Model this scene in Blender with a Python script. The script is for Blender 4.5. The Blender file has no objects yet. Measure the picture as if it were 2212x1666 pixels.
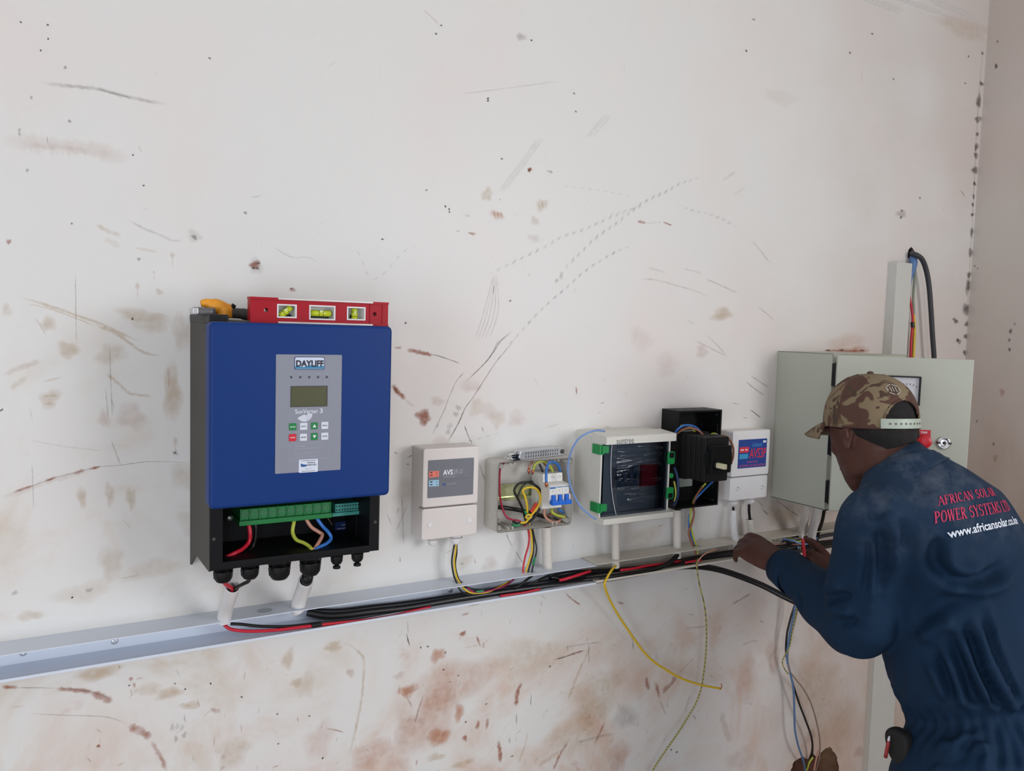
import bpy, bmesh, math, random
import numpy as np
from mathutils import Vector, Matrix
from mathutils.bvhtree import BVHTree

SC = bpy.context.scene
COL = SC.collection
random.seed(7)
R = math.radians

# ------------------------------------------------------------------ camera
cam_data = bpy.data.cameras.new('camera')
cam = bpy.data.objects.new('camera', cam_data)
COL.objects.link(cam)
cam_data.sensor_fit = 'HORIZONTAL'
cam_data.sensor_width = 36.0
cam_data.lens = 1746.94 / 2212.0 * 36.0
cam_data.clip_start = 0.05
CAM_LOC = Vector((0.0, -1.49, 1.62))
yaw, pitch, roll = 0.529401558, -0.0701950504, -0.0288188944
fw = Vector((math.sin(yaw) * math.cos(pitch), math.cos(yaw) * math.cos(pitch), math.sin(pitch)))
rt = Vector((math.cos(yaw), -math.sin(yaw), 0.0))
dn = fw.cross(rt)
r2 = rt * math.cos(roll) + dn * math.sin(roll)
d2 = dn * math.cos(roll) - rt * math.sin(roll)
cam.matrix_world = Matrix(((r2.x, -d2.x, -fw.x, CAM_LOC.x), (r2.y, -d2.y, -fw.y, CAM_LOC.y),
                           (r2.z, -d2.z, -fw.z, CAM_LOC.z), (0, 0, 0, 1)))
SC.camera = cam

# ------------------------------------------------------------------ light and exposure
SC.view_settings.view_transform = 'Standard'
SC.view_settings.look = 'None'
SC.view_settings.gamma = 1.0
SC.view_settings.use_curve_mapping = False
SC.view_settings.exposure = -0.05
world = bpy.data.worlds.new('overcast_sky')
SC.world = world
world.use_nodes = True
wn = world.node_tree.nodes
wn['Background'].inputs[0].default_value = (0.72, 0.82, 1.0, 1.0)
wn['Background'].inputs[1].default_value = 1.2


def area(name, loc, target, sx, sy, power, color):
    l = bpy.data.lights.new(name, 'AREA')
    l.shape = 'RECTANGLE'
    l.size, l.size_y, l.energy, l.color = sx, sy, power, color
    o = bpy.data.objects.new(name, l)
    COL.objects.link(o)
    o.location = loc
    o.rotation_euler = (Vector(target) - Vector(loc)).to_track_quat('-Z', 'Y').to_euler()
    return o


# added fill behind the camera evens out the wall; daylight through the doorway on the left and the window in the right-hand wall
area('rear_fill_light', (-0.9, -4.12, 1.15), (-0.9, 0, 1.15), 1.25, 2.1, 24, (0.90, 0.95, 1.0))
area('side_doorway_daylight', (-2.24, -2.5, 1.15), (1.5, -0.9, 1.2), 1.2, 2.0, 37, (0.82, 0.90, 1.0))
area('window_daylight', (2.46, -3.0, 1.85), (0.5, -0.4, 1.4), 1.3, 1.2, 46, (0.97, 0.98, 1.0))


# ------------------------------------------------------------------ materials
def lin(c):
    c = c / 255.0
    return c / 12.92 if c <= 0.04045 else ((c + 0.055) / 1.055) ** 2.4


def col(rgb):
    return (lin(rgb[0]), lin(rgb[1]), lin(rgb[2]), 1.0)


_M = {}


def M(name, rgb=(200, 200, 200), rough=0.5, metal=0.0, var=0.06, scale=40.0, bump=0.0, spec=0.5, coat=0.0, trans=0.0):
    """Principled material whose colour and roughness are broken up by procedural noise."""
    if name in _M:
        return _M[name]
    m = bpy.data.materials.new(name)
    m.use_nodes = True
    nt = m.node_tree
    b = nt.nodes['Principled BSDF']
    b.inputs['Roughness'].default_value = rough
    b.inputs['Metallic'].default_value = metal
    b.inputs['Specular IOR Level'].default_value = spec
    b.inputs['Coat Weight'].default_value = coat
    b.inputs['Transmission Weight'].default_value = trans
    tc = nt.nodes.new('ShaderNodeTexCoord')
    n = nt.nodes.new('ShaderNodeTexNoise')
    n.inputs['Scale'].default_value = scale
    n.inputs['Detail'].default_value = 4
    nt.links.new(tc.outputs['Object'], n.inputs['Vector'])
    mx = nt.nodes.new('ShaderNodeMix')
    mx.data_type = 'RGBA'
    c = col(rgb)
    mx.inputs[6].default_value = tuple(v * (1 - var) for v in c[:3]) + (1,)
    mx.inputs[7].default_value = tuple(min(1, v * (1 + var)) for v in c[:3]) + (1,)
    nt.links.new(n.outputs['Fac'], mx.inputs[0])
    nt.links.new(mx.outputs[2], b.inputs['Base Color'])
    if bump:
        bp = nt.nodes.new('ShaderNodeBump')
        bp.inputs['Strength'].default_value = bump
        bp.inputs['Distance'].default_value = 0.002
        nt.links.new(n.outputs['Fac'], bp.inputs['Height'])
        nt.links.new(bp.outputs[0], b.inputs['Normal'])
    _M[name] = m
    return m


# ------------------------------------------------------------------ mesh helpers (d = distance out from the rear wall, y = -d)
class MB:
    def __init__(self):
        self.bm = bmesh.new()

    def box(self, x0, x1, z0, z1, d0, d1, bev=0.0, seg=2):
        vs = [self.bm.verts.new((x, -d, z)) for x in (x0, x1) for d in (d0, d1) for z in (z0, z1)]
        q = [(0, 1, 3, 2), (4, 6, 7, 5), (0, 4, 5, 1), (2, 3, 7, 6), (0, 2, 6, 4), (1, 5, 7, 3)]
        fs = [self.bm.faces.new([vs[i] for i in f]) for f in q]
        bmesh.ops.recalc_face_normals(self.bm, faces=fs)
        if bev > 0:
            es = list({e for f in fs for e in f.edges})
            bmesh.ops.bevel(self.bm, geom=es, offset=bev, segments=seg, profile=0.5, affect='EDGES')
        return self

    def prism(self, poly, d0, d1, bev=0.0):
        """polygon in (x, z), extruded from d0 to d1"""
        a = [self.bm.verts.new((x, -d0, z)) for x, z in poly]
        b = [self.bm.verts.new((x, -d1, z)) for x, z in poly]
        n = len(poly)
        fs = [self.bm.faces.new(a), self.bm.faces.new(b)]
        for i in range(n):
            fs.append(self.bm.faces.new((a[i], a[(i + 1) % n], b[(i + 1) % n], b[i])))
        bmesh.ops.recalc_face_normals(self.bm, faces=fs)
        if bev > 0:
            bmesh.ops.bevel(self.bm, geom=list(fs[1].edges), offset=bev, segments=2, profile=0.5, affect='EDGES')
        return self

    def side(self, poly, x0, x1):
        """polygon in (d, z), extruded in x"""
        a = [self.bm.verts.new((x0, -d, z)) for d, z in poly]
        b = [self.bm.verts.new((x1, -d, z)) for d, z in poly]
        n = len(poly)
        fs = [self.bm.faces.new(a), self.bm.faces.new(b)]
        for i in range(n):
            fs.append(self.bm.faces.new((a[i], a[(i + 1) % n], b[(i + 1) % n], b[i])))
        bmesh.ops.recalc_face_normals(self.bm, faces=fs)
        return self

    def rrect(self, x0, x1, z0, z1, d0, d1, r, bev=0.0):
        p = []
        for cx, cz, a0 in ((x1 - r, z1 - r, 0), (x0 + r, z1 - r, 90), (x0 + r, z0 + r, 180), (x1 - r, z0 + r, 270)):
            for k in range(5):
                a = R(a0 + k * 22.5)
                p.append((cx + r * math.cos(a), cz + r * math.sin(a)))
        return self.prism(p, d0, d1, bev)

    def frame(self, x0, x1, z0, z1, t, d0, d1):
        self.box(x0, x0 + t, z0, z1, d0, d1)
        self.box(x1 - t, x1, z0, z1, d0, d1)
        self.box(x0 + t, x1 - t, z0, z0 + t, d0, d1)
        self.box(x0 + t, x1 - t, z1 - t, z1, d0, d1)
        return self

    def rings(self, rs, closed=True):
        """rs = list of rings of points (same count); skinned and capped"""
        vv = [[self.bm.verts.new(p) for p in r] for r in rs]
        n = len(vv[0])
        for a, b in zip(vv[:-1], vv[1:]):
            for i in range(n):
                self.bm.faces.new((a[i], a[(i + 1) % n], b[(i + 1) % n], b[i]))
        if closed:
            self.bm.faces.new(vv[0][::-1])
            self.bm.faces.new(vv[-1])
        return self

    def tube(self, pts, r, seg=8, closed=True):
        """round tube along points; r a number or one radius per point"""
        pts = [Vector(p) for p in pts]
        rr = r if isinstance(r, (list, tuple)) else [r] * len(pts)
        t = (pts[1] - pts[0]).normalized()
        u = t.orthogonal().normalized()
        rs = []
        for i, p in enumerate(pts):
            a = pts[max(i - 1, 0)]
            b = pts[min(i + 1, len(pts) - 1)]
            t2 = (b - a)
            t2 = t2.normalized() if t2.length > 1e-9 else t
            u = (u - t2 * u.dot(t2))
            u = u.normalized() if u.length > 1e-9 else t2.orthogonal().normalized()
            v = t2.cross(u)
            t = t2
            rs.append([p + (u * math.cos(2 * math.pi * k / seg) + v * math.sin(2 * math.pi * k / seg)) * rr[i] for k in range(seg)])
        return self.rings(rs, closed)

    def cyl(self, p0, p1, r0, r1=None, seg=16):
        return self.tube([p0, p1], [r0, r0 if r1 is None else r1], seg)

    def lathe(self, p0, axis, prof, seg=20):
        """prof = list of (distance along axis, radius)"""
        a = Vector(axis).normalized()
        u = a.orthogonal().normalized()
        v = a.cross(u)
        p0 = Vector(p0)
        rs = [[p0 + a * h + (u * math.cos(2 * math.pi * k / seg) + v * math.sin(2 * math.pi * k / seg)) * r for k in range(seg)] for h, r in prof]
        return self.rings(rs)

    def out(self, name, mat, parent=None, xf=None, smooth=None):
        me = bpy.data.meshes.new(name)
        if xf is not None:
            self.bm.transform(xf)
        if parent is not None:
            o3 = parent
            while o3.parent:
                o3 = o3.parent
            self.bm.transform(Matrix.Translation(-o3.location))
        if smooth is not None:
            for f in self.bm.faces:
                f.smooth = True
            for e in self.bm.edges:
                if len(e.link_faces) == 2 and e.calc_face_angle(0) > R(smooth):
                    e.smooth = False
        self.bm.to_mesh(me)
        self.bm.free()
        me.materials.append(mat)
        o = bpy.data.objects.new(name, me)
        COL.objects.link(o)
        if smooth is not None and smooth < 55:
            wn = o.modifiers.new('weighted normals', 'WEIGHTED_NORMAL')
            wn.keep_sharp = True
        if parent is not None:
            o.parent = parent
        return o


def spline(pts, n=6):
    """Catmull-Rom through points"""
    P = [Vector(p) for p in pts]
    if len(P) < 3:
        return P
    P = [P[0] * 2 - P[1]] + P + [P[-1] * 2 - P[-2]]
    o = []
    for i in range(1, len(P) - 2):
        a, b, c, d = P[i - 1:i + 3]
        for k in range(n):
            t = k / n
            o.append(0.5 * ((2 * b) + (c - a) * t + (2 * a - 5 * b + 4 * c - d) * t * t + (3 * b - a - 3 * c + d) * t ** 3))
    o.append(P[-2])
    return o


def thing(name, loc, label, cat, group=None):
    o = bpy.data.objects.new(name, None)
    COL.objects.link(o)
    o.empty_display_size = 0.03
    o.location = loc
    tag(o, label, cat, group)
    return o


def tag(o, label, cat, group=None):
    o['label'] = label
    o['category'] = cat
    if group:
        o['group'] = group
    return o


def struct(o):
    o['kind'] = 'structure'
    return o


def textmesh(body, w, h, bold=0.0, shear=0.0):
    """text as flat polygons scaled to width w and cap height h, origin at its lower left"""
    c = bpy.data.curves.new('lettering', 'FONT')
    c.body = body
    c.size = 1.0
    c.offset = bold
    c.shear = shear
    c.resolution_u = 3
    o = bpy.data.objects.new('lettering', c)
    COL.objects.link(o)
    dg = bpy.context.evaluated_depsgraph_get()
    me = bpy.data.meshes.new_from_object(o.evaluated_get(dg))
    bpy.data.objects.remove(o)
    bpy.data.curves.remove(c)
    xs = [v.co.x for v in me.vertices]
    ys = [v.co.y for v in me.vertices]
    x0, x1, y0, y1 = min(xs), max(xs), min(ys), max(ys)
    for v in me.vertices:
        v.co = ((v.co.x - x0) / (x1 - x0) * w, (v.co.y - y0) / (y1 - y0) * h, 0)
    return me


def text(body, x0, x1, z0, z1, d, mat, parent, name='lettering', bold=0.0, shear=0.0, xf=None):
    me = textmesh(body, x1 - x0, z1 - z0, bold, shear)
    base = Matrix.Translation((x0, -d, z0)) @ Matrix.Rotation(R(90), 4, 'X')
    if xf is not None:
        base = xf @ base
    o3 = parent
    while o3.parent:
        o3 = o3.parent
    me.transform(Matrix.Translation(-o3.location) @ base)
    me.materials.append(mat)
    o = bpy.data.objects.new(name, me)
    COL.objects.link(o)
    o.parent = parent
    return o


# ------------------------------------------------------------------ the room
def wall_material(name, base=(224, 223, 220)):
    m = bpy.data.materials.new(name)
    m.use_nodes = True
    nt = m.node_tree
    L, N = nt.links.new, nt.nodes.new
    b = nt.nodes['Principled BSDF']
    b.inputs['Roughness'].default_value = 0.42
    b.inputs['Specular IOR Level'].default_value = 0.35
    tc = N('ShaderNodeTexCoord')

    def noise(scale, detail=5, rough=0.55, dist=0.0, stretch=(1, 1, 1)):
        mp = N('ShaderNodeMapping')
        mp.inputs['Scale'].default_value = stretch
        n = N('ShaderNodeTexNoise')
        n.inputs['Scale'].default_value = scale
        n.inputs['Detail'].default_value = detail
        n.inputs['Roughness'].default_value = rough
        n.inputs['Distortion'].default_value = dist
        L(tc.outputs['Object'], mp.inputs['Vector'])
        L(mp.outputs[0], n.inputs['Vector'])
        return n.outputs['Fac']

    def ramp(v, lo, hi, a=0.0, c=1.0):
        r = N('ShaderNodeMapRange')
        r.interpolation_type = 'SMOOTHSTEP'
        r.inputs[1].default_value, r.inputs[2].default_value = lo, hi
        r.inputs[3].default_value, r.inputs[4].default_value = a, c
        L(v, r.inputs[0])
        return r.outputs[0]

    def mul(a, c):
        x = N('ShaderNodeMath')
        x.operation = 'MULTIPLY'
        L(a, x.inputs[0])
        if isinstance(c, (int, float)):
            x.inputs[1].default_value = c
        else:
            L(c, x.inputs[1])
        return x.outputs[0]

    def mix(base, rgb, fac):
        x = N('ShaderNodeMix')
        x.data_type = 'RGBA'
        if isinstance(base, tuple):
            x.inputs[6].default_value = base
        else:
            L(base, x.inputs[6])
        x.inputs[7].default_value = col(rgb)
        L(fac, x.inputs[0])
        return x.outputs[2]

    sp = N('ShaderNodeSeparateXYZ')
    L(tc.outputs['Object'], sp.inputs[0])
    low = ramp(sp.outputs['Z'], 0.75, 1.12, 1.0, 0.0)        # soil thrown up on the lower wall
    midz = ramp(sp.outputs['Z'], 1.15, 1.75, 1.0, 0.0)
    leftx = ramp(sp.outputs['X'], 0.05, 0.9, 1.0, 0.0)
    c = mix(col(base), (229, 208, 203), ramp(noise(1.7, 4), 0.45, 0.75, 0.0, 0.4))
    c = mix(c, (224, 226, 230), ramp(noise(1.1, 3, stretch=(1, 1, 0.7)), 0.5, 0.8, 0.0, 0.4))
    c = mix(c, (196, 172, 142), mul(mul(ramp(noise(5.5, 6, 0.6, 0.6), 0.46, 0.78, 0.0, 0.85), midz), leftx))
    c = mix(c, (205, 165, 138), mul(ramp(noise(4.2, 7, 0.62, 0.8), 0.43, 0.72, 0.0, 0.7), low))
    c = mix(c, (178, 110, 74), mul(ramp(noise(9, 6, 0.65, 0.5), 0.62, 0.78, 0.0, 0.7), low))
    c = mix(c, (198, 176, 160), ramp(noise(26, 6, 0.7), 0.6, 0.8, 0.0, 0.18))
    right = ramp(sp.outputs['X'], 1.2, 2.3, 0.0, 1.0)  # tint towards the right: soil, plus painted-in shade of man, cabinet and corner
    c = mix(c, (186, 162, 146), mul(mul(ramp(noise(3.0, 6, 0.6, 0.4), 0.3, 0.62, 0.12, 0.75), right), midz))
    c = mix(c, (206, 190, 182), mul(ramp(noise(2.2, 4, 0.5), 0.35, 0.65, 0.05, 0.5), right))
    # thin streaks left by trowel and dirty hands
    c = mix(c, (150, 132, 120), mul(ramp(noise(7, 8, 0.7, 1.4, (3.0, 1, 0.35)), 0.66, 0.72, 0.0, 0.35), low))
    L(c, b.inputs['Base Color'])
    bp = N('ShaderNodeBump')
    bp.inputs['Strength'].default_value = 0.12
    bp.inputs['Distance'].default_value = 0.004
    L(noise(14, 6, 0.6), bp.inputs['Height'])
    L(bp.outputs[0], b.inputs['Normal'])
    return m


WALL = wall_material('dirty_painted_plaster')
SOIL = M('broken_brick_soil', (92, 58, 44), 0.95, var=0.35, scale=90, bump=1.0)
XL, XR, YF, ZC = -2.3, 2.532, -4.2, 3.0


def wall_with_holes():
    """rear wall: one face with the two broken openings cut out and lined with bare brick"""
    bm = bmesh.new()
    loops = [[(XL - 0.1, 0.0), (XR + 0.1, 0.0), (XR + 0.1, ZC), (XL - 0.1, ZC)]]
    rnd = random.Random(3)
    big = [(1.8187,0.3932), (1.8337,0.4206), (1.8658,0.4275), (1.8884,0.4122), (1.9029,0.4265), (1.9319,0.411), (1.955,0.422), (1.9828,0.4277), (2.0144,0.3932), (2.03,0.3566), (2.0271,0.2933), (1.9513,0.2717), (1.8586,0.3224)]
    small = [(2.2047,1.8625), (2.207,1.8829), (2.2191,1.8945), (2.2357,1.8849), (2.2418,1.8691), (2.2275,1.8559)]
    def ragged(lp, j):
        o = []
        for (a, b), (c, d) in zip(lp, lp[1:] + lp[:1]):
            for k in range(4):
                t = k / 4
                q = j if k else 0
                o.append((a + (c - a) * t + rnd.uniform(-q, q), b + (d - b) * t + rnd.uniform(-q, q)))
        return o

    big, small = ragged(big, .0022), ragged(small, .0012)
    loops += [big, small]
    edges = []
    rings = []
    for lp in loops:
        vs = [bm.verts.new((x, 0, z)) for x, z in lp]
        rings.append(vs)
        for i in range(len(vs)):
            edges.append(bm.edges.new((vs[i], vs[(i + 1) % len(vs)])))
    bmesh.ops.triangle_fill(bm, use_beauty=True, use_dissolve=False, edges=edges, normal=(0, -1, 0))
    me = bpy.data.meshes.new('wall_back')
    for f in bm.faces:
        if f.normal.y > 0:
            f.normal_flip()
    bm.to_mesh(me)
    bm.free()
    me.materials.append(WALL)
    w = bpy.data.objects.new('wall_back', me)
    COL.objects.link(w)
    struct(w)
    for lp, dp in ((big, 0.05), (small, 0.04)):
        mb = MB()
        c = Vector((sum(p[0] for p in lp) / len(lp), 0, sum(p[1] for p in lp) / len(lp)))
        rs = []
        for k, (s, y) in enumerate(((1.02, 0.0), (0.93, 0.012), (0.82, 0.02), (0.7, dp * 0.7), (0.4, dp), (0.05, dp))):
            rs.append([(c.x + (x - c.x) * s + rnd.uniform(-.003, .003) * (k > 0), y + rnd.uniform(-.006, .006) * (k > 0), c.z + (z - c.z) * s + rnd.uniform(-.003, .003) * (k > 0)) for x, z in lp])
        mb.rings(rs, closed=False)
        mb.out('broken_recess', SOIL, w, smooth=20)
    return w


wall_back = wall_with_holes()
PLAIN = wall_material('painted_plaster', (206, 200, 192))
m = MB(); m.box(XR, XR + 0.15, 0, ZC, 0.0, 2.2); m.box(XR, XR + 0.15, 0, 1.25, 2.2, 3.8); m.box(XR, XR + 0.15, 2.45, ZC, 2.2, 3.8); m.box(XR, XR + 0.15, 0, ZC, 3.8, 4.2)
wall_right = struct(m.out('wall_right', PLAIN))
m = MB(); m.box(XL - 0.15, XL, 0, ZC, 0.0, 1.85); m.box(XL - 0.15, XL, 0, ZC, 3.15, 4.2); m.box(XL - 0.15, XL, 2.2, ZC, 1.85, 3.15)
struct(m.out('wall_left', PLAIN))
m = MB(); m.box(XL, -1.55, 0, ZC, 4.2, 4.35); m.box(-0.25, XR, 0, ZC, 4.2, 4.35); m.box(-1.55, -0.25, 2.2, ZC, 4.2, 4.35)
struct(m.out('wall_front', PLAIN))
m = MB(); m.box(XL - .15, XR + .15, -0.1, 0, -0.1, 4.35)
struct(m.out('floor', M('dusty_concrete', (150, 132, 118), 0.9, var=0.25, scale=6, bump=0.3)))
m = MB(); m.box(XL - .15, XR + .15, ZC, ZC + 0.1, -0.1, 4.35)
struct(m.out('ceiling', M('ceiling_board', (236, 234, 230), 0.8, var=0.03, scale=5)))
# steel window in the right-hand wall, the door opening's frame behind the camera
FR = M('grey_painted_steel', (120, 124, 126), 0.5, var=0.1)
m = MB()
for y0 in (2.2, 2.72, 3.24, 3.76):
    m.box(XR + .05, XR + .09, 1.25, 2.45, y0, y0 + 0.04)
m.box(XR + .05, XR + .09, 1.25, 1.29, 2.2, 3.8); m.box(XR + .05, XR + .09, 2.41, 2.45, 2.2, 3.8)
struct(m.out('window_1', FR))
m = MB(); m.box(-1.55, -1.49, 0, 2.2, 4.22, 4.3); m.box(-0.31, -0.25, 0, 2.2, 4.22, 4.3); m.box(-1.55, -0.25, 2.14, 2.2, 4.22, 4.3)
struct(m.out('door_1', FR))
m = MB(); m.box(XL - .1, XL - .04, 0, 2.2, 1.85, 1.91); m.box(XL - .1, XL - .04, 0, 2.2, 3.09, 3.15); m.box(XL - .1, XL - .04, 2.14, 2.2, 1.85, 3.15)
struct(m.out('door_2', FR))


# ------------------------------------------------------------------ materials of the fittings
BLUE = M('blue_powder_coat', (19, 54, 118), 0.45, var=0.03, scale=60, spec=.18)
DGREY = M('dark_grey_aluminium', (72, 70, 65), 0.6, var=0.06, spec=.25)
BLACKP = M('black_plastic', (14, 15, 17), 0.45, var=0.15, spec=.28)
BLACKS = M('black_satin_metal', (12, 13, 17), 0.55, var=0.12, spec=.2)
SILVERP = M('grey_printed_panel', (136, 139, 152), 0.5, var=0.03)
LCD = M('unlit_lcd', (84, 86, 62), 0.25, var=0.08)
WHITE = M('white_plastic', (226, 224, 224), 0.4, var=0.03)
CREAM = M('cream_plastic', (222, 215, 211), 0.42, var=0.03)
JGREY = M('pale_grey_plastic', (200, 196, 188), 0.45, var=0.04)
GREENT = M('green_terminal_plastic', (24, 122, 62), 0.4, var=0.08)
TEAL = M('teal_connector_plastic', (64, 150, 140), 0.45, var=0.08)
INK = M('dark_navy_ink', (10, 14, 40), 0.5)
WINK = M('white_ink', (232, 236, 244), 0.5)
PINK = M('pale_grey_ink', (168, 172, 184), 0.5)
GBTN = M('green_button', (16, 128, 64), 0.4)
RBTN = M('red_button', (206, 26, 46), 0.4)
WBTN = M('white_button', (214, 218, 228), 0.4)
STEEL = M('steel', (206, 208, 212), 0.34, metal=.75, var=0.1)
CHROME = M('chrome', (220, 222, 226), 0.12, metal=1.0, var=0.05)
NAVYB = M('navy_sticker', (22, 44, 104), 0.4)
COPPER = M('bare_copper', (200, 120, 84), 0.35, metal=0.9, var=0.2)

# ------------------------------------------------------------------ solar pump inverter
inv = thing('pump_inverter', (0.365, -0.09, 1.2), 'large blue-fronted pump inverter with grey control panel and open terminal bay', 'inverter')
X0, X1 = 0.2247, 0.506
m = MB()
m.box(X0 + .0006, X1 - .0006, 1.345, 1.6212, 0.0, 0.1828, 0.003)                                   # heat-sink body
m.side([(0, 1.19), (0.006, 1.19), (0.06, 1.222), (0.183, 1.2265), (0.183, 1.62), (0, 1.62)], X0, X0 + 0.003)
m.side([(0, 1.205), (0.006, 1.205), (0.06, 1.222), (0.183, 1.2285), (0.183, 1.62), (0, 1.62)], X1 - 0.003, X1)
m.out('heat_sink_body', DGREY, inv, smooth=30)
m = MB()
a0, a1, b0, b1 = (0.2457,0.4873,1.239,1.3065)
m.box(X0 + .001, a0, 1.227, 1.346, 0.12, 0.184, 0.0015); m.box(a1, X1 - .001, 1.2285, 1.346, 0.12, 0.184, 0.0015)
m.box(a0 - .002, a1 + .002, 1.227, 1.2395, 0.06, 0.1838, 0.0015)
m.box(a0, a1, 1.2345, 1.346, 0.055, 0.062); m.box(X0 + .002, a0 + .002, 1.2345, 1.346, 0.06, 0.122); m.box(a1 - .002, X1 - .002, 1.2345, 1.346, 0.06, 0.122)
m.out('terminal_bay', BLACKS, inv, smooth=30)
m = MB()
m.rrect(0.2193, 0.5115, 1.3312, 1.618, 0.184, 0.216, 0.0085, 0.006)
cov = m.out('front_cover', BLUE, inv, smooth=50)
m = MB(); m.box(X0 - 0.001, 0.253, 1.615, 1.629, 0.0, 0.186, 0.002); m.box(X0 - .002, X0 + .012, 1.603, 1.615, 0.13, 0.178, 0.001)
m.out('corner_cap', BLACKP, inv, smooth=30)
DP = 0.2172
m = MB(); m.rrect(*(0.3176,0.4236,1.3812,1.5695), 0.2155, 0.2170, 0.0015)
pan = m.out('control_panel', SILVERP, inv)
px0, px1, pz0, pz1 = (0.3462,0.3949,1.5456,1.5661)
m = MB(); m.rrect(px0, px1, pz0, pz1, .2165, .2174, .003)
m.out('nameplate', NAVYB, pan)
m = MB(); m.rrect(px0 + .001, px1 - .001, pz0 + .001, pz1 - .001, .217, .2178, .0025)
m.out('nameplate_face', M('nameplate_white', (205, 214, 232), 0.4), pan)
hh = pz1 - pz0
ww = px1 - px0
m = MB(); m.prism([(px0 + .0015, pz0 + .0014), (px1 - .0015, pz0 + .0014), (px1 - .0013, pz0 + .32 * hh), (px0 + .75 * ww, pz0 + .25 * hh), (px0 + .5 * ww, pz0 + .36 * hh), (px0 + .3 * ww, pz0 + .2 * hh), (px0 + .0013, pz0 + .26 * hh)], .2175, .2181)
m.out('nameplate_wave', M('nameplate_blue', (52, 132, 176), 0.4), pan)
t0 = (0.3488,0.3931,1.5503,1.5606)
text('DAYLIFF', *t0, .2184, INK, pan, 'lettering', bold=0.035)
for k in range(5):
    x, _, z = (0.3415,-0.2172,1.5337)
    m = MB(); m.lathe((x + k * 0.01432, -.2168, z), (0, -1, 0), [(0, .0017), (.001, .0017), (.0013, .0008)], 10)
    m.out('indicator_lamp', M('unlit_indicator', (58, 58, 70), 0.4), pan)
m = MB()
for k, w in enumerate((.004, .006, .006, .008, .009)):
    x, _, z = (0.3414,-0.2172,1.5392)
    x += k * .01432
    m.box(x - w / 2, x + w / 2, z - .0006, z + .0006, .2169, .2172)
m.out('indicator_caption', M('faint_grey_ink', (150, 152, 164), 0.5), pan)['kind'] = 'stuff'
lx0, lx1, lz0, lz1 = (0.3417,0.3992,1.4872,1.5186)
m = MB(); m.frame(lx0 - .001, lx1 + .001, lz0 - .001, lz1 + .001, .0012, .2165, .2176)
m.out('display_surround', M('dark_display_edge', (58, 58, 56), .4), pan)
m = MB(); m.box(lx0, lx1, lz0, lz1, .2165, .2173)
m.out('display', LCD, pan)
text('SunVerter', *(0.3482,0.3851,1.4755,1.4825), .2173, WINK, pan)
text('3', *(0.3877,0.3926,1.4756,1.4831), .2173, WINK, pan)
m = MB()
c = Vector((0.3656,-0.2172,1.4759))
for k in range(12):
    a = R(214 + k * 12.2)
    r1 = 0.0152 - k * 0.00045
    for s in (1,):
        e = Vector((math.cos(a), 0, math.sin(a)))
        n = Vector((-e.z, 0, e.x))
        q0, q1 = c + e * 0.003, c + e * r1
        w = 0.0017 if k < 5 else 0.0011
        m.prism([((q0 + n * .0003).x, (q0 + n * .0003).z), ((q1 + n * w).x, (q1 + n * w).z), ((q1 - n * w).x, (q1 - n * w).z), ((q0 - n * .0003).x, (q0 - n * .0003).z)], .2169, .2173 + k * 1e-5)
m.out('sunburst_logo', M('pale_logo_ink', (206, 210, 222), .5), pan)
for body, bc, tcol, rr in (('RUN', GBTN, WINK, (0.3389,0.3503,1.4493,1.4605)), ('DATA', WBTN, INK, (0.356,0.3679,1.4493,1.4608)), ('UP', GBTN, WINK, (0.3741,0.3845,1.4499,1.4606)), ('PRG', WBTN, INK, (0.3907,0.4021,1.4494,1.4611)),
                           ('STOP', RBTN, WINK, (0.3389,0.3502,1.432,1.4434)), ('MODE', WBTN, INK, (0.3561,0.3675,1.4318,1.4433)), ('DOWN', GBTN, WINK, (0.3743,0.3847,1.4322,1.4436)), ('ENTER', WBTN, INK, (0.3907,0.4023,1.4319,1.4436))):
    u0, u1, v0, v1 = rr
    m = MB(); m.rrect(u0, u1, v0, v1, .2165, .2182, .0008, .0004)
    bt = m.out('button', bc, pan, smooth=40)
    bt['label'] = {'RUN': 'green run button', 'STOP': 'red stop button', 'UP': 'green up arrow button', 'DOWN': 'green down arrow button'}.get(body, 'white ' + body.lower() + ' button')
    uc, vc, w = (u0 + u1) / 2, (v0 + v1) / 2, u1 - u0
    if body in ('UP', 'DOWN'):
        s = 1 if body == 'UP' else -1
        m = MB(); m.prism([(uc - .27 * w, vc - s * .22 * w), (uc + .27 * w, vc - s * .22 * w), (uc, vc + s * .26 * w)], .218, .2184)
        m.out('arrow', WINK, pan)
    else:
        text(body, uc - .34 * w, uc + .34 * w, vc - .09 * w, vc + .09 * w, .2184, tcol, pan, bold=0.02)
wx0, wx1, wz0, wz1 = (0.3393,0.403,1.4018,1.428)
m = MB(); m.frame(wx0, wx1, wz0, wz1, .0006, .2168, .2171)
m.box(wx0 + .01, wx0 + .026, wz1 - .0055, wz1 - .0035, .2168, .2171)
for k, w in enumerate((.85, .14, .8, .6, .75)):
    z = wz1 - .0085 - k * .0034
    m.box(wx0 + .006, wx0 + .006 + (wx1 - wx0 - .01) * w, z - .0004, z + .0004, .2168, .2171)
m.out('warning_print', M('faint_grey_ink'), pan)['kind'] = 'stuff'
sx0, sx1, sz0, sz1 = (0.355,0.3858,1.3804,1.4015)
m = MB(); m.rrect(sx0, sx1, sz0, sz1, .2166, .2174, .0015)
m.out('supplier_sticker', M('sticker_white', (216, 222, 236), .4), pan)
sw, sh = sx1 - sx0, sz1 - sz0
text('DAVIS &', sx0 + .44 * sw, sx0 + .84 * sw, sz0 + .68 * sh, sz0 + .80 * sh, .2175, INK, pan, bold=.03)
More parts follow.
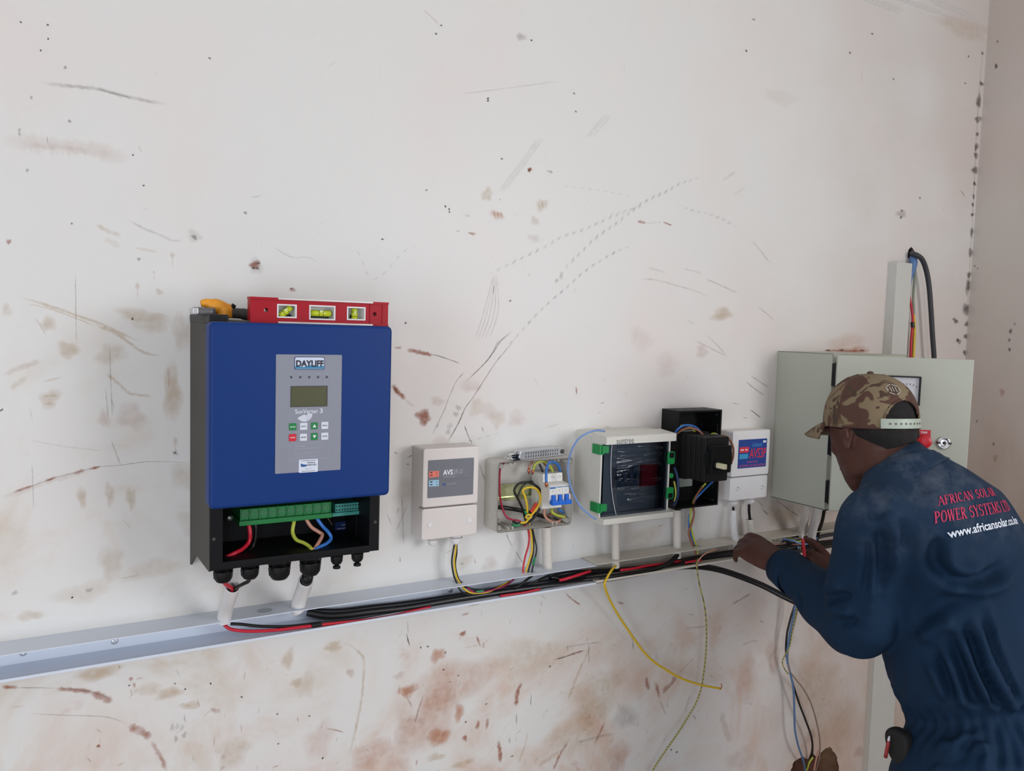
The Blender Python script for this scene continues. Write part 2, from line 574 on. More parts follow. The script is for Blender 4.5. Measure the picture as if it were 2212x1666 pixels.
text('SHIRTLIFF', sx0 + .44 * sw, sx0 + .92 * sw, sz0 + .50 * sh, sz0 + .62 * sh, .2175, INK, pan, bold=.03)
text('dayliff.com', sx0 + .32 * sw, sx0 + .7 * sw, sz0 + .25 * sh, sz0 + .32 * sh, .2175, INK, pan)
m = MB()
for z, s in ((.9, .4), (.1, .36)):
    m.box(sx0 + sw * (.5 - s), sx0 + sw * (.5 + s), sz0 + (z - .015) * sh, sz0 + (z + .015) * sh, .2172, .2175)
m.out('sticker_print', INK, pan)
m = MB(); m.prism([(sx0 + .1 * sw, sz0 + .46 * sh), (sx0 + .26 * sw, sz0 + .43 * sh), (sx0 + .42 * sw, sz0 + .48 * sh), (sx0 + .42 * sw, sz0 + .6 * sh), (sx0 + .26 * sw, sz0 + .62 * sh), (sx0 + .1 * sw, sz0 + .72 * sh)], .2172, .2175)
m.out('sticker_logo', M('sticker_blue', (44, 92, 150), .4), pan)
# terminal block
tx0, tx1, tz0, tz1 = (0.282,0.4338,1.2879,1.3101)
m = MB(); m.box(tx0, tx1, tz0, tz1, .062, .135, .001); m.box(tx0 - .003, tx1 + .001, tz0 - .004, tz0 + .004, .062, .142, .001)
for k in range(11):
    x = tx0 + (tx1 - tx0) * k / 10
    m.box(x - .0006, x + .0006, tz0, tz1 + .001, .1345, .137)
tb = m.out('terminal_block', GREENT, inv, smooth=30)
for k in range(10):
    x = tx0 + (tx1 - tx0) * (k + .5) / 10
    z = (tz0 + tz1) / 2 + .0022
    m = MB(); m.lathe((x, -.1345, z), (0, -1, 0), [(0, .0058), (.0012, .0058), (.0012, .0046), (.0004, .0042)], 14)
    m.box(x - .004, x + .004, z - .0005, z + .0005, .134, .1354)
    m.out('terminal_screw', M('dull_green_screw', (92, 128, 108), .4, metal=.3), tb, smooth=30)
cx0, cx1, cz0, cz1 = (0.4449,0.4897,1.2889,1.3038)
m = MB(); m.box(cx0, cx1, cz0, cz1, .062, .128, .0008); m.box(cx0 - .006, cx1 - .002, cz0 - .006, cz0, .062, .132)
ct = m.out('signal_connector', TEAL, inv)
m = MB()
for rw in (0, 1):
    for k in range(9):
        x = cx0 + (cx1 - cx0) * (k + .5) / 9
        z = cz0 + (cz1 - cz0) * (.28 + .44 * rw)
        m.lathe((x, -.127, z), (0, -1, 0), [(0, .0015), (.0014, .0015)], 8)
m.out('pin_socket', M('dark_socket', (22, 40, 40), .6), ct)['kind'] = 'stuff'
m = MB(); m.rrect(*(0.4658,0.4985,1.2283,1.2553), .0615, .0645, .001)
bs = m.out('board_sticker', NAVYB, inv)
m = MB()
for z in (1134, 1140, 1151):
    q = {1134: (0.478,0.494,1.2483,1.2497), 1140: (0.4693,0.4887,1.2421,1.2434), 1151: (0.4685,0.4853,1.2332,1.2349)}[z]
    m.box(*q, .064, .0648)
m.out('sticker_print', PINK, bs)
m = MB(); m.lathe((0.2779,-0.07,1.2826), (0, -1, 0), [(-.006, .0055), (.002, .0055), (.003, .003), (.0035, .0012)], 12)
m.out('earth_screw', STEEL, inv, smooth=30)
for p in ((0.232,-0.184,1.2781), (0.4979,-0.184,1.2795)):
    m = MB(); m.lathe(p, (0, -1, 0), [(-.002, .003), (.0006, .003), (.0007, .002), (.0002, .0015)], 12)
    m.out('cover_screw', DGREY, inv, smooth=30)


def gland(p, r, L, mat, parent, cap=False, name='cable_gland', ax=(0, 0, -1)):
    """hex-bodied cable gland hanging below p"""
    p = Vector(p)
    a = Vector(ax).normalized()
    m = MB()
    m.lathe(p, a, [(-.003, r * .8), (0, r * .8), (.1 * L, r * .8), (.1 * L, r), (.36 * L, r)], 6)
    m.lathe(p, a, [(.34 * L, r * .92), (.42 * L, r * .98), (.8 * L, r * .9), (.95 * L, r * .72), (L, r * .62), (L, r * .4), (.9 * L, r * .36)], 16)
    for k in range(8):
        e = a.orthogonal().normalized()
        f = a.cross(e)
        v = (e * math.cos(k * math.pi / 4) + f * math.sin(k * math.pi / 4))
        m.tube([p + a * (.44 * L) + v * r * .93, p + a * (.8 * L) + v * r * .86], r * .09, 5)
    if cap:
        m.lathe(p, a, [(.95 * L, r * .3), (1.12 * L, r * .34), (1.16 * L, r * .6), (1.32 * L, r * .6), (1.36 * L, r * .3)], 12)
    return m.out(name, mat, parent, smooth=40)


GL = [(482.6, .0155, .030), (540, .015, .030), (604, .0185, .037), (670, .0185, .037), (727, .011, .024), (773, .011, .024)]
GP = [(0.2525,-0.15,1.215), (0.2948,-0.15,1.2166), (0.3431,-0.15,1.2145), (0.3953,-0.15,1.2144), (0.4416,-0.15,1.2153), (0.4788,-0.15,1.2167)]
for (px, r, L), p in zip(GL, GP):
    gland((p[0], p[1], 1.2275), r, L, BLACKP, inv, cap=r < .012)

# ------------------------------------------------------------------ spirit level on the inverter
RED = M('red_level_body', (166, 14, 34), .45, var=.05, spec=.25)
lx0, lx1, lz0, lz1 = (0.2858,0.5156,1.6178,1.6579)
lvl = thing('spirit_level', ((lx0 + lx1) / 2, -.17, lz0), 'small red torpedo spirit level with three yellow vials standing on the blue inverter', 'spirit level')
LV = [(0.3274,0.3588,1.6267,1.6486), (0.3792,0.4229,1.6252,1.649), (0.4427,0.475,1.6265,1.6489)]


def plate_with_windows():
    bm = bmesh.new()
    H = []
    loops = [[(lx0, lz0), (lx1, lz0), (lx1, lz1), (lx0, lz1)]]
    for a, b, c, d in LV:
        r = .004
        p = []
        for cx, cz, a0 in ((b - r, d - r, 0), (a + r, d - r, 90), (a + r, c + r, 180), (b - r, c + r, 270)):
            p += [(cx + r * math.cos(R(a0 + k * 30)), cz + r * math.sin(R(a0 + k * 30))) for k in range(4)]
        loops.append(p)
    for (x, _, z) in ((0.3103,-0.182,1.6381), (0.4915,-0.182,1.6377)):
        loops.append([(x + .0036 * math.cos(R(k * 36)), z + .0036 * math.sin(R(k * 36))) for k in range(10)])
    es = []
    for lp in loops:
        vs = [bm.verts.new((x, -.182, z)) for x, z in lp]
        es += [bm.edges.new((vs[i], vs[(i + 1) % len(vs)])) for i in range(len(vs))]
    r = bmesh.ops.triangle_fill(bm, use_beauty=True, edges=es, normal=(0, -1, 0))
    fs = [f for f in bm.faces]
    ex = bmesh.ops.extrude_face_region(bm, geom=fs)
    for v in [g for g in ex['geom'] if isinstance(g, bmesh.types.BMVert)]:
        v.co.y += .02
    bmesh.ops.recalc_face_normals(bm, faces=bm.faces)
    return bm


m = MB(); m.bm = plate_with_windows()
m.box(lx0 - .0003, lx0 + .043, lz0 - .0002, lz0 + .003, .16, .184); m.box(lx0 - .0003, lx0 + .043, lz1 - .003, lz1 + .0006, .16, .184)
m.box(lx1 - .028, lx1 + .0003, lz0 - .0002, lz0 + .003, .16, .184); m.box(lx1 - .028, lx1 + .0003, lz1 - .003, lz1 + .0006, .16, .184)
m.frame(lx1 - .0335, lx1 - .010, lz0 + .003, lz1 - .003, .0012, .181, .1832)
body = m.out('level_body', RED, lvl)
m = MB()
m.box(lx0 + .043, lx1 - .028, lz1 - .0025, lz1 + .0005, .16, .1845, .0004); m.box(lx0 + .043, lx1 - .028, lz0, lz0 + .003, .16, .1845, .0004)
m.out('edge_strip', M('worn_pale_aluminium', (204, 200, 196), .4, metal=.4, var=.15), lvl)
VL = M('yellow_vial_liquid', (196, 206, 40), .15, var=.05)
VD = M('dark_green_vial_shade', (70, 104, 58), .2)
for i, (a, b, c, d) in enumerate(LV):
    m = MB(); m.frame(a, b, c, d, .0022, .166, .1823)
    fr = m.out('vial_frame', WHITE, lvl)
    m = MB(); m.box(a + .002, b - .002, c + .002, d - .002, .1635, .1645)
    m.out('vial_backing', M('pale_vial_backing', (206, 206, 200), .5), fr)
    cx, cz = (a + b) / 2, (c + d) / 2
    ax = (Vector((1, 0, 0)), Vector((1, 0, 0)), Vector((0, 0, 1)))[i]
    if i == 0:
        ax = Vector((.75, 0, .66)).normalized()
    hl = (.0115, .0165, .0095)[i]
    p = Vector((cx, -.1725, cz - .001))
    m = MB(); m.cyl(p - ax * hl, p + ax * hl, .0052, seg=14)
    m.out('vial', VL, fr, smooth=40)
    m = MB()
    for s in (-.0035, .0035):
        m.lathe(p + ax * s, ax, [(-.0003, .0054), (.0003, .0054)], 14)
    m.out('vial_ring', BLACKP, fr)
    m = MB(); m.tube([p + ax * -.003 + Vector((0, -.0035, .003)), p + ax * .003 + Vector((0, -.0035, .003))], [.0022, .0022], 8)
    m.out('bubble', M('pale_bubble', (226, 236, 170), .1), fr, smooth=60)
    m = MB(); m.box(cx - hl * .85, cx + hl * .85, c + .003, c + .006, .166, .17) if i != 2 else m.box(cx - .006, cx - .003, c + .003, c + .009, .166, .17)
    m.out('vial_mount', BLACKP, fr)

# ------------------------------------------------------------------ orange-handled tool lying behind the level
ORANGE = M('orange_grip_plastic', (236, 158, 38), .45, var=.06)
tl = thing('wire_stripper', (0.2552,-0.12,1.6215), 'wire stripper with orange grip and grey jaw lying on the blue inverter beside the level', 'tool')
z0 = 1.618
m = MB()
a, b, c, d = (0.2106,0.2406,1.6273,1.6397)
m.rings([[(x, y, z) for y, z in ((-.145, c + .001), (-.145, d - .003), (-.138, d), (-.115, d), (-.108, d - .003), (-.108, c + .001), (-.112, c), (-.141, c))] for x in (a, a + .004, (a + b) / 2, (a + b) / 2 + .008, b)])
m.out('jaw', M('grey_tool_steel', (112, 110, 112), .4, metal=.5, var=.1), tl, smooth=50)
m = MB(); m.rrect(a - .004, a + .004, c + .001, d - .001, .11, .146, .002, .001)
m.out('jaw_tip', STEEL, tl, smooth=40)
m = MB(); m.tube(spline([(0.2226,-0.12,1.6456), (0.231,-0.12,1.6467), (0.2409,-0.12,1.6434), (0.2516,-0.12,1.6408), (0.2609,-0.12,1.6397), (0.2688,-0.12,1.6407)], 4), [.0052, .006, .006, .007, .0075, .008, .009, .011, .012, .0125, .012, .012, .012, .011, .011, .010, .009, .008, .008, .007, .006][:21], 12)
m.tube(spline([(0.258,-0.12,1.641), (0.258,-0.12,1.6351), (0.2581,-0.12,1.6291), (0.2581,-0.12,1.6239)], 3), [.013, .0135, .014, .014, .014, .014, .014, .0138, .0135, .013], 12)
m.out('orange_grip', ORANGE, tl, smooth=60)
m = MB(); m.tube(spline([(0.2624,-0.12,1.6322), (0.2805,-0.12,1.6321), (0.2952,-0.12,1.6304), (0.3138,-0.12,1.6287), (0.3441,-0.12,1.6274)], 4), [.0085] * 6 + [.0095] * 5 + [.0085] * 6, 10)
m.out('dark_handle', M('dark_rubber', (62, 60, 56), .7), tl, smooth=60)
m = MB(); m.tube([(0.2695,-0.12,1.6445), (0.2753,-0.12,1.6417)], [.004, .0035], 8)
m.out('release_button', BLACKP, tl, smooth=60)


# ------------------------------------------------------------------ first voltage switcher (grey label)
avs = thing('voltage_protector', (.7057, -.03, 1.198), 'cream voltage protector box with dark grey label beside the blue inverter', 'voltage protector')
X0, X1, Z0, Z1 = .6439, .7675, 1.1982, 1.381
zs = (0.7021,-0.055,1.2627)[2]
m = MB(); m.rrect(X0, X1, Z0, Z1, 0, .03, .004)
m.out('base', CREAM, avs, smooth=40)
m = MB(); m.rrect(X0, X1, zs + .0008, Z1, .0302, .055, .0055, .0035)
up = m.out('upper_cover', CREAM, avs, smooth=40)
m = MB(); m.rrect(X0, X1, Z0, zs - .0012, .0302, .0545, .0055, .0035)
lo = m.out('terminal_cover', CREAM, avs, smooth=40)
q = (0.6544,0.7552,1.2828,1.3579)
m = MB(); m.rrect(*q, .054, .0558, .002)
lab = m.out('label_plate', M('dark_grey_label', (112, 114, 122), .45), avs)
m = MB(); m.rrect(*(0.6562,0.6777,1.3241,1.3361), .0555, .0562, .001)
m.out('red_swatch', M('salmon_print', (232, 120, 104), .5), lab)
m = MB(); m.rrect(*(0.6566,0.6781,1.3056,1.3181), .0555, .0562, .001)
m.out('blue_swatch', M('pale_blue_print', (160, 200, 224), .5), lab)
m = MB()
for r4 in ((0.6586,0.6636,1.3328,1.3346), (0.6587,0.6637,1.3273,1.3291), (0.659,0.664,1.3139,1.3162), (0.6592,0.6642,1.3084,1.3102), (0.6726,0.6736,1.3311,1.3338), (0.6727,0.6737,1.3265,1.3283), (0.673,0.6745,1.3135,1.3153), (0.6732,0.6747,1.3079,1.3098)):
    m.box(*r4, .056, .0565)
m.out('swatch_print', INK, lab)
text('AVS', *(0.6867,0.7081,1.3264,1.3371), .0562, WINK, lab, bold=.03)
text('3P-0', *(0.7091,0.7292,1.3266,1.3365), .0562, PINK, lab)
text('THREE PHASE', *(0.6869,0.7129,1.3213,1.3245), .0562, PINK, lab)
text('AUTOMATIC VOLTAGE SWITCHER', *(0.687,0.7469,1.3156,1.3184), .0562, M('faint_label_ink', (134, 136, 144), .5), lab)
text('SOLLATEK', *(0.6954,0.7164,1.3065,1.3103), .0562, PINK, lab)
m = MB(); m.lathe((0.6899,-0.056,1.3077), (0, -1, 0), [(0, .0032), (.0005, .0032), (.0006, .0024), (.0003, .0022)], 14)
m.out('round_logo', M('label_blue_ink', (66, 96, 150), .5), lab)
for p in ((0.6618,-0.0545,1.229), (0.7496,-0.0545,1.2299)):
    m = MB(); m.lathe(p, (0, -1, 0), [(-.003, .0062), (.0006, .0062), (.001, .0054), (.0006, .0052)], 18)
    m.out('screw_cap', WHITE, avs, smooth=30)
gland((*(0.6791,-0.03,1.1829)[:2], Z0), .0105, .018, WHITE, avs)
gland((*(0.732,-0.03,1.1838)[:2], Z0), .0135, .021, WHITE, avs)

# ------------------------------------------------------------------ open junction box
jb = thing('junction_box', (.905, -.03, 1.1966), 'pale grey junction box with its lid off showing wires, rail and breaker', 'junction box')
X0, X1, Z0, Z1, D1 = .8112, .9994, 1.1966, 1.3452, .055
m = MB()
m.box(X0 + .002, X1 - .002, Z0 + .002, Z1 - .002, 0, .003)


def shell(m, X0, X1, Z0, Z1, D1, t, r):
    """open-fronted tray with rounded corners"""
    def rr(x0, x1, z0, z1, r):
        p = []
        for cx, cz, a0 in ((x1 - r, z1 - r, 0), (x0 + r, z1 - r, 90), (x0 + r, z0 + r, 180), (x1 - r, z0 + r, 270)):
            p += [(cx + r * math.cos(R(a0 + k * 22.5)), cz + r * math.sin(R(a0 + k * 22.5))) for k in range(5)]
        return p
    o = rr(X0, X1, Z0, Z1, r)
    i = rr(X0 + t, X1 - t, Z0 + t, Z1 - t, max(r - t, .001))
    m.rings([[(x, -.001, z) for x, z in i], [(x, 0, z) for x, z in o], [(x, -D1, z) for x, z in o], [(x, -D1, z) for x, z in i], [(x, -.001, z) for x, z in i]], closed=False)


shell(m, X0, X1, Z0, Z1, D1, .003, .008)
m.out('box_shell', JGREY, jb, smooth=40)
for x, z in ((X0 + .009, Z1 - .009), (X0 + .009, Z0 + .009), (X1 - .009, Z0 + .009), (X1 - .009, Z1 - .009)):
    m = MB(); m.lathe((x, -.003, z), (0, -1, 0), [(0, .0055), (D1 - .005, .0055), (D1 - .005, .0022), (D1 - .02, .0022)], 12)
    m.out('screw_post', JGREY, jb, smooth=40)
m = MB(); m.lathe((X0 + .02, -.003, Z0 + .018), (0, -1, 0), [(0, .004), (.03, .004), (.03, .0018), (.02, .0018)], 12)
m.out('screw_post', JGREY, jb, smooth=40)
for x in (X0 + .033, X0 + .043, X1 - .045, X1 - .035):
    m = MB(); m.box(x - .001, x + .001, Z0 + .002, Z0 + .009, .003, D1 - .004); m.out('rib', JGREY, jb)
    m = MB(); m.box(x - .001, x + .001, Z1 - .008, Z1 - .002, .003, D1 - .004); m.out('rib', JGREY, jb)
for k in range(4):
    z = Z1 - .035 - k * .027
    m = MB()
    m.bm = bmesh.new()
    m.lathe((X0, -.03, z), (-1, 0, 0), [(-.001, .0105), (.0005, .0105), (.0005, .0095), (.0001, .0095), (.0001, .006), (.0005, .006), (.0005, .0005)], 20)
    m.out('knockout', JGREY, jb, smooth=30)
RAIL = M('zinc_plated_rail', (196, 204, 160), .25, metal=.85, var=.15)
ra, rb, rc, rd = (0.8348,0.9368,1.2526,1.2879)
m = MB(); m.box(X0 + .004, X1 - .006, rc + .006, rd - .006, .006, .008); m.box(X0 + .004, X1 - .006, rd - .007, rd - .006, .006, .014); m.box(X0 + .004, X1 - .006, rc + .006, rc + .007, .006, .014)
m.box(X0 + .004, X1 - .006, rd - .007, rd, .013, .0142); m.box(X0 + .004, X1 - .006, rc, rc + .007, .013, .0142)
m.out('mounting_rail', RAIL, jb)

# breaker clipped on the rail
mc = thing('circuit_breaker', (0.9794,-0.02,1.2562), 'white three-pole circuit breaker with blue toggles clipped inside the open junction box', 'circuit breaker')
bx0, bx1, bz0, bz1 = (0.92,0.9696,1.2386,1.3136)
MW = M('breaker_white', (224, 222, 216), .4, var=.03)
m = MB()
w3 = (bx1 - bx0) / 3
for k in range(3):
    u0, u1 = bx0 + k * w3 + .0002, bx0 + (k + 1) * w3 - .0002
    zc = (bz0 + bz1) / 2
    H = (bz1 - bz0) / 2
    m.side([(.014, zc - H), (.06, zc - H), (.06, zc - .62 * H), (.082, zc - .55 * H), (.086, zc - .5 * H), (.086, zc + .42 * H), (.08, zc + .5 * H), (.06, zc + .55 * H), (.058, zc + H), (.014, zc + H)], u0, u1)
m.out('breaker_body', MW, mc)
for k in range(3):
    xc = bx0 + (k + .5) * w3
    zt = zc - .12 * H
    m = MB(); m.rrect(xc - .0035, xc + .0035, zt - .014, zt + .002, .084, .092, .0015); m.rrect(xc - w3 * .5, xc + w3 * .5, zt - .018, zt - .0085, .088, .099, .002, .001)
    m.out('toggle', M('blue_toggle', (20, 104, 212), .35), mc, smooth=40)
    m = MB(); m.rrect(xc + .0045, xc + .0068, zt - .011, zt + .003, .084, .094, .001)
    m.out('toggle_guard', WHITE, mc)
    for z in (zc + .77 * H, zc - .8 * H):
        m = MB(); m.lathe((xc, -.0585, z), (0, -1, 0), [(0, .0042), (.001, .0042), (.001, .0033), (.0002, .003)], 12)
        m.box(xc - .003, xc + .003, z - .0006, z + .0006, .0575, .0595)
        m.out('clamp_screw', STEEL, mc, smooth=30)
m = MB()
for k in range(3):
    m.box(bx0 + k * w3 + .001, bx0 + (k + 1) * w3 - .0012, zc + .335 * H, zc + .375 * H, .0855, .0866)
m.rrect(bx0 + .001, bx0 + w3 - .002, zc + .28 * H, zc + .37 * H, .0855, .0865, .0008)
for k in range(3):
    m.box(bx0 + (k + .45) * w3, bx0 + (k + .6) * w3, zc + .12 * H, zc + .15 * H, .0855, .0865)
m.out('blue_print', M('blue_print', (36, 104, 176), .5), mc)

# folding multi-tool on top of the junction box
mt = thing('multi_tool', (0.9095,-0.03,1.3592), 'silver folding multi-tool with slotted handles lying on top of the open junction box', 'multi-tool')
p0, p1 = Vector((0.8615,-0.045,1.358)), Vector((0.9887,-0.02,1.3629))
zt = Z1 + .0005
ax = Vector((p1.x - p0.x, p1.y - p0.y, 0))
Lm = ax.length
ang = math.atan2(ax.y, ax.x)
XF = Matrix.Translation((p0.x, p0.y, zt)) @ Matrix.Rotation(ang, 4, 'Z')
for s, nm in ((0, 'near_handle'), (1, 'far_handle')):
    m = MB()
    d0 = .002 - s * .012
    m.rrect(0, Lm, 0, .019, d0, d0 + .0085, .006, .0015)
    h = m.out('handle', STEEL, mt, xf=XF, smooth=40)
    m = MB()
    for rw in (0, 1):
        for k in range(14):
            x = .016 + k * (Lm - .03) / 14
            z = .0035 + rw * .0075
            m.prism([(x, z), (x + .0018, z), (x + .003, z + .005), (x + .0012, z + .005)], d0 + .008, d0 + .0088)
    m.out('grip_slot', M('dark_slot', (40, 40, 42), .6), mt, xf=XF)['kind'] = 'stuff'
m = MB(); m.cyl((Lm - .006, -.006, .0095), (Lm - .006, -.013, .0095), .005, seg=14)
m.out('pivot', DGREY, mt, xf=XF, smooth=40)
m = MB(); m.rrect(-.02, .006, .004, .009, -.006, .008, .001); m.rrect(-.022, .004, .0105, .0135, -.004, .009, .001); m.rrect(-.018, .002, .001, .003, .001, .01, .0008)
m.tube(spline([(-.014, -.012, .004), (-.026, -.010, .006), (-.032, -.004, .007), (-.028, .003, .008), (-.012, .004, .008)], 5), .0012, 6)
m.out('folded_blades', CHROME, mt, xf=XF, smooth=40)

# ------------------------------------------------------------------ combiner enclosure with smoked door
sb = thing('combiner_enclosure', (1.14, -.05, 1.203), 'white distribution enclosure with smoked door and green clips between two open boxes', 'distribution box')
X0, X1, Z0, Z1 = 1.041, 1.2365, 1.2025, 1.3955
SW = M('enclosure_white', (214, 212, 204), .38, var=.02)
m = MB(); m.rrect(X0, X1, Z0 + .004, Z1 + .002, 0, .062, .008)
m.out('base', SW, sb, smooth=40)
z1b = (1.1395,-0.11,1.3784)[2]
z0b = (1.1478,-0.11,1.2165)[2]
m = MB()
m.side([(.0625, z1b), (.1165, z1b), (.1165, Z1 - .002), (.114, Z1), (.0625, Z1 + .004)], X0, X1)
m.side([(.0625, z0b), (.1165, z0b), (.1165, Z0 + .002), (.113, Z0), (.0625, Z0 + .004)], X0, X1)
m.box(X0, X0 + .004, z0b, z1b, .0625, .098); m.box(X1 - .004, X1, z0b, z1b, .0625, .098)
lid = m.out('cover', SW, sb)
text('suntree', *(1.0679,1.1147,1.379,1.3897), .1168, M('grey_brand_ink', (92, 92, 98), .5), sb)
m = MB(); m.box(X0 + .004, X1 - .004, z0b, z1b, .03, .033)
m.out('inner_panel', M('slate_inner_panel', (48, 58, 72), .5), sb)
# breakers behind the door
m = MB(); m.box(X0 + .05, X1 - .02, 1.245, 1.345, .033, .056, .002); m.out('breaker_cover', M('dark_inner_cover', (62, 72, 84), .5), sb)
for k in range(4):
    x = X0 + .062 + k * .018
    m = MB(); m.rrect(x, x + .016, 1.272, 1.318, .056, .066, .001)
    m.rrect(x + .004, x + .012, 1.286, 1.302, .066, .074, .002)
    m.out('breaker', M('dim_grey_breaker', (120, 130, 140), .5), sb)
q = (1.1791,1.227,1.2694,1.3189)
m = MB(); m.rrect(*q, .05, .072, .002, .001)
m.out('red_isolator', M('red_isolator', (214, 26, 44), .45), sb)
gm = bpy.data.materials.new('smoked_polycarbonate')
gm.use_nodes = True
nt = gm.node_tree
nt.nodes.remove(nt.nodes['Principled BSDF'])
tr_ = nt.nodes.new('ShaderNodeBsdfTransparent'); tr_.inputs[0].default_value = (.60, .64, .70, 1)
gl_ = nt.nodes.new('ShaderNodeBsdfGlossy'); gl_.inputs['Roughness'].default_value = .08; gl_.inputs[0].default_value = (.8, .85, .9, 1)
fr_ = nt.nodes.new('ShaderNodeFresnel'); fr_.inputs[0].default_value = 1.45
mx_ = nt.nodes.new('ShaderNodeMixShader')
nt.links.new(fr_.outputs[0], mx_.inputs[0]); nt.links.new(tr_.outputs[0], mx_.inputs[1]); nt.links.new(gl_.outputs[0], mx_.inputs[2])
nt.links.new(mx_.outputs[0], nt.nodes['Material Output'].inputs[0])
m = MB(); m.rrect(X0 + .006, X1 - .003, z0b + .001, z1b - .001, .094, .097, .003)
dr = m.out('smoked_door', gm, sb)
m = MB(); m.box(X1 - .02, X1 - .004, z0b + .003, z1b - .003, .085, .0935); m.box(X0 + .006, X0 + .012, z0b + .003, z1b - .003, .08, .0935)
m.out('door_edge', BLACKP, sb)
GC = M('green_clip', (22, 138, 70), .38, var=.05)
for k, zc in enumerate(((1.0466,-0.1,1.3653)[2], (1.0474,-0.1,1.2379)[2])):
    m = MB(); m.rrect(X0 - .0045, X0 + .001, zc - .0105, zc + .0105, .072, .1, .001); m.rrect(X0 + .001, X0 + .02, zc - .008, zc + .008, .0972, .1005, .0015, .0008)
    m.box(X0 + .001, X0 + .004, zc - .0105, zc + .0105, .098, .103)
    m.out('hinge_clip', GC, sb, smooth=40)
for px, rr in ((0, (1.2296,1.249,1.3225,1.3513)), (1, (1.2306,1.2494,1.2423,1.2692))):
    m = MB(); m.rrect(*rr, .097, .101, .004, .001)
    lt = m.out('latch_clip', GC, sb, smooth=40)
    a, b, c, d = rr
    m = MB(); (m.rrect(a + .003, b - .003, (c + d) / 2, d - .002, .1005, .1014, .003) if px == 0 else m.rrect(a + .003, b - .003, c + .002, (c + d) / 2, .1005, .1014, .003))
    m.out('latch_slot', BLACKP, lt)
m = MB(); m.lathe((1.2421,-0.097,1.2956), (0, -1, 0), [(0, .006), (.003, .006), (.004, .005)], 18)
m.out('lock_button', GC, sb, smooth=30)
# crinkled protective film still on the door
fm = bpy.data.materials.new('crinkled_clear_film')
fm.use_nodes = True
nt = fm.node_tree
nt.nodes.remove(nt.nodes['Principled BSDF'])
tr_ = nt.nodes.new('ShaderNodeBsdfTransparent'); tr_.inputs[0].default_value = (.93, .95, .97, 1)
gl_ = nt.nodes.new('ShaderNodeBsdfGlossy'); gl_.inputs['Roughness'].default_value = .10
mx_ = nt.nodes.new('ShaderNodeMixShader')
fr_ = nt.nodes.new('ShaderNodeFresnel'); fr_.inputs[0].default_value = 1.5
nt.links.new(fr_.outputs[0], mx_.inputs[0]); nt.links.new(tr_.outputs[0], mx_.inputs[1]); nt.links.new(gl_.outputs[0], mx_.inputs[2])
nt.links.new(mx_.outputs[0], nt.nodes['Material Output'].inputs[0])
bm = bmesh.new()
NX, NZ = 60, 70
rnd = random.Random(5)
wr = [(rnd.uniform(.15, .9), rnd.uniform(.05, .95), rnd.uniform(.10, .32), rnd.uniform(.006, .014), rnd.uniform(.002, .0048), rnd.uniform(-.12, .12)) for _ in range(46)]
g = []
for j in range(NZ + 1):
    row = []
    v = j / NZ
    for i in range(NX + 1):
        u = i / NX
        uu = u
        left = .075 + .13 * (1 - v) ** 2.2 + .03 * v ** 2
        x = X0 + .006 + (left + (1 - left) * u * .88) * (X1 - X0 - .01)
        z = z0b + .003 + v * (z1b - z0b - .006)
        d = .0985 + .004 * max(0, 1 - u * 9)
        for (cu, cv, lu, wv, am, sl) in wr:
            t = (v - cv - sl * (u - cu)) / wv
            d += am * math.exp(-t * t) * math.exp(-((u - cu) / lu) ** 2)
        row.append(bm.verts.new((x, -d, z)))
    g.append(row)
for j in range(NZ):
    for i in range(NX):
        bm.faces.new((g[j][i], g[j][i + 1], g[j + 1][i + 1], g[j + 1][i]))
m = MB(); m.bm = bm
m.out('protective_film', fm, sb, smooth=90)
m = MB()
m.tube([Vector((X0 + .006 + (.075 + .13 * (1 - v) ** 2.2 + .03 * v ** 2) * (X1 - X0 - .01), -.1028, z0b + .003 + v * (z1b - z0b - .006))) for v in [k / 20 for k in range(21)]], .0007, 5)
m.out('film_edge', M('clear_film_edge', (210, 214, 220), .2), sb, smooth=60)

# ------------------------------------------------------------------ black isolator housing without its cover, switch hanging out
kb = thing('isolator_housing', (1.36, -.03, 1.2035), 'black isolator housing without cover beside the white distribution enclosure', 'isolator box')
X0, X1, Z0, Z1 = 1.292, 1.43, 1.204, 1.4385
m = MB()
m.box(X0, X1, Z0, Z1, 0, .003); m.box(X0, X0 + .004, Z0, Z1, .003, .06); m.box(X1 - .004, X1, Z0, Z1, .003, .06)
m.box(X0 + .004, X1 - .004, Z0, Z0 + .004, .003, .06); m.box(X0 + .004, X1 - .004, Z1 - .004, Z1, .003, .06)
m.out('housing_shell', BLACKP, kb)
for k in range(4):
    m = MB(); x = X0 + .018 + k * .031
    m.rrect(x, x + .022, Z1 - .0003, Z1 + .0006, .012, .045, .0003)
    m.out('knockout', M('black_knockout', (44, 42, 44), .5), kb)
for x, z in ((X0 + .01, Z1 - .012), (X1 - .01, Z1 - .012), (X0 + .01, Z0 + .012), (X1 - .01, Z0 + .012)):
    m = MB(); m.lathe((x, -.003, z), (0, -1, 0), [(0, .0055), (.05, .0055), (.05, .002), (.04, .002)], 10)
    m.out('screw_post', BLACKP, kb, smooth=40)
m = MB(); m.box(X1 - .009, X1 - .004, Z1 - .06, Z1 - .035, .003, .055); m.out('inner_rib', BLACKP, kb)
m = MB(); m.box(X1 - .012, X1 - .004, Z0 + .04, Z0 + .06, .003, .05)
m.out('inner_rib', BLACKP, kb, smooth=40)
m = MB(); m.rrect(*(1.3393,1.3782,1.3537,1.3855), .003, .02, .003, .001)
m.out('terminal_tab', M('pale_grey_terminal', (150, 158, 150), .5), kb)
m = MB(); m.rrect(*(1.3397,1.3834,1.2463,1.2692), .003, .018, .003, .001)
m.out('terminal_tab', M('pale_grey_terminal'), kb)
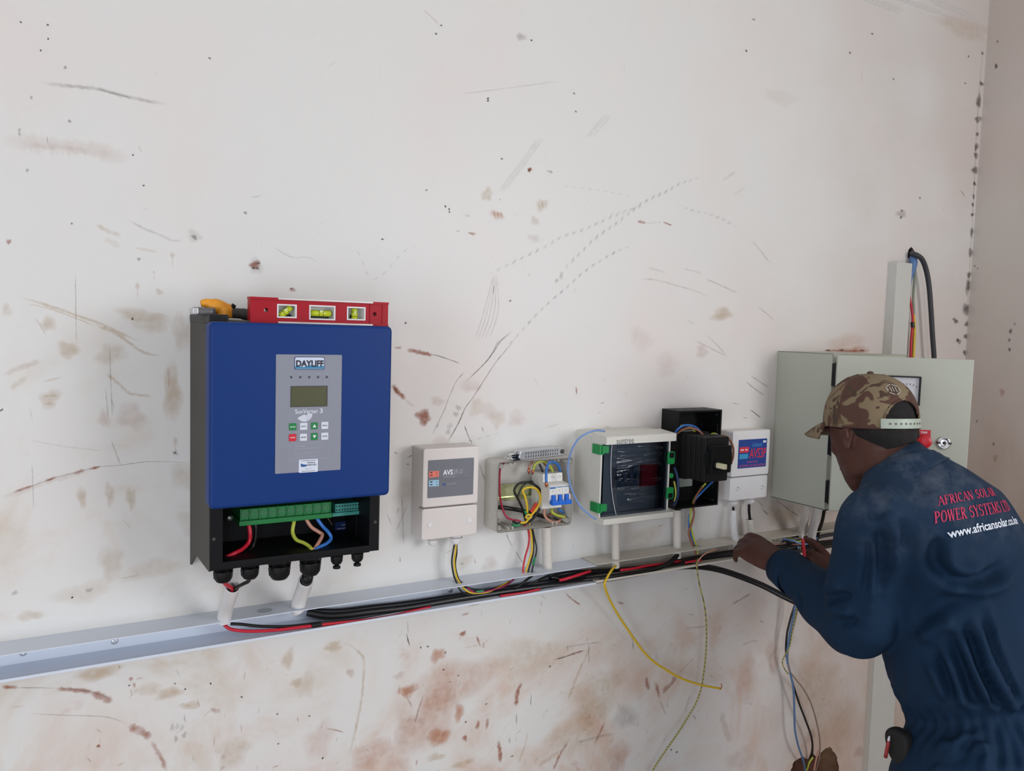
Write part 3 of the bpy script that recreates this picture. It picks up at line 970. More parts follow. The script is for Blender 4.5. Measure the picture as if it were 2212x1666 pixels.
m = MB(); m.rrect(*(1.4207,1.444,1.3876,1.4004), .003, .004, .0005); m.out('foil_scrap', CHROME, kb)
sw = thing('rotary_switch', (1.35, -.1, 1.28), 'black rotary isolator switch with cream shaft hanging out of the black housing', 'switch')
m = MB()
m.rrect(1.300, 1.376, 1.279, 1.389, .058, .075, .004)
for k in range(4):
    m.rrect(1.302, 1.374, 1.283, 1.386, .077 + k * .017, .091 + k * .017, .003, .001)
for k in range(5):
    m.box(1.306, 1.37, 1.286, 1.383, .07 + k * .016, .08 + k * .016)
m.out('contact_block', M('matt_black_plastic', (17, 17, 19), .55, var=.2), sw)
m = MB(); m.rrect(1.306, 1.368, 1.305, 1.368, .143, .158, .004, .001); m.rrect(1.300, 1.374, 1.322, 1.353, .143, .154, .002)
m.out('front_plate', BLACKP, sw)
sp_ = Vector((1.3228,-0.158,1.3247))
m = MB(); m.lathe(sp_, (0, -1, 0), [(-.002, .0105), (.003, .0105), (.003, .0075)], 18); m.out('shaft_collar', BLACKP, sw, smooth=30)
m = MB(); m.rrect(sp_.x - .0048, sp_.x + .0048, sp_.z - .0058, sp_.z + .0058, .155, .186, .002, .001)
m.out('shaft', M('cream_shaft', (218, 212, 178), .45), sw, smooth=30)

# ------------------------------------------------------------------ second voltage switcher (blue label)
av2 = thing('voltage_protector', (1.556, -.02, 1.2025), 'small white voltage protector box with blue and red label beside the grey cabinet', 'voltage protector')
X0, X1, Z0, Z1 = 1.489, 1.6225, 1.2035, 1.3805
zs = (1.5541,-0.04,1.2636)[2]
m = MB(); m.rrect(X0, X1, Z0, Z1, 0, .02, .004); m.out('base', CREAM, av2, smooth=40)
m = MB(); m.rrect(X0, X1, zs + .0008, Z1, .0202, .042, .005, .003); m.out('upper_cover', WHITE, av2, smooth=40)
m = MB(); m.rrect(X0, X1, Z0, zs - .0012, .0202, .040, .005, .003); m.out('terminal_cover', WHITE, av2, smooth=40)
BL = M('royal_blue_label', (22, 60, 140), .4)
m = MB(); m.rrect(*(1.5097,1.6096,1.2855,1.3581), .0415, .0428, .001)
lab = m.out('label_plate', BL, av2)
RI = M('red_label_ink', (214, 40, 62), .45)
m = MB(); m.rrect(*(1.5131,1.5457,1.3252,1.3393), .0425, .0433, .001); m.out('red_swatch', RI, lab)
m = MB(); m.rrect(*(1.5134,1.5435,1.3093,1.3217), .0425, .0433, .001); m.out('blue_swatch', M('sky_blue_print', (52, 150, 200), .45), lab)
text('AVS3P', *(1.5487,1.6079,1.3089,1.3346), .0431, RI, lab, bold=.012)
text('Sollatek', *(1.5562,1.5928,1.3389,1.349), .0431, M('pale_blue_script', (70, 150, 210), .45), lab, shear=.35)
text('THREE PHASE', *(1.5396,1.5792,1.2981,1.3023), .0431, M('pink_label_ink', (206, 96, 130), .5), lab)
text('AUTOMATIC VOLTAGE SWITCHER', *(1.5141,1.6059,1.2886,1.294), .0431, M('pink_label_ink'), lab)
m = MB(); m.box(*(1.5164,1.5277,1.3309,1.3338), .043, .0436); m.box(*(1.5326,1.5407,1.3307,1.3337), .043, .0436); m.box(*(1.5956,1.6057,1.3478,1.3532), .0425, .0432); m.out('swatch_print', WINK, lab)
for p in ((1.5154,-0.04,1.2338), (1.603,-0.04,1.2308)):
    m = MB(); m.lathe(p, (0, -1, 0), [(-.002, .0052), (.0005, .0052), (.0005, .004), (-.001, .003)], 14); m.out('cover_screw', STEEL, av2, smooth=30)
gland((*(1.5236,-0.022,1.1916)[:2], Z0), .0105, .016, WHITE, av2)
gland((*(1.583,-0.022,1.1914)[:2], Z0), .0105, .016, WHITE, av2)

# ------------------------------------------------------------------ grey steel control cabinet, door ajar
CG = M('cabinet_grey_green', (182, 185, 172), .42, var=.02, scale=200)
cb = thing('control_cabinet', (1.82, -.09, 1.19), 'large grey-green steel control cabinet with its door ajar behind the man', 'cabinet')
X0, X1, Z0, Z1, D1 = 1.68, 1.97, 1.1915, 1.5815, .175
m = MB()
m.box(X0, X1, Z0, Z1, 0, .002); m.box(X0, X0 + .0025, Z0, Z1, .002, D1, .001); m.box(X1 - .0025, X1, Z0, Z1, .002, D1, .001)
m.box(X0, X1, Z0, Z0 + .0025, .002, D1); m.box(X0, X1, Z1 - .0025, Z1, .002, D1, .001)
m.frame(X0, X1, Z0, Z1, .014, D1 - .002, D1)
m.out('cabinet_body', CG, cb, smooth=30)
m = MB(); m.box(X0 + .02, X1 - .02, Z0 + .02, Z1 - .02, .004, .007); m.out('backplate', M('galvanised_plate', (190, 190, 180), .4, metal=.5), cb)
th = R(-43.0)
DX = Matrix.Translation((1.668, -.195, 0)) @ Matrix.Rotation(th, 4, 'Z')
m = MB(); m.box(0, .302, 1.1965, 1.5785, -.014, 0, .0025, 3)
m.box(.004, .298, 1.200, 1.575, -.022, -.014)
door = m.out('door', CG, cb, xf=DX, smooth=40)
for z in (1.53, 1.36, 1.24):
    m = MB(); m.box(X0 - .003, X0 + .012, z - .028, z + .028, D1 - .001, D1 + .016, .001); m.cyl((X0 - .001, -.186, z - .03), (X0 - .001, -.186, z + .03), .0045, seg=10)
    m.out('hinge', M('black_hinge', (28, 28, 30), .3, metal=.6), cb, smooth=30)
s0, zt_ = 0.1159,1.5344
s1, zb_ = 0.1874,1.4655
m = MB(); m.frame(s0, s1, zb_, zt_, .003, 0, .012)
am = m.out('ammeter_bezel', BLACKP, door, xf=DX)
m = MB(); m.box(s0 + .003, s1 - .003, zb_ + .003, zt_ - .003, 0, .006)
m.out('ammeter_dial', M('meter_dial_white', (206, 206, 212), .3), door, xf=DX)
m = MB()
c = Vector(((s0 + s1) / 2 + .008, 0, zb_ + .012))
for k in range(9):
    a = R(60 + k * 11)
    m.box(c.x + math.cos(a) * .038 - .0006, c.x + math.cos(a) * .038 + .0006, c.z + math.sin(a) * .038 - .002, c.z + math.sin(a) * .038 + .002, .006, .0066)
m.box(c.x - .0005, c.x + .0005, c.z, c.z + .03, .007, .0075)
m.out('dial_print', INK, door, xf=DX)
s0, zt_ = 0.1883,1.4079
s1, zb_ = 0.2177,1.3652
m = MB(); m.rrect(s0, s1, zb_ + .004, zt_, 0, .0015, .001)
m.out('trip_plate', M('red_trip_plate', (196, 20, 42), .4), door, xf=DX)
text('TRIP', s0 + .007, s1 - .007, zt_ - .0085, zt_ - .004, .0018, WINK, door, xf=DX, bold=.02)
sc_, zc_ = 0.2026,1.3809
m = MB(); m.lathe((sc_, 0, zc_), (0, -1, 0), [(0, .014), (.008, .014), (.008, .0155), (.016, .0155), (.019, .0135), (.0195, .005)], 24)
m.out('trip_button', M('red_mushroom_button', (206, 24, 42), .35), door, xf=DX, smooth=40)
sc_, zc_ = 0.2472,1.3791
m = MB(); m.lathe((sc_, 0, zc_), (0, -1, 0), [(0, .0155), (.003, .0155), (.005, .013), (.005, .0105), (.002, .0100), (.002, .006), (.0045, .006)], 24)
lk = m.out('lock_barrel', CHROME, door, xf=DX, smooth=40)
m = MB(); m.rrect(sc_ - .0035, sc_ + .0035, zc_ - .0035, zc_ + .0035, .004, .0052, .0005); m.box(sc_ - .016, sc_ - .010, zc_ - .0025, zc_ + .0025, .003, .0056); m.box(sc_ + .010, sc_ + .016, zc_ - .0025, zc_ + .0025, .003, .0056)
m.out('lock_slot', M('dark_slot'), door, xf=DX)


# ------------------------------------------------------------------ cable trunking along the wall
TRW = M('white_trunking_pvc', (214, 221, 233), .38, var=.02)  # bluish tint paints cool skylight into the white PVC
TRC = M('ivory_trunking_pvc', (214, 208, 196), .42, var=.02)
TZ1, TZ0, TD = 1.0985, 1.0565, .062


def trunk(name, x0, x1, mat, label, z0, z1, dep, holes=(), notch=(), bottom=True):
    t = thing(name, ((x0 + x1) / 2, -.02, z0), label, 'cable trunking', 'open cable trunking along the wall')
    bm = bmesh.new()
    # top flange as a flat face with round entry holes cut out (x, d)
    lp = [(x0, 0)]
    lp += [(x1, 0), (x1, dep)]
    for a, b, c in notch[::-1]:
        lp += [(b, dep), (b - .002, dep - c), (a + .004, dep - c * .8), (a, dep)]
    lp += [(x0, dep)]
    loops = [lp]
    for hx, hd, hr in holes:
        loops.append([(hx + hr * math.cos(R(k * 20)), hd + hr * math.sin(R(k * 20))) for k in range(18)])
    es = []
    for l_ in loops:
        vs = [bm.verts.new((x, -d, z1)) for x, d in l_]
        es += [bm.edges.new((vs[i], vs[(i + 1) % len(vs)])) for i in range(len(vs))]
    bmesh.ops.triangle_fill(bm, use_beauty=True, edges=es, normal=(0, 0, 1))
    ex = bmesh.ops.extrude_face_region(bm, geom=list(bm.faces))
    for v in [g for g in ex['geom'] if isinstance(g, bmesh.types.BMVert)]:
        v.co.z -= .0016
    bmesh.ops.recalc_face_normals(bm, faces=bm.faces)
    m = MB(); m.bm = bm
    m.out('top_flange', mat, t)
    m = MB(); m.box(x0, x1, z0, z1 - .0017, 0, .0016); m.out('back_web', mat, t)
    if bottom:
        m = MB(); m.side([(0.0017, z0), (dep, z0 - .001), (dep, z0 + .0035), (dep - .002, z0 + .0035), (dep - .003, z0 + .0016), (.0017, z0 + .0025)], x0, x1); m.out('bottom_flange', mat, t)
    return t


HX = {k: v for k, v in dict(c1=(0.2741,-0.045,1.0986), c2=(0.405,-0.04,1.0962), blank=(0.3463,-0.04,1.1009), avs=(0.7366,-0.04,1.1029), jb=(0.9098,-0.035,1.1026)).items()}
tA = trunk('cable_trunking', -1.6, 1.068, TRW, 'long white open cable trunking sloping under the blue inverter, left run', TZ0, TZ1, TD,
           holes=[(HX['c1'][0], .045, .0135), (HX['c2'][0], .036, .0135), (HX['avs'][0], .036, .0115), (HX['jb'][0], .036, .0115)])
tB = trunk('cable_trunking', 1.069, 1.53, TRC, 'ivory open cable trunking under the smoked-door enclosure, middle run', TZ0 + .003, TZ1 + .0025, TD,
           holes=[((1.3929,-0.03,1.0932)[0], .035, .0115)])
tC = trunk('cable_trunking', 1.532, 2.3, TRC, 'ivory open cable trunking under the grey cabinet, right run behind the man', TZ0 + .002, TZ1 + .001, TD,
           notch=[(1.605, 1.625, .02), (1.735, 1.765, .03)], bottom=False)
m = MB()
m.lathe(((0.3463,-0.04,1.1009)[0], -.036, TZ1), (0, 0, 1), [(0, .0135), (.0006, .0135), (.0006, .0125), (.0002, .0122), (.0002, .001)], 22)
m.out('knockout', M('worn_pvc_grey', (176, 184, 190), .5), tA)
for p in ((0.1044,-0.004,1.0711), (-0.0285,-0.004,1.0752), (0.736,-0.004,1.0709)):
    m = MB(); m.lathe((p[0], -.0016, p[2]), (0, -1, 0), [(0, .0055), (.0012, .005), (.002, .0025), (.0012, .001)], 12)
    m.out('fixing_screw', STEEL, tA, smooth=40)
p = (1.123,-0.004,1.0515)
m = MB(); m.lathe((p[0] + .01, -.0016, p[2]), (0, -1, 0), [(0, .0055), (.0012, .005), (.002, .0025), (.0012, .001)], 12)
m.out('fixing_screw', STEEL, tB, smooth=40)

# ------------------------------------------------------------------ vertical trunking by the cabinet, lower strip behind the man
vx0, vx1, vz0, vz1 = (2.1177,2.1886,1.5452,1.8417)
vt = thing('cable_trunking', ((vx0 + vx1) / 2, -.01, vz0), 'upright grey-white trunking with wires emerging above the grey cabinet', 'cable trunking')
m = MB(); m.box(vx0, vx0 + .0016, vz0 - .2, vz1, 0, .0265); m.box(vx0, vx1, vz0 - .2, vz1, .0266, .028); m.box(vx0 + .0017, vx1 + .012, vz0 - .2, vz1 - .004, 0, .0014)
m.out('trunking_channel', M('grey_white_pvc', (204, 204, 198), .45, var=.03), vt)
gx0, gx1, gz0, gz1 = (2.1404,2.2539,0.2219,0.7112)
ls = thing('cable_trunking', ((gx0 + gx1) / 2, -.01, .2), 'upright white trunking strip on the lower wall behind the man', 'cable trunking')
m = MB(); m.box(gx0, gx1, .02, 1.055, 0, .02, .002); m.out('trunking_cover', M('grey_white_pvc'), ls)
m = MB(); m.box(gx0 - .001, gx0 + .003, .02, 1.055, 0, .014); m.out('trunking_base', TRC, ls)

# ------------------------------------------------------------------ flexible conduits
CW = M('white_conduit', (224, 222, 222), .45, var=.02)
CWW = M('ivory_conduit', (216, 210, 202), .5, var=.02)


def conduit(pts, r, label, ribbed=True, mat=CWW, pitch=.0034, n=10, group=None):
    P = spline(pts, n)
    # resample evenly
    L = [0.0]
    for a, b in zip(P[:-1], P[1:]):
        L.append(L[-1] + (b - a).length)
    N = max(8, int(L[-1] / (pitch / 4))) if ribbed else 24
    Q, RR = [], []
    j = 0
    for i in range(N + 1):
        s = L[-1] * i / N
        while j < len(P) - 2 and L[j + 1] < s:
            j += 1
        t = (s - L[j]) / max(1e-9, L[j + 1] - L[j])
        Q.append(P[j].lerp(P[j + 1], t))
        RR.append(r * (1 + (.075 * math.sin(2 * math.pi * s / pitch) if ribbed else 0)))
    o = thing('conduit', Q[-1], label, 'conduit', group)
    m = MB(); m.tube(Q, RR, 18, closed=False)
    # hollow ends
    m.tube([Q[0] + (Q[0] - Q[1]) * 0.01, Q[0].lerp(Q[4 if ribbed else 1], 1)], [r * .86, r * .86], 18, closed=False)
    m.rings([[Q[0] + (v - Q[0]) * s for v in ring_at(Q, r)] for s in (1.0, .86)], closed=False)
    m.out('conduit_tube', mat, o, smooth=60)
    return o


def ring_at(Q, r):
    t = (Q[1] - Q[0]).normalized()
    u = t.orthogonal().normalized()
    v = t.cross(u)
    return [Q[0] + (u * math.cos(2 * math.pi * k / 18) + v * math.sin(2 * math.pi * k / 18)) * r for k in range(18)]


conduit([(0.2747,-0.115,1.1756),(0.2745,-0.09,1.1506),(0.2747,-0.062,1.1239),(0.2739,-0.046,1.0982),(0.2741,-0.045,1.0903)], .0122, 'white conduit rising from the trunking to the first gland of the blue inverter', False, CW)
c2 = conduit([(0.3953,-0.125,1.1733),(0.4014,-0.09,1.1473),(0.4048,-0.055,1.1191),(0.4058,-0.037,1.0943),(0.4059,-0.037,1.0907)], .0122, 'white conduit rising from the trunking to the fourth gland of the blue inverter', True, CW, .0022)
m = MB(); m.tube([(0.3941,-0.14,1.1867),(0.3974,-0.118,1.1644)], .0098, 16); m.out('black_sleeve', BLACKP, c2, smooth=60)
conduit([(0.9524,-0.03,1.1906),(0.9553,-0.03,1.1471),(0.9583,-0.03,1.0992),(0.9584,-0.03,1.095)], .0105, 'ivory ribbed conduit under the open junction box')
conduit([(1.1257,-0.05,1.1886),(1.13,-0.047,1.1478),(1.1337,-0.045,1.1017),(1.1354,-0.044,1.0807)], .0092, 'ivory ribbed conduit under the left end of the smoked-door enclosure')
conduit([(1.3224,-0.035,1.1978),(1.3296,-0.03,1.1507),(1.3326,-0.03,1.0978),(1.3338,-0.03,1.0759)], .0098, 'ivory ribbed conduit under the right end of the smoked-door enclosure')
c6 = conduit([(1.517,-0.028,1.1755),(1.5146,-0.032,1.1504),(1.5135,-0.038,1.1221),(1.5184,-0.045,1.0875)], .0092, 'ribbed conduit under the left gland of the small white protector box', True, CW, .0042)
m = MB(); m.tube([(1.5184,-0.026,1.1845),(1.5172,-0.028,1.1719)], .0032, 10); m.out('cable_end', BLACKP, c6)
c7 = conduit([(1.5824,-0.024,1.1457),(1.5851,-0.026,1.124),(1.5893,-0.03,1.1002),(1.5934,-0.034,1.0763)], .0085, 'ribbed conduit with bare black cable under the right gland of the small white protector box', True, CWW, .004)
m = MB(); m.tube([(1.5785,-0.022,1.1845),(1.5787,-0.023,1.1665),(1.5826,-0.024,1.1433)], .0036, 10); m.out('cable_end', BLACKP, c7)
conduit([(1.7037,-0.105,1.2088),(1.7101,-0.095,1.1699),(1.7432,-0.06,1.1222),(1.7523,-0.05,1.0901)], .0098, 'ribbed conduit under the grey cabinet, partly hidden by the second conduit', True, CWW, .004)
conduit([(1.7195,-0.125,1.2115),(1.7361,-0.105,1.1575),(1.7578,-0.08,1.1129),(1.7704,-0.066,1.077)], .0105, 'smooth white conduit under the grey cabinet nearest the man', False, CW)

# ------------------------------------------------------------------ cables and wires
KBLK = M('black_cable_sheath', (20, 20, 23), .35, var=.15, scale=20)
KGRY = M('charcoal_cable_sheath', (52, 54, 60), .5, var=.1, scale=20)
WRED = M('red_wire', (198, 26, 50), .38)
WBLK = M('black_wire', (18, 17, 19), .4)
WYEL = M('yellow_wire', (222, 186, 40), .4)
WBLU = M('blue_wire', (54, 116, 196), .4)
WLBL = M('pale_blue_wire', (118, 152, 208), .4)
WBRN = M('brown_wire', (150, 96, 74), .45)
WPNK = M('dusty_pink_wire', (196, 142, 122), .45)
WYG = M('yellow_green_wire', (186, 194, 72), .42)
WGRY = M('grey_brown_wire', (150, 130, 116), .5)
WGRN = M('green_wire', (30, 130, 84), .45)


def striped(name, a, b, scale):
    m = bpy.data.materials.new(name)
    m.use_nodes = True
    nt = m.node_tree
    tc = nt.nodes.new('ShaderNodeTexCoord')
    wv = nt.nodes.new('ShaderNodeTexWave')
    wv.wave_type = 'BANDS'; wv.bands_direction = 'DIAGONAL'
    wv.inputs['Scale'].default_value = scale
    rp = nt.nodes.new('ShaderNodeValToRGB')
    rp.color_ramp.interpolation = 'CONSTANT'
    rp.color_ramp.elements[0].color = col(a)
    rp.color_ramp.elements[1].position = .62
    rp.color_ramp.elements[1].color = col(b)
    nt.links.new(tc.outputs['Object'], wv.inputs['Vector'])
    nt.links.new(wv.outputs['Fac'], rp.inputs[0])
    nt.links.new(rp.outputs[0], nt.nodes['Principled BSDF'].inputs['Base Color'])
    nt.nodes['Principled BSDF'].inputs['Roughness'].default_value = .45
    return m


STR = striped('yellow_green_striped_wire', (176, 164, 92), (112, 118, 66), 60)


def cable(name, pts, r, mat, label, group=None, n=7, seg=8, cat=None):
    P = spline(pts, n)
    m = MB(); m.tube(P, r, seg)
    o = m.out(name, mat, None, smooth=70)
    return tag(o, label, cat or name.split('_')[-1], group)


# inverter bay
w = cable('wire', [(0.2962,-0.11,1.2904),(0.2968,-0.125,1.2842),(0.2988,-0.13,1.2695),(0.2974,-0.13,1.254),(0.2849,-0.14,1.2454),(0.269,-0.15,1.2421),(0.2581,-0.15,1.2373),(0.2524,-0.15,1.2288),(0.2525,-0.15,1.2166),(0.2525,-0.15,1.2013),(0.2588,-0.14,1.1898),(0.2711,-0.122,1.1766),(0.2754,-0.112,1.1667),(0.2767,-0.098,1.1527)], .0036, WRED, 'red wire from the green terminal block down through the first inverter gland')
w = cable('wire', [(0.3099,-0.11,1.2923),(0.31,-0.12,1.2818),(0.3102,-0.12,1.2581),(0.3057,-0.12,1.2427),(0.2953,-0.13,1.237),(0.2894,-0.14,1.2309),(0.2932,-0.15,1.2245),(0.2948,-0.15,1.2088),(0.2934,-0.15,1.1942),(0.2855,-0.142,1.1868),(0.278,-0.125,1.1765),(0.2769,-0.112,1.1649),(0.2775,-0.098,1.151)], .003, WBLK, 'black wire from the green terminal block down through the second inverter gland')
cable('wire', [(0.3797,-0.11,1.2907),(0.3733,-0.125,1.2784),(0.3698,-0.13,1.2622),(0.3735,-0.14,1.2513),(0.3834,-0.15,1.2471),(0.3901,-0.16,1.2424),(0.3925,-0.168,1.2362),(0.3966,-0.155,1.214)], .0032, WYG, 'yellow-green wire curving from terminal block to inverter gland')
cable('wire', [(0.3958,-0.11,1.2917),(0.3941,-0.125,1.2828),(0.4017,-0.13,1.2686),(0.4133,-0.135,1.2596),(0.4183,-0.14,1.2554),(0.4121,-0.15,1.2496),(0.4006,-0.162,1.241),(0.3941,-0.168,1.2345),(0.3966,-0.155,1.214)], .0032, WPNK, 'dusty pink wire bent sharply between terminal block and inverter gland')
cable('wire', [(0.413,-0.11,1.2918),(0.4136,-0.125,1.281),(0.4221,-0.13,1.2674),(0.4298,-0.14,1.2575),(0.4324,-0.145,1.2486),(0.422,-0.155,1.2432),(0.4067,-0.163,1.2405),(0.3965,-0.168,1.2358),(0.3974,-0.155,1.2155)], .0032, WBLU, 'blue wire bowed from terminal block to inverter gland')
cable('wire', [(0.4353,-0.1,1.2818),(0.4454,-0.09,1.2686),(0.4572,-0.075,1.253)], .0012, WGRY, 'thin grey wire beside the navy board sticker in the inverter')
cable('wire', [(0.2898,-0.11,1.2309),(0.2958,-0.11,1.227),(0.2983,-0.12,1.2238)], .0014, WGRY, 'thin grey wire at the lower left of the inverter bay')

# long runs in the trunking
cable('cable', [(0.429,-0.02,1.0773),(0.4592,-0.026,1.0683),(0.498,-0.032,1.065),(0.5483,-0.034,1.0642),(0.6249,-0.036,1.0614),(0.6952,-0.037,1.0626),(0.7686,-0.038,1.0637),(0.8573,-0.038,1.0629),(0.9558,-0.038,1.0604),(1.0247,-0.038,1.0572),(1.0975,-0.04,1.0565),(1.1938,-0.04,1.0568),(1.3051,-0.042,1.0587),(1.3827,-0.05,1.0534),(1.4467,-0.075,1.0406),(1.5221,-0.12,1.0109),(1.5652,-0.17,0.9851),(1.615,-0.24,0.9564)], .0076, KBLK, 'thickest black cable running in the trunking and sagging out to the man', n=8, seg=12)
cable('cable', [(0.4349,-0.012,1.0765),(0.4902,-0.014,1.0677),(0.555,-0.016,1.0657),(0.6333,-0.016,1.0624),(0.7583,-0.016,1.0615),(0.9276,-0.018,1.0625),(1.1162,-0.018,1.0607),(1.2536,-0.018,1.0586),(1.4012,-0.018,1.0635),(1.5588,-0.02,1.0646),(1.7203,-0.03,1.0611),(1.9076,-0.03,1.0531),(2.1115,-0.03,1.05)], .0058, KBLK, 'second black cable lying at the back of the trunking', n=6, seg=10)
cable('cable', [(0.9742,-0.02,1.0735),(1.0176,-0.03,1.0601),(1.0832,-0.045,1.0619),(1.1568,-0.052,1.0628),(1.2251,-0.052,1.0627),(1.2874,-0.045,1.0685),(1.3145,-0.04,1.0786),(1.3359,-0.032,1.0865)], .0058, KBLK, 'black cable turning up into the conduit below the smoked-door enclosure', n=7, seg=10)
cable('cable', [(0.9747,-0.012,1.0691),(1.0113,-0.02,1.075),(1.062,-0.02,1.0726),(1.1546,-0.02,1.0651),(1.2762,-0.025,1.0622),(1.3901,-0.03,1.0633),(1.4735,-0.04,1.0677),(1.5658,-0.045,1.0641),(1.7036,-0.045,1.0542),(1.8693,-0.045,1.0532),(2.0483,-0.045,1.0522)], .0055, KBLK, 'black cable passing under the hands in the right trunking', n=6, seg=10)
cable('cable', [(1.6743,-0.055,1.0577),(1.7639,-0.055,1.0511),(1.8568,-0.055,1.052),(1.9737,-0.055,1.052)], .0058, KBLK, 'short stretch of black cable in the right trunking below the white conduits', n=5, seg=10)
cable('cable', [(1.7313,-0.02,1.0675),(1.7925,-0.03,1.0683),(1.8864,-0.03,1.0737),(2.0056,-0.03,1.0692)], .005, KGRY, 'charcoal cable at the top of the right trunking', n=5, seg=10)
cable('cable', [(1.7642,-0.11,1.1988),(1.7876,-0.085,1.1396),(1.8181,-0.05,1.0934),(1.8377,-0.03,1.0634)], .0045, KBLK, 'black cable hanging from the cabinet beside the white conduits', n=6, seg=10)
w = cable('wire', [(0.2751,-0.04,1.0851),(0.2867,-0.045,1.0766),(0.3175,-0.05,1.0698),(0.3659,-0.052,1.0649),(0.4077,-0.053,1.0635),(0.4683,-0.054,1.0609),(0.5318,-0.054,1.057),(0.5888,-0.053,1.0558),(0.623,-0.05,1.0578),(0.6711,-0.045,1.0582)], .0031, WRED, 'red wire along the bottom of the trunking below the inverter')
w = cable('wire', [(0.2871,-0.035,1.0832),(0.304,-0.038,1.0806),(0.3354,-0.042,1.0734),(0.3758,-0.046,1.0673),(0.4091,-0.048,1.0651),(0.4431,-0.05,1.0646),(0.507,-0.046,1.0583),(0.5932,-0.042,1.0561),(0.6632,-0.04,1.0597)], .0029, WBLK, 'black wire along the bottom of the trunking below the inverter')
tag(MB().tube([(0.4271,-0.054,1.0641),(0.4454,-0.054,1.0638)], .0045, 10).out('wire_sleeve', KBLK), 'short black sleeve around the red wire in the trunking', 'sleeve')
cable('wire', [(0.8281,-0.05,1.0598),(0.8835,-0.052,1.0594),(0.9267,-0.05,1.0608)], .0028, WRED, 'red wire showing under the thick cable below the junction box')
cable('wire', [(0.9765,-0.05,1.0735),(0.9944,-0.054,1.0764),(1.0355,-0.05,1.0802),(1.0667,-0.04,1.0797)], .0034, WRED, 'short red wire end lying over the black cables below the smoked-door enclosure')
cable('wire', [(1.1444,-0.05,1.0747),(1.1832,-0.052,1.0747),(1.2261,-0.05,1.0753),(1.2701,-0.04,1.0705),(1.3447,-0.03,1.0665)], .003, WRED, 'red wire in the middle trunking behind the yellow wire')
cable('wire', [(1.3461,-0.045,1.0658),(1.3712,-0.05,1.0686),(1.394,-0.05,1.067)], .0028, WRED, 'short red wire end beside the striped wire in the trunking')
cable('wire', [(1.3711,-0.06,1.0645),(1.3732,-0.065,1.077),(1.3921,-0.065,1.0884),(1.4364,-0.06,1.0935)], .0018, WPNK, 'thin pink wire end by the left hand')
cable('wire', [(1.7009,-0.03,1.0833),(1.7171,-0.05,1.0814),(1.7473,-0.06,1.0705),(1.7871,-0.06,1.0737),(1.8138,-0.05,1.0785)], .0025, WLBL, 'pale blue wire looped below the cabinet conduits')
cable('wire', [(1.7184,-0.03,1.0864),(1.7293,-0.055,1.0788),(1.7554,-0.06,1.0822),(1.7892,-0.058,1.078)], .0022, WYG, 'yellow-green wire looped below the cabinet conduits')
cable('wire', [(1.6603,-0.02,1.0703),(1.7201,-0.03,1.0636),(1.7685,-0.035,1.0632)], .003, WPNK, 'dusty pink wire in the right trunking behind the red tool')
cable('wire', [(1.7014,-0.03,1.0757),(1.7427,-0.04,1.0862),(1.7825,-0.045,1.0832),(1.8102,-0.045,1.0828)], .0026, WBLK, 'black wire looped under the cabinet conduits')

# tails from the first protector box into the trunking
g = 'tails of the first voltage protector'
cable('wire', [(0.7299,-0.03,1.1821),(0.7242,-0.034,1.1645),(0.7217,-0.034,1.1408),(0.7266,-0.034,1.1141),(0.7324,-0.036,1.0984),(0.7345,-0.045,1.0872),(0.7486,-0.045,1.0746),(0.7756,-0.045,1.0688)], .0019, WBLK, 'left black tail from the cream protector box into the trunking', g)
cable('wire', [(0.7321,-0.03,1.1819),(0.7285,-0.036,1.1645),(0.726,-0.036,1.1408),(0.7309,-0.036,1.1141),(0.7387,-0.036,1.0976),(0.7458,-0.05,1.0852),(0.762,-0.05,1.0761),(0.7946,-0.05,1.0725),(0.8248,-0.045,1.0766),(0.8614,-0.03,1.0812)], .0019, WYEL, 'yellow tail from the cream protector box into the trunking', g)
cable('wire', [(0.7331,-0.03,1.1818),(0.7338,-0.03,1.1575),(0.7312,-0.03,1.1337),(0.7372,-0.03,1.1087),(0.7441,-0.034,1.0943),(0.7536,-0.045,1.0865),(0.7862,-0.045,1.0771),(0.8165,-0.04,1.0743),(0.8501,-0.03,1.0767)], .0022, WBLK, 'right black tail from the cream protector box into the trunking', g)
cable('wire', [(0.7505,-0.03,1.0903),(0.7543,-0.048,1.0854),(0.7707,-0.05,1.0749),(0.8,-0.05,1.0747),(0.8415,-0.045,1.0782),(0.8728,-0.03,1.0837)], .0019, M('purple_red_wire', (150, 30, 80), .4), 'purple-red wire in the trunking under the cream protector box')
tag(MB().tube([(0.7706,-0.05,1.0769),(0.7879,-0.05,1.0764)], .0026, 8).out('wire_sleeve', WGRN), 'green sleeve on a wire in the trunking under the cream protector box', 'sleeve')
cable('wire', [(0.8598,-0.03,1.0592),(0.8705,-0.05,1.0737),(0.8908,-0.05,1.085),(0.9193,-0.03,1.0857)], .0026, WBLK, 'black wire rising to the junction box hole, left of its twin', 'black wires under the junction box hole')
cable('wire', [(0.8907,-0.03,1.067),(0.9073,-0.05,1.0767),(0.9338,-0.045,1.0819),(0.968,-0.02,1.0775)], .0026, WBLK, 'black wire under the junction box hole, right of its twin', 'black wires under the junction box hole')

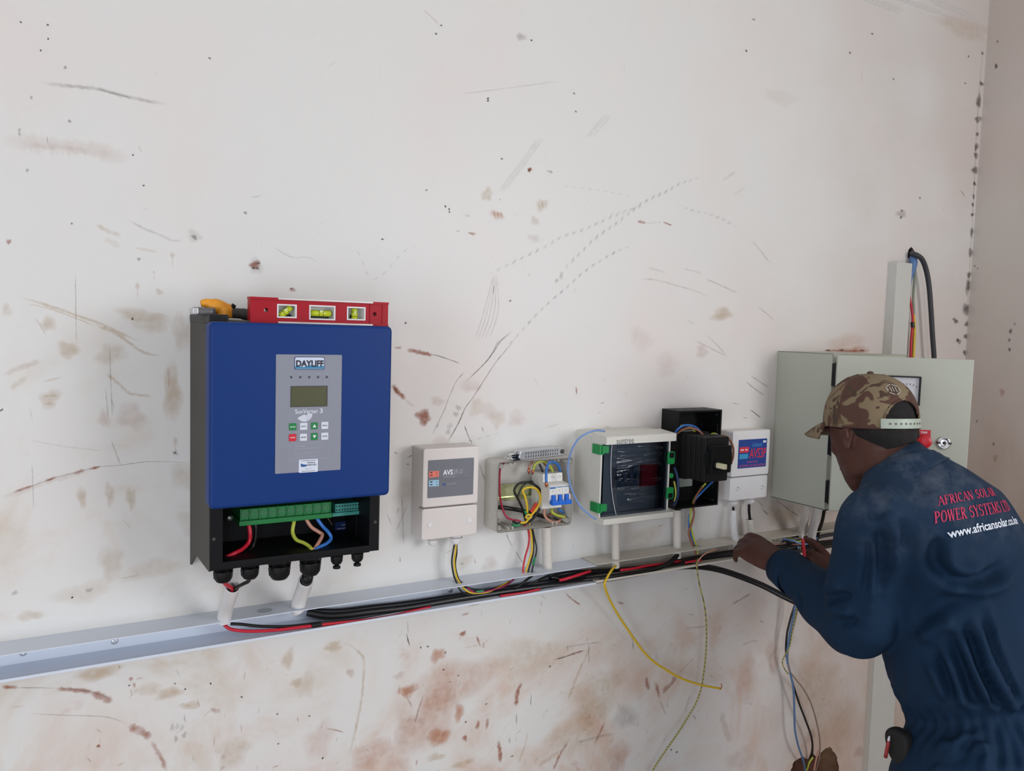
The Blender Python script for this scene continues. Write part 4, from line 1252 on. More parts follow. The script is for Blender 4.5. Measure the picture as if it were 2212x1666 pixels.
# junction box: tails to the trunking and the loop inside
cable('wire', [(0.9007,-0.035,1.1949),(0.908,-0.03,1.1728),(0.9039,-0.034,1.1539),(0.8954,-0.036,1.1301),(0.8909,-0.037,1.1066),(0.8908,-0.04,1.0912)], .0021, WRED, 'red tail below the open junction box')
cable('wire', [(0.9068,-0.03,1.2053),(0.9139,-0.03,1.1721),(0.9137,-0.034,1.1426),(0.9051,-0.036,1.1187),(0.8992,-0.037,1.1035),(0.8967,-0.04,1.0895)], .0021, WYEL, 'yellow tail below the open junction box')
cable('wire', [(0.9117,-0.03,1.2008),(0.9186,-0.03,1.1716),(0.9178,-0.033,1.1419),(0.9126,-0.035,1.1227),(0.9057,-0.036,1.1024),(0.9014,-0.04,1.0888)], .0021, WBLK, 'black tail below the open junction box, beside the yellow one')
cable('wire', [(0.9143,-0.03,1.1945),(0.921,-0.03,1.1714),(0.9253,-0.034,1.1464),(0.9202,-0.036,1.122),(0.9144,-0.037,1.1036),(0.9118,-0.04,1.0905)], .0019, WBLK, 'outer black tail with green tip below the open junction box')
tag(MB().tube([(0.9212,-0.036,1.129),(0.9159,-0.036,1.1113)], .0026, 8).out('wire_sleeve', WGRN), 'green sleeve on a black tail below the open junction box', 'sleeve')
cable('wire', [(0.8359,-0.04,1.3401),(0.8319,-0.03,1.3289),(0.8309,-0.03,1.2897),(0.8341,-0.03,1.2599),(0.8403,-0.03,1.2396),(0.8476,-0.034,1.2229),(0.8602,-0.038,1.2166),(0.8739,-0.04,1.2138),(0.8893,-0.038,1.2038),(0.9002,-0.036,1.1922)], .0021, M('crimson_wire', (168, 26, 62), .4), 'crimson wire down the left side of the open junction box')
cable('wire', [(0.8937,-0.04,1.2068),(0.8886,-0.04,1.2224),(0.8804,-0.045,1.2391),(0.8652,-0.05,1.2633),(0.8568,-0.05,1.2767),(0.8565,-0.05,1.2856),(0.8652,-0.05,1.2948),(0.8822,-0.05,1.2975),(0.9019,-0.05,1.2921),(0.9187,-0.05,1.2789),(0.924,-0.05,1.2604),(0.9225,-0.048,1.2401),(0.9145,-0.045,1.2241),(0.9051,-0.042,1.2122),(0.889,-0.044,1.2072),(0.8717,-0.044,1.2089),(0.8579,-0.044,1.2142)], .0026, WBLK, 'outer black loop of wire in the open junction box')
cable('wire', [(0.8786,-0.05,1.2364),(0.8724,-0.052,1.2492),(0.8628,-0.054,1.2642),(0.8646,-0.054,1.2759),(0.8721,-0.054,1.2891),(0.8867,-0.052,1.2965),(0.9042,-0.05,1.2929)], .0018, WBLK, 'inner black loop of wire in the open junction box')
cable('wire', [(0.8891,-0.05,1.2315),(0.8848,-0.054,1.2505),(0.8797,-0.054,1.2678),(0.8736,-0.054,1.2801),(0.8802,-0.054,1.2855),(0.895,-0.054,1.2864),(0.9091,-0.054,1.2804),(0.9178,-0.054,1.2657),(0.9167,-0.053,1.2496),(0.9074,-0.052,1.2352),(0.8974,-0.05,1.2237),(0.8888,-0.046,1.2107),(0.8757,-0.045,1.2097)], .0026, WYEL, 'yellow loop of wire in the open junction box')
m = MB(); m.tube(spline([(0.8837,-0.052,1.2205),(0.8869,-0.052,1.2261),(0.8926,-0.052,1.2276),(0.8973,-0.052,1.2242),(0.8963,-0.052,1.2203),(0.8883,-0.052,1.22),(0.8847,-0.052,1.2233),(0.8892,-0.052,1.2279),(0.8961,-0.052,1.2273)], 5), .0018, 7)
tag(m.out('wire_knot', WYEL, smooth=60), 'yellow knot tying the wire loop in the open junction box', 'wire')
tag(MB().tube(spline([(0.9109,-0.051,1.2507),(0.9043,-0.051,1.2413),(0.8976,-0.051,1.2329)], 4), .0034, 8).out('wire_sleeve', M('orange_red_sleeve', (206, 60, 34), .45)), 'orange-red sleeve on the yellow loop in the open junction box', 'sleeve')
tag(MB().tube([(0.8869,-0.05,1.2287),(0.882,-0.05,1.2371)], .0026, 8).out('wire_sleeve', WGRN), 'green sleeve inside the loop in the open junction box', 'sleeve')
tag(MB().tube(spline([(0.8558,-0.046,1.2079),(0.8638,-0.046,1.2056),(0.8741,-0.046,1.2061)], 4), .003, 8).out('wire_sleeve', WGRN), 'green sleeve at the bottom of the open junction box', 'sleeve')
cable('cable', [(0.8358,-0.02,1.2418),(0.8551,-0.022,1.2386),(0.8822,-0.025,1.2328),(0.9116,-0.025,1.2241),(0.9448,-0.02,1.2128),(0.9683,-0.012,1.2037)], .0046, KBLK, 'black cable crossing the lower part of the open junction box', n=6)
cable('wire', [(0.9282,-0.03,1.33),(0.9319,-0.034,1.3203),(0.9359,-0.034,1.309),(0.9329,-0.03,1.2973),(0.924,-0.02,1.2911),(0.9095,-0.015,1.2892)], .0024, WBLK, 'black wire curling behind the breaker in the open junction box')
cable('wire', [(0.9104,-0.03,1.3361),(0.9028,-0.035,1.3323),(0.8977,-0.038,1.3241)], .0026, WPNK, 'pink wire with bare copper end in the open junction box')
tag(MB().tube(spline([(0.8977,-0.038,1.3241),(0.8968,-0.038,1.3182),(0.8982,-0.038,1.3121)], 4), [.002, .0026, .003, .003, .0028, .0028, .002, .002, .0012][:9], 7).out('bare_wire_end', COPPER, smooth=60), 'bare copper end of the pink wire in the open junction box', 'wire')
cable('wire', [(0.9058,-0.042,1.3203),(0.9077,-0.044,1.3315),(0.9156,-0.044,1.337),(0.9273,-0.044,1.3383),(0.9405,-0.042,1.3332),(0.9517,-0.04,1.3231),(0.9569,-0.04,1.3126)], .0028, WYG, 'yellow-green wire arching into the top of the breaker')
tag(MB().tube(spline([(0.9058,-0.042,1.3208),(0.9048,-0.042,1.3164),(0.905,-0.042,1.3114)], 4), [.0024, .003, .003, .003, .003, .0028, .0024, .002, .0012][:9], 7).out('bare_wire_end', COPPER, smooth=60), 'bare copper end of the yellow-green wire beside the breaker', 'wire')
cable('wire', [(0.9118,-0.085,1.3017),(0.9131,-0.082,1.3177),(0.9226,-0.07,1.3318),(0.9358,-0.06,1.3383),(0.9529,-0.052,1.336),(0.9668,-0.046,1.3272),(0.9748,-0.042,1.3139)], .003, WBLU, 'blue wire arching over the breaker to its bare end')
tag(MB().tube(spline([(0.9118,-0.085,1.3017),(0.912,-0.085,1.2968),(0.9122,-0.085,1.2909)], 4), [.0026, .0032, .0034, .0034, .0034, .003, .0026, .002, .0014][:9], 7).out('bare_wire_end', COPPER, smooth=60), 'bare copper end of the blue wire beside the breaker', 'wire')
cable('wire', [(0.9387,-0.03,1.3324),(0.9462,-0.03,1.3238),(0.9539,-0.03,1.3112)], .0022, WBRN, 'brown wire behind the yellow-green arch in the open junction box')
cable('wire', [(0.9352,-0.045,1.2343),(0.9357,-0.045,1.2221),(0.9444,-0.045,1.2111),(0.9597,-0.044,1.2033),(0.9767,-0.042,1.2033),(0.9894,-0.03,1.2077)], .003, WPNK, 'dusty pink loop below the breaker')
cable('wire', [(0.9543,-0.045,1.2326),(0.9525,-0.05,1.2267),(0.9661,-0.048,1.2189),(0.9889,-0.045,1.212)], .003, WYG, 'yellow-green wire below the breaker')
cable('wire', [(0.9746,-0.04,1.2297),(0.9807,-0.042,1.2255),(0.9917,-0.035,1.2189)], .0028, WBLU, 'blue wire below the breaker')
cable('wire', [(0.9552,-0.03,1.213),(0.9622,-0.03,1.2185),(0.9806,-0.03,1.2126)], .0028, WBRN, 'brown wire below the breaker behind the pink loop')

# pale blue wire bowed across the white enclosure
cable('wire', [(1.0412,-0.108,1.4067),(1.0164,-0.115,1.4105),(0.9902,-0.115,1.4056),(0.9706,-0.11,1.3921),(0.9621,-0.1,1.3667),(0.9615,-0.092,1.3409),(0.9625,-0.09,1.3207),(0.9683,-0.09,1.2955),(0.9801,-0.09,1.2697),(0.9932,-0.095,1.2466),(1.0073,-0.105,1.2304),(1.0235,-0.112,1.2184)], .0021, WLBL, 'pale blue wire bowed around the left side of the smoked-door enclosure')

# wires of the black housing and switch
cable('wire', [(1.2887,-0.05,1.3809),(1.2904,-0.06,1.3953),(1.3026,-0.065,1.4042),(1.3181,-0.07,1.4053),(1.3341,-0.075,1.3998),(1.3447,-0.08,1.3879),(1.3502,-0.085,1.3653),(1.352,-0.09,1.3527)], .0026, WBLU, 'blue wire arching over the black housing into the switch')
cable('wire', [(1.2943,-0.045,1.3844),(1.2975,-0.055,1.3988),(1.3131,-0.055,1.4037),(1.3276,-0.06,1.4005),(1.3382,-0.065,1.3896),(1.3451,-0.07,1.3679),(1.3426,-0.075,1.3554)], .0026, WYG, 'yellow-green wire arching over the black housing into the switch')
cable('wire', [(1.2912,-0.055,1.3836),(1.3002,-0.065,1.3944),(1.3138,-0.075,1.3995),(1.3309,-0.085,1.3946),(1.3396,-0.095,1.3824),(1.3478,-0.1,1.3609),(1.3528,-0.1,1.3519)], .0026, WBRN, 'brown wire arching over the black housing into the switch')
cable('wire', [(1.3574,-0.11,1.3574),(1.3602,-0.115,1.3754),(1.3743,-0.118,1.385),(1.3915,-0.122,1.3782),(1.4036,-0.126,1.3596),(1.4025,-0.13,1.3372),(1.3963,-0.13,1.3179)], .0024, WBRN, 'brown wire looping down the right side of the black switch')
cable('wire', [(1.351,-0.1,1.3563),(1.3586,-0.1,1.3757),(1.3758,-0.1,1.3837),(1.3913,-0.1,1.3742),(1.4003,-0.1,1.3517)], .0024, WBLU, 'blue wire looping over the top of the black switch')
cable('wire', [(1.346,-0.09,1.3552),(1.3578,-0.09,1.3777),(1.3766,-0.09,1.3857),(1.3935,-0.09,1.3773),(1.401,-0.09,1.3547)], .0024, WYG, 'yellow-green wire looping over the top of the black switch')
cable('wire', [(1.3827,-0.05,1.377),(1.3976,-0.05,1.3798),(1.4035,-0.06,1.3729),(1.402,-0.07,1.3619)], .0016, WGRY, 'thin grey wire behind the black switch')
cable('wire', [(1.3808,-0.09,1.2712),(1.386,-0.07,1.256),(1.3838,-0.05,1.2354),(1.3747,-0.04,1.2171),(1.3734,-0.03,1.1923),(1.3675,-0.028,1.1694),(1.3685,-0.03,1.1467),(1.3772,-0.032,1.1209),(1.3873,-0.034,1.0995),(1.3895,-0.036,1.0812)], .0024, WBLU, 'blue tail leaving the bottom of the black housing')
cable('wire', [(1.367,-0.08,1.2648),(1.372,-0.06,1.2484),(1.3715,-0.04,1.2196),(1.37,-0.032,1.193),(1.3683,-0.032,1.1702),(1.3708,-0.034,1.1474),(1.3798,-0.036,1.1182),(1.3891,-0.037,1.0977),(1.3924,-0.038,1.0791)], .0024, WYG, 'yellow-green tail leaving the bottom of the black housing')
cable('wire', [(1.371,-0.07,1.2571),(1.3704,-0.05,1.2331),(1.3693,-0.04,1.2061),(1.3742,-0.038,1.1801),(1.3661,-0.04,1.1584),(1.3583,-0.04,1.1386),(1.3656,-0.04,1.1172),(1.3797,-0.039,1.097),(1.3862,-0.038,1.0798)], .0026, WBRN, 'brown tail leaving the bottom of the black housing')
cable('wire', [(1.263,-0.085,1.3111),(1.2636,-0.095,1.2912),(1.2632,-0.1,1.2684),(1.2664,-0.095,1.2424),(1.2711,-0.08,1.2205)], .003, M('navy_wire', (24, 48, 92), .4), 'navy wire down the gap between enclosure and black housing')
cable('wire', [(1.2634,-0.085,1.2787),(1.2622,-0.092,1.2638),(1.2646,-0.092,1.2474),(1.2674,-0.085,1.2317)], .0022, WYG, 'yellow-green wire down the gap between enclosure and black housing')

# loose wires hanging below the trunking
cable('wire', [(1.1318,-0.05,1.0882),(1.111,-0.062,1.0834),(1.0957,-0.066,1.0695),(1.0886,-0.066,1.0545),(1.0978,-0.06,1.0366),(1.1223,-0.045,1.0048),(1.1561,-0.035,0.9615),(1.1951,-0.03,0.9134),(1.2339,-0.03,0.865),(1.2682,-0.032,0.8309),(1.3108,-0.035,0.8009),(1.3601,-0.04,0.771),(1.4181,-0.045,0.746),(1.4807,-0.05,0.7257)], .0028, WYEL, 'long yellow wire hanging below the trunking in a curve to the right')
tag(MB().tube(spline([(1.4774,-0.05,0.7264),(1.4815,-0.052,0.7312),(1.4763,-0.055,0.7419)], 4), .0012, 6).out('bare_wire_end', COPPER, smooth=60), 'bent bare tip of the long yellow wire', 'wire')
cable('wire', [(1.3815,-0.05,1.072),(1.3658,-0.064,1.0662),(1.3684,-0.066,1.0413),(1.3837,-0.06,1.0054),(1.408,-0.05,0.9618),(1.4232,-0.045,0.9168),(1.4281,-0.045,0.8629),(1.4279,-0.045,0.8155),(1.4271,-0.042,0.7728),(1.4242,-0.038,0.73),(1.4105,-0.035,0.6933),(1.3865,-0.03,0.6557),(1.355,-0.03,0.6225),(1.317,-0.028,0.5833),(1.289,-0.025,0.5476),(1.269,-0.025,0.5116),(1.2568,-0.025,0.4679)], .0019, STR, 'yellow and green striped wire hanging below the trunking', n=8)
gx = 'loose wires hanging in front of the broken hole'
cable('wire', [(1.7363,-0.05,1.0643),(1.7422,-0.05,0.9881),(1.753,-0.04,0.9075),(1.7441,-0.035,0.8625),(1.7365,-0.032,0.8179),(1.7392,-0.03,0.7653),(1.7579,-0.03,0.71),(1.7805,-0.03,0.6559),(1.8048,-0.03,0.606),(1.8359,-0.028,0.5532),(1.8668,-0.025,0.499),(1.8819,-0.02,0.4591),(1.8895,-0.01,0.4182),(1.8992,0.01,0.3783)], .0028, WBLK, 'black wire hanging to the broken hole in the wall', gx)
cable('wire', [(1.7338,-0.055,1.0658),(1.7442,-0.05,0.9626),(1.7452,-0.045,0.8847),(1.7403,-0.038,0.8193),(1.7391,-0.034,0.7539),(1.7588,-0.033,0.7006),(1.7733,-0.033,0.656),(1.7822,-0.033,0.5886),(1.7889,-0.032,0.5405),(1.8084,-0.03,0.4885),(1.8434,-0.02,0.4348),(1.8835,0,0.3763)], .0028, M('slate_blue_wire', (92, 124, 164), .45), 'slate blue wire hanging to the broken hole in the wall', gx)
cable('wire', [(1.7411,-0.055,1.065),(1.7552,-0.05,0.9611),(1.7623,-0.04,0.8805),(1.7501,-0.036,0.817),(1.7417,-0.034,0.7663),(1.7489,-0.034,0.7197),(1.7744,-0.033,0.6897),(1.814,-0.032,0.6498),(1.8527,-0.03,0.5984),(1.8832,-0.028,0.537),(1.9056,-0.025,0.4762),(1.9192,-0.015,0.4132),(1.9303,0.005,0.3588)], .0022, WGRY, 'grey-brown wire hanging to the broken hole in the wall', gx)
cable('wire', [(1.738,-0.058,1.0598),(1.7509,-0.052,0.9622),(1.7526,-0.045,0.8836),(1.7466,-0.04,0.8254),(1.7428,-0.038,0.7868),(1.7265,-0.038,0.7641),(1.7182,-0.037,0.746),(1.7301,-0.036,0.7229),(1.747,-0.035,0.7063)], .0016, STR, 'thin striped wire curling beside the hanging bundle', gx)
cable('wire', [(1.8862,-0.02,0.4294),(1.8743,-0.018,0.4151),(1.8779,-0.01,0.3938),(1.88,0,0.3717)], .0024, WYG, 'yellow-green wire end in the broken hole')
cable('wire', [(1.906,-0.022,0.4446),(1.8981,-0.022,0.422),(1.8961,-0.018,0.3863)], .0026, WPNK, 'pinkish wire end in the broken hole')

# upright cables by the cabinet
cable('cable', [(2.25,0.02,1.8874),(2.2106,-0.01,1.873),(2.2029,-0.03,1.8672),(2.223,-0.035,1.8549),(2.2463,-0.035,1.8242),(2.2648,-0.035,1.7779),(2.2811,-0.035,1.7105),(2.2953,-0.035,1.6424),(2.3135,-0.035,1.5597),(2.3357,-0.035,1.4199),(2.3614,-0.035,1.2489),(2.3789,-0.035,1.0896)], .0072, KGRY, 'thick charcoal cable curving from the wall hole down behind the grey cabinet', n=7, seg=12)
bz = MB(); bz.tube(spline([(2.2217,0,1.869),(2.2102,-0.016,1.8538),(2.2075,-0.018,1.8293),(2.2023,-0.016,1.8022),(2.2007,-0.012,1.7686)], 5), [.004, .006, .008, .0095, .0105, .011, .011, .011, .0105, .010, .0095, .009, .008, .0075, .007, .0065, .006, .0055, .005, .0045, .004][:21], 10)
tag(bz.out('cable_sleeve', M('faded_blue_sleeve', (86, 118, 168), .5), smooth=60), 'faded blue sleeve on the wires above the upright trunking', 'sleeve')
cable('wire', [(2.2261,-0.012,1.8443),(2.2281,-0.012,1.8038),(2.224,-0.014,1.7493),(2.2288,-0.016,1.6951),(2.2351,-0.016,1.6133),(2.2391,-0.016,1.5309)], .0034, M('grey_green_wire', (132, 144, 122), .5), 'grey-green wire beside the upright trunking')
cable('wire', [(2.1964,-0.012,1.7684),(2.21,-0.014,1.7352),(2.2192,-0.018,1.6948),(2.2197,-0.02,1.6608),(2.2179,-0.02,1.6132),(2.2219,-0.02,1.5312)], .0036, WRED, 'red wire beside the upright trunking')
cable('wire', [(2.2288,-0.016,1.6951),(2.2307,-0.02,1.6611),(2.2335,-0.02,1.6134),(2.2353,-0.02,1.5311)], .0034, WYEL, 'yellow wire beside the upright trunking')
tag(MB().tube([(2.2184,-0.02,1.673),(2.2224,-0.02,1.6555)], .0056, 10).out('cable_tie', KBLK), 'black tape binding the wires beside the upright trunking', 'tape')


# ------------------------------------------------------------------ the electrician
def V(*a):
    return Vector(a)


def loft(bm, rings, n=28):
    """rings = (centre, axis_a, axis_b, ra, rb); capped closed tube"""
    rs = []
    for c, a, b, ra, rb in rings:
        rs.append([bm.verts.new(c + a * (ra * math.cos(2 * math.pi * k / n)) + b * (rb * math.sin(2 * math.pi * k / n))) for k in range(n)])
    for p, q in zip(rs[:-1], rs[1:]):
        for i in range(n):
            bm.faces.new((p[i], p[(i + 1) % n], q[(i + 1) % n], q[i]))
    bm.faces.new(rs[0][::-1])
    bm.faces.new(rs[-1])


def limb(bm, pts, radii, flat=None, n=18, sub=4):
    """tapered limb along points, smoothed; flat = (axis, ratio) squeezes it along one axis"""
    P = spline(pts, sub)
    rr = []
    for i in range(len(radii) - 1):
        for k in range(sub):
            t = k / sub
            t = t * t * (3 - 2 * t)
            rr.append(radii[i] * (1 - t) + radii[i + 1] * t)
    rr.append(radii[-1])
    u = (P[1] - P[0]).normalized().orthogonal().normalized()
    rg = []
    for i, p in enumerate(P):
        t = (P[min(i + 1, len(P) - 1)] - P[max(i - 1, 0)]).normalized()
        if flat:
            v = (flat[0] - t * flat[0].dot(t)).normalized()
            u2 = t.cross(v)
            rg.append((p, u2, v, rr[i], rr[i] * flat[1]))
        else:
            u = (u - t * u.dot(t)).normalized()
            rg.append((p, u, t.cross(u), rr[i], rr[i]))
    # rounded ends
    a, b = rg[0], rg[-1]
    t0 = (P[1] - P[0]).normalized()
    t1 = (P[-1] - P[-2]).normalized()
    head = [(a[0] - t0 * a[3] * s, a[1], a[2], a[3] * q, a[4] * q) for s, q in ((.8, .45), (.45, .85))]
    tail = [(b[0] + t1 * b[3] * s, b[1], b[2], b[3] * q, b[4] * q) for s, q in ((.45, .85), (.8, .45))]
    loft(bm, head + rg + tail, n)


def blob(bm, c, ax, r):
    """ellipsoid with axes ax (3 vectors) and radii r"""
    n, m_ = 14, 8
    rg = []
    for j in range(1, m_):
        t = math.pi * j / m_
        rg.append((c - ax[2] * (r[2] * math.cos(t)), ax[0], ax[1], r[0] * math.sin(t), r[1] * math.sin(t)))
    loft(bm, rg, n)


def remesh(bm, voxel, smooth=3, lam=0.5):
    """one continuous skin over all the closed shapes in bm"""
    bmesh.ops.recalc_face_normals(bm, faces=bm.faces)
    me = bpy.data.meshes.new('remesh')
    bm.to_mesh(me)
    bm.free()
    o = bpy.data.objects.new('remesh', me)
    COL.objects.link(o)
    md = o.modifiers.new('voxel', 'REMESH')
    md.mode = 'VOXEL'
    md.voxel_size = voxel
    dg = bpy.context.evaluated_depsgraph_get()
    out = bpy.data.meshes.new_from_object(o.evaluated_get(dg))
    bpy.data.objects.remove(o)
    bpy.data.meshes.remove(me)
    co = np.empty(len(out.vertices) * 3)
    out.vertices.foreach_get('co', co)
    co = co.reshape(-1, 3)
    e = np.empty(len(out.edges) * 2, dtype=np.int64)
    out.edges.foreach_get('vertices', e)
    e = e.reshape(-1, 2)
    deg = np.bincount(e.ravel(), minlength=len(co))[:, None]
    for _ in range(smooth):
        s = np.zeros_like(co)
        for k in range(3):
            s[:, k] = np.bincount(e[:, 0], co[e[:, 1], k], len(co)) + np.bincount(e[:, 1], co[e[:, 0], k], len(co))
        co = co + lam * (s / np.maximum(deg, 1) - co)
    out.vertices.foreach_set('co', co.ravel())
    out.update()
    return out, co, e


def put(me, name, mat, parent):
    root = parent
    while root.parent:
        root = root.parent
    me.transform(Matrix.Translation(-root.location))
    me.name = name
    me.materials.clear()
    me.materials.append(mat)
    for p in me.polygons:
        p.use_smooth = True
    o = bpy.data.objects.new(name, me)
    COL.objects.link(o)
    o.parent = parent
    return o


person = thing('person', (1.52, -.64, 0), 'man in navy coverall and camouflage cap bending to work at the trunking', 'person')
SKIN = M('dark_brown_skin', (82, 51, 43), .52, var=.12, scale=30, bump=.15, spec=.3)
NAVY = M('navy_cotton', (16, 41, 66), .8, var=.25, scale=11, bump=.0, spec=.2)
_nt = NAVY.node_tree
_b = _nt.nodes['Principled BSDF']
_src = _b.inputs['Base Color'].links[0].from_socket
_tc = _nt.nodes.new('ShaderNodeTexCoord')
_sp = _nt.nodes.new('ShaderNodeSeparateXYZ')
_nt.links.new(_tc.outputs['Object'], _sp.inputs[0])
_mz = _nt.nodes.new('ShaderNodeMapRange'); _mz.inputs[1].default_value = 1.22; _mz.inputs[2].default_value = 1.36
_nt.links.new(_sp.outputs['Z'], _mz.inputs[0])
_no = _nt.nodes.new('ShaderNodeTexNoise'); _no.inputs['Scale'].default_value = 16; _no.inputs['Detail'].default_value = 6; _no.inputs['Roughness'].default_value = .65
_nt.links.new(_tc.outputs['Object'], _no.inputs['Vector'])
_mn = _nt.nodes.new('ShaderNodeMapRange'); _mn.inputs[1].default_value = .48; _mn.inputs[2].default_value = .72; _mn.inputs[3].default_value = .08; _mn.inputs[4].default_value = .6
_nt.links.new(_no.outputs['Fac'], _mn.inputs[0])
_mu = _nt.nodes.new('ShaderNodeMath'); _mu.operation = 'MULTIPLY'
_nt.links.new(_mz.outputs[0], _mu.inputs[0]); _nt.links.new(_mn.outputs[0], _mu.inputs[1])
_mx = _nt.nodes.new('ShaderNodeMix'); _mx.data_type = 'RGBA'
_mx.inputs[7].default_value = col((92, 100, 112))          # plaster dust on the shoulders
_nt.links.new(_src, _mx.inputs[6]); _nt.links.new(_mu.outputs[0], _mx.inputs[0]); _nt.links.new(_mx.outputs[2], _b.inputs['Base Color'])
FW = V(.10, .995, 0).normalized()          # the way he faces
WD = V(.995, -.10, 0).normalized()         # towards his right hand

# head frame
HC = V(*(1.4598,-0.445,1.4398))
HF = V(.22, .975, 0).normalized()
HL = V(0, 0, 1).cross(HF)                  # towards his left
ta = R(27)
F = (HF * math.cos(ta) - V(0, 0, 1) * math.sin(ta)).normalized()
U = F.cross(HL).normalized()


cf_ = (HF * math.cos(R(4)) - V(0, 0, 1) * math.sin(R(4))).normalized()
cu_ = cf_.cross(HL).normalized()
CB = V(*(1.4651,-0.44,1.4409))                   # centre of the cap's lower rim
cf_ = (HF * math.cos(R(4)) - V(0, 0, 1) * math.sin(R(4))).normalized()
cu_ = cf_.cross(HL).normalized()
RF, RL, CH = .1005, .084, .109


def CP(a, h):
    """point of the crown: a = angle from the front, h = 0..1 height"""
    r = (1 - h ** 2.5) ** (1 / 2.2) if h < 1 else 0.0
    fr = 1 + .05 * math.cos(a) * (1 - h)
    return CB + cf_ * (RF * r * math.cos(a) * fr - .004 + .004 * h) + HL * (RL * r * math.sin(a)) + cu_ * (CH * h)



def under_cap(p, k=.94):
    """pull a point of head or hair inside the crown of the cap"""
    p = Vector(p)
    q = p - CB
    u_ = q.dot(cu_)
    if u_ < 0 or u_ > .2:
        return p
    if u_ > CH * .82:
        p = p - cu_ * (u_ - CH * .82)
        q = p - CB
        u_ = CH * .82
    r = (1 - (u_ / CH) ** 2.5) ** (1 / 2.2)
    f_, l_ = q.dot(cf_) + .004, q.dot(HL)
    if abs(l_) > .12 or abs(f_) > .14:
        return p
    d_ = math.sqrt((f_ / RF) ** 2 + (l_ / RL) ** 2)
    if d_ > r * k:
        s_ = r * k / d_
        p = CB + cf_ * (f_ * s_ - .004) + HL * (l_ * s_) + cu_ * u_
    return p


def H(f, l, u):
    return HC + F * f + HL * l + U * u


shL, elL, wrL = V(*(1.3449,-0.555,1.289)), V(*(1.3764,-0.5,1.0652)), V(*(1.4525,-0.25,1.0992))
shR, elR, wrR = V(1.625, -.555, 1.275), V(1.765, -.46, 1.03), V(*(1.6734,-0.215,1.0365))
# spine rings of the torso: centre, half width, half depth
TORSO = [(V(1.540, -.675, .70), .180, .140), (V(1.540, -.685, .78), .188, .160), (V(1.550, -.672, .85), .178, .148), (V(1.570, -.640, .905), .150, .114),
         (V(1.568, -.630, .945), .170, .136), (V(1.570, -.62, .99), .172, .146), (V(1.562, -.605, 1.06), .168, .144), (V(1.542, -.59, 1.16), .168, .136),
         (V(1.508, -.572, 1.25), .178, .126), (V(1.490, -.555, 1.31), .162, .104), (V(1.472, -.535, 1.35), .118, .080), (V(1.462, -.515, 1.38), .076, .064)]


def torso_rings(grow):
    rg = []
    for i, (c, a, b) in enumerate(TORSO):
        t = (TORSO[min(i + 1, len(TORSO) - 1)][0] - TORSO[max(i - 1, 0)][0]).normalized()
        dp = WD.cross(t).normalized()
        rg.append((c, WD, dp, a + grow, b + grow))
    return rg


LEGS = []
for hip, knee, ank in ((V(1.43, -.665, .72), V(1.42, -.60, .44), V(1.41, -.68, .10)), (V(1.61, -.665, .72), V(1.63, -.58, .44), V(1.64, -.64, .10))):
    LEGS.append((hip, knee, ank))

# ---- body: head, neck, trunk, arms with hands, legs, feet as one surface
bm = bmesh.new()
HEAD = [(-.118, .062, .016, .020), (-.108, .050, .036, .034), (-.088, .030, .062, .048), (-.062, .012, .082, .058), (-.036, .004, .090, .064), (-.010, .0, .094, .069),
        (.018, -.004, .093, .071), (.045, -.006, .089, .069), (.070, -.008, .080, .063), (.090, -.010, .060, .048), (.100, -.010, .036, .028)]
loft(bm, [(H(cf, 0, u), F, HL, rf, rl) for u, cf, rf, rl in HEAD])
neck0 = H(-.030, 0, -.045)
limb(bm, [H(-.005, 0, -.03), H(-.016, 0, -.08), V(1.462, -.525, 1.37), V(1.465, -.53, 1.33)], [.056, .052, .055, .066], n=20)
# face: brow, nose, lips, chin, cheeks, jaw, ears
AX = (F, HL, U)
blob(bm, H(.084, 0, .026), AX, (.016, .050, .010))
limb(bm, [H(.086, 0, .012), H(.084, 0, -.012), H(.083, 0, -.028)], [.008, .009, .010], n=12)
for s in (-1, 1):
    blob(bm, H(.078, s * .012, -.032), AX, (.010, .007, .007))
    blob(bm, H(.054, s * .042, -.024), AX, (.020, .016, .018))
    blob(bm, H(.016, s * .046, -.072), AX, (.036, .012, .026))
    # ear: rim, lobe and bowl
    e0 = H(-.008, s * .070, -.012)
    ep = []
    for k in range(9):
        a = R(-70 + k * 36)
        ep.append(e0 + F * (.017 * math.cos(a) - .006) + U * (.031 * math.sin(a)) + HL * (s * (.010 - .008 * math.cos(a))))
    limb(bm, ep, [.0045] * 9, n=8, sub=3)
    blob(bm, e0 + F * -.004 + HL * (s * .002), AX, (.016, .0055, .028))
    blob(bm, e0 + F * .002 - U * .030 + HL * (s * .004), AX, (.008, .005, .008))
blob(bm, H(.094, 0, -.058), AX, (.010, .023, .006))
blob(bm, H(.092, 0, -.070), AX, (.011, .020, .007))
blob(bm, H(.074, 0, -.100), AX, (.018, .022, .016))
loft(bm, [(c, a, b, ra - .036, rb - .036) for c, a, b, ra, rb in torso_rings(0)])
for s, e_, w in ((shL, elL, wrL), (shR, elR, wrR)):
    limb(bm, [s, s.lerp(e_, .5), e_, e_.lerp(w, .4), w], [.040, .038, .034, .034, .027])
for hip, knee, ank in LEGS:
    limb(bm, [hip, hip.lerp(knee, .5), knee, knee.lerp(ank, .35), ank], [.084, .075, .055, .056, .040])
    limb(bm, [ank + V(0, -.03, -.05), ank + V(0, .06, -.06), ank + V(0, .14, -.075)], [.035, .034, .022])


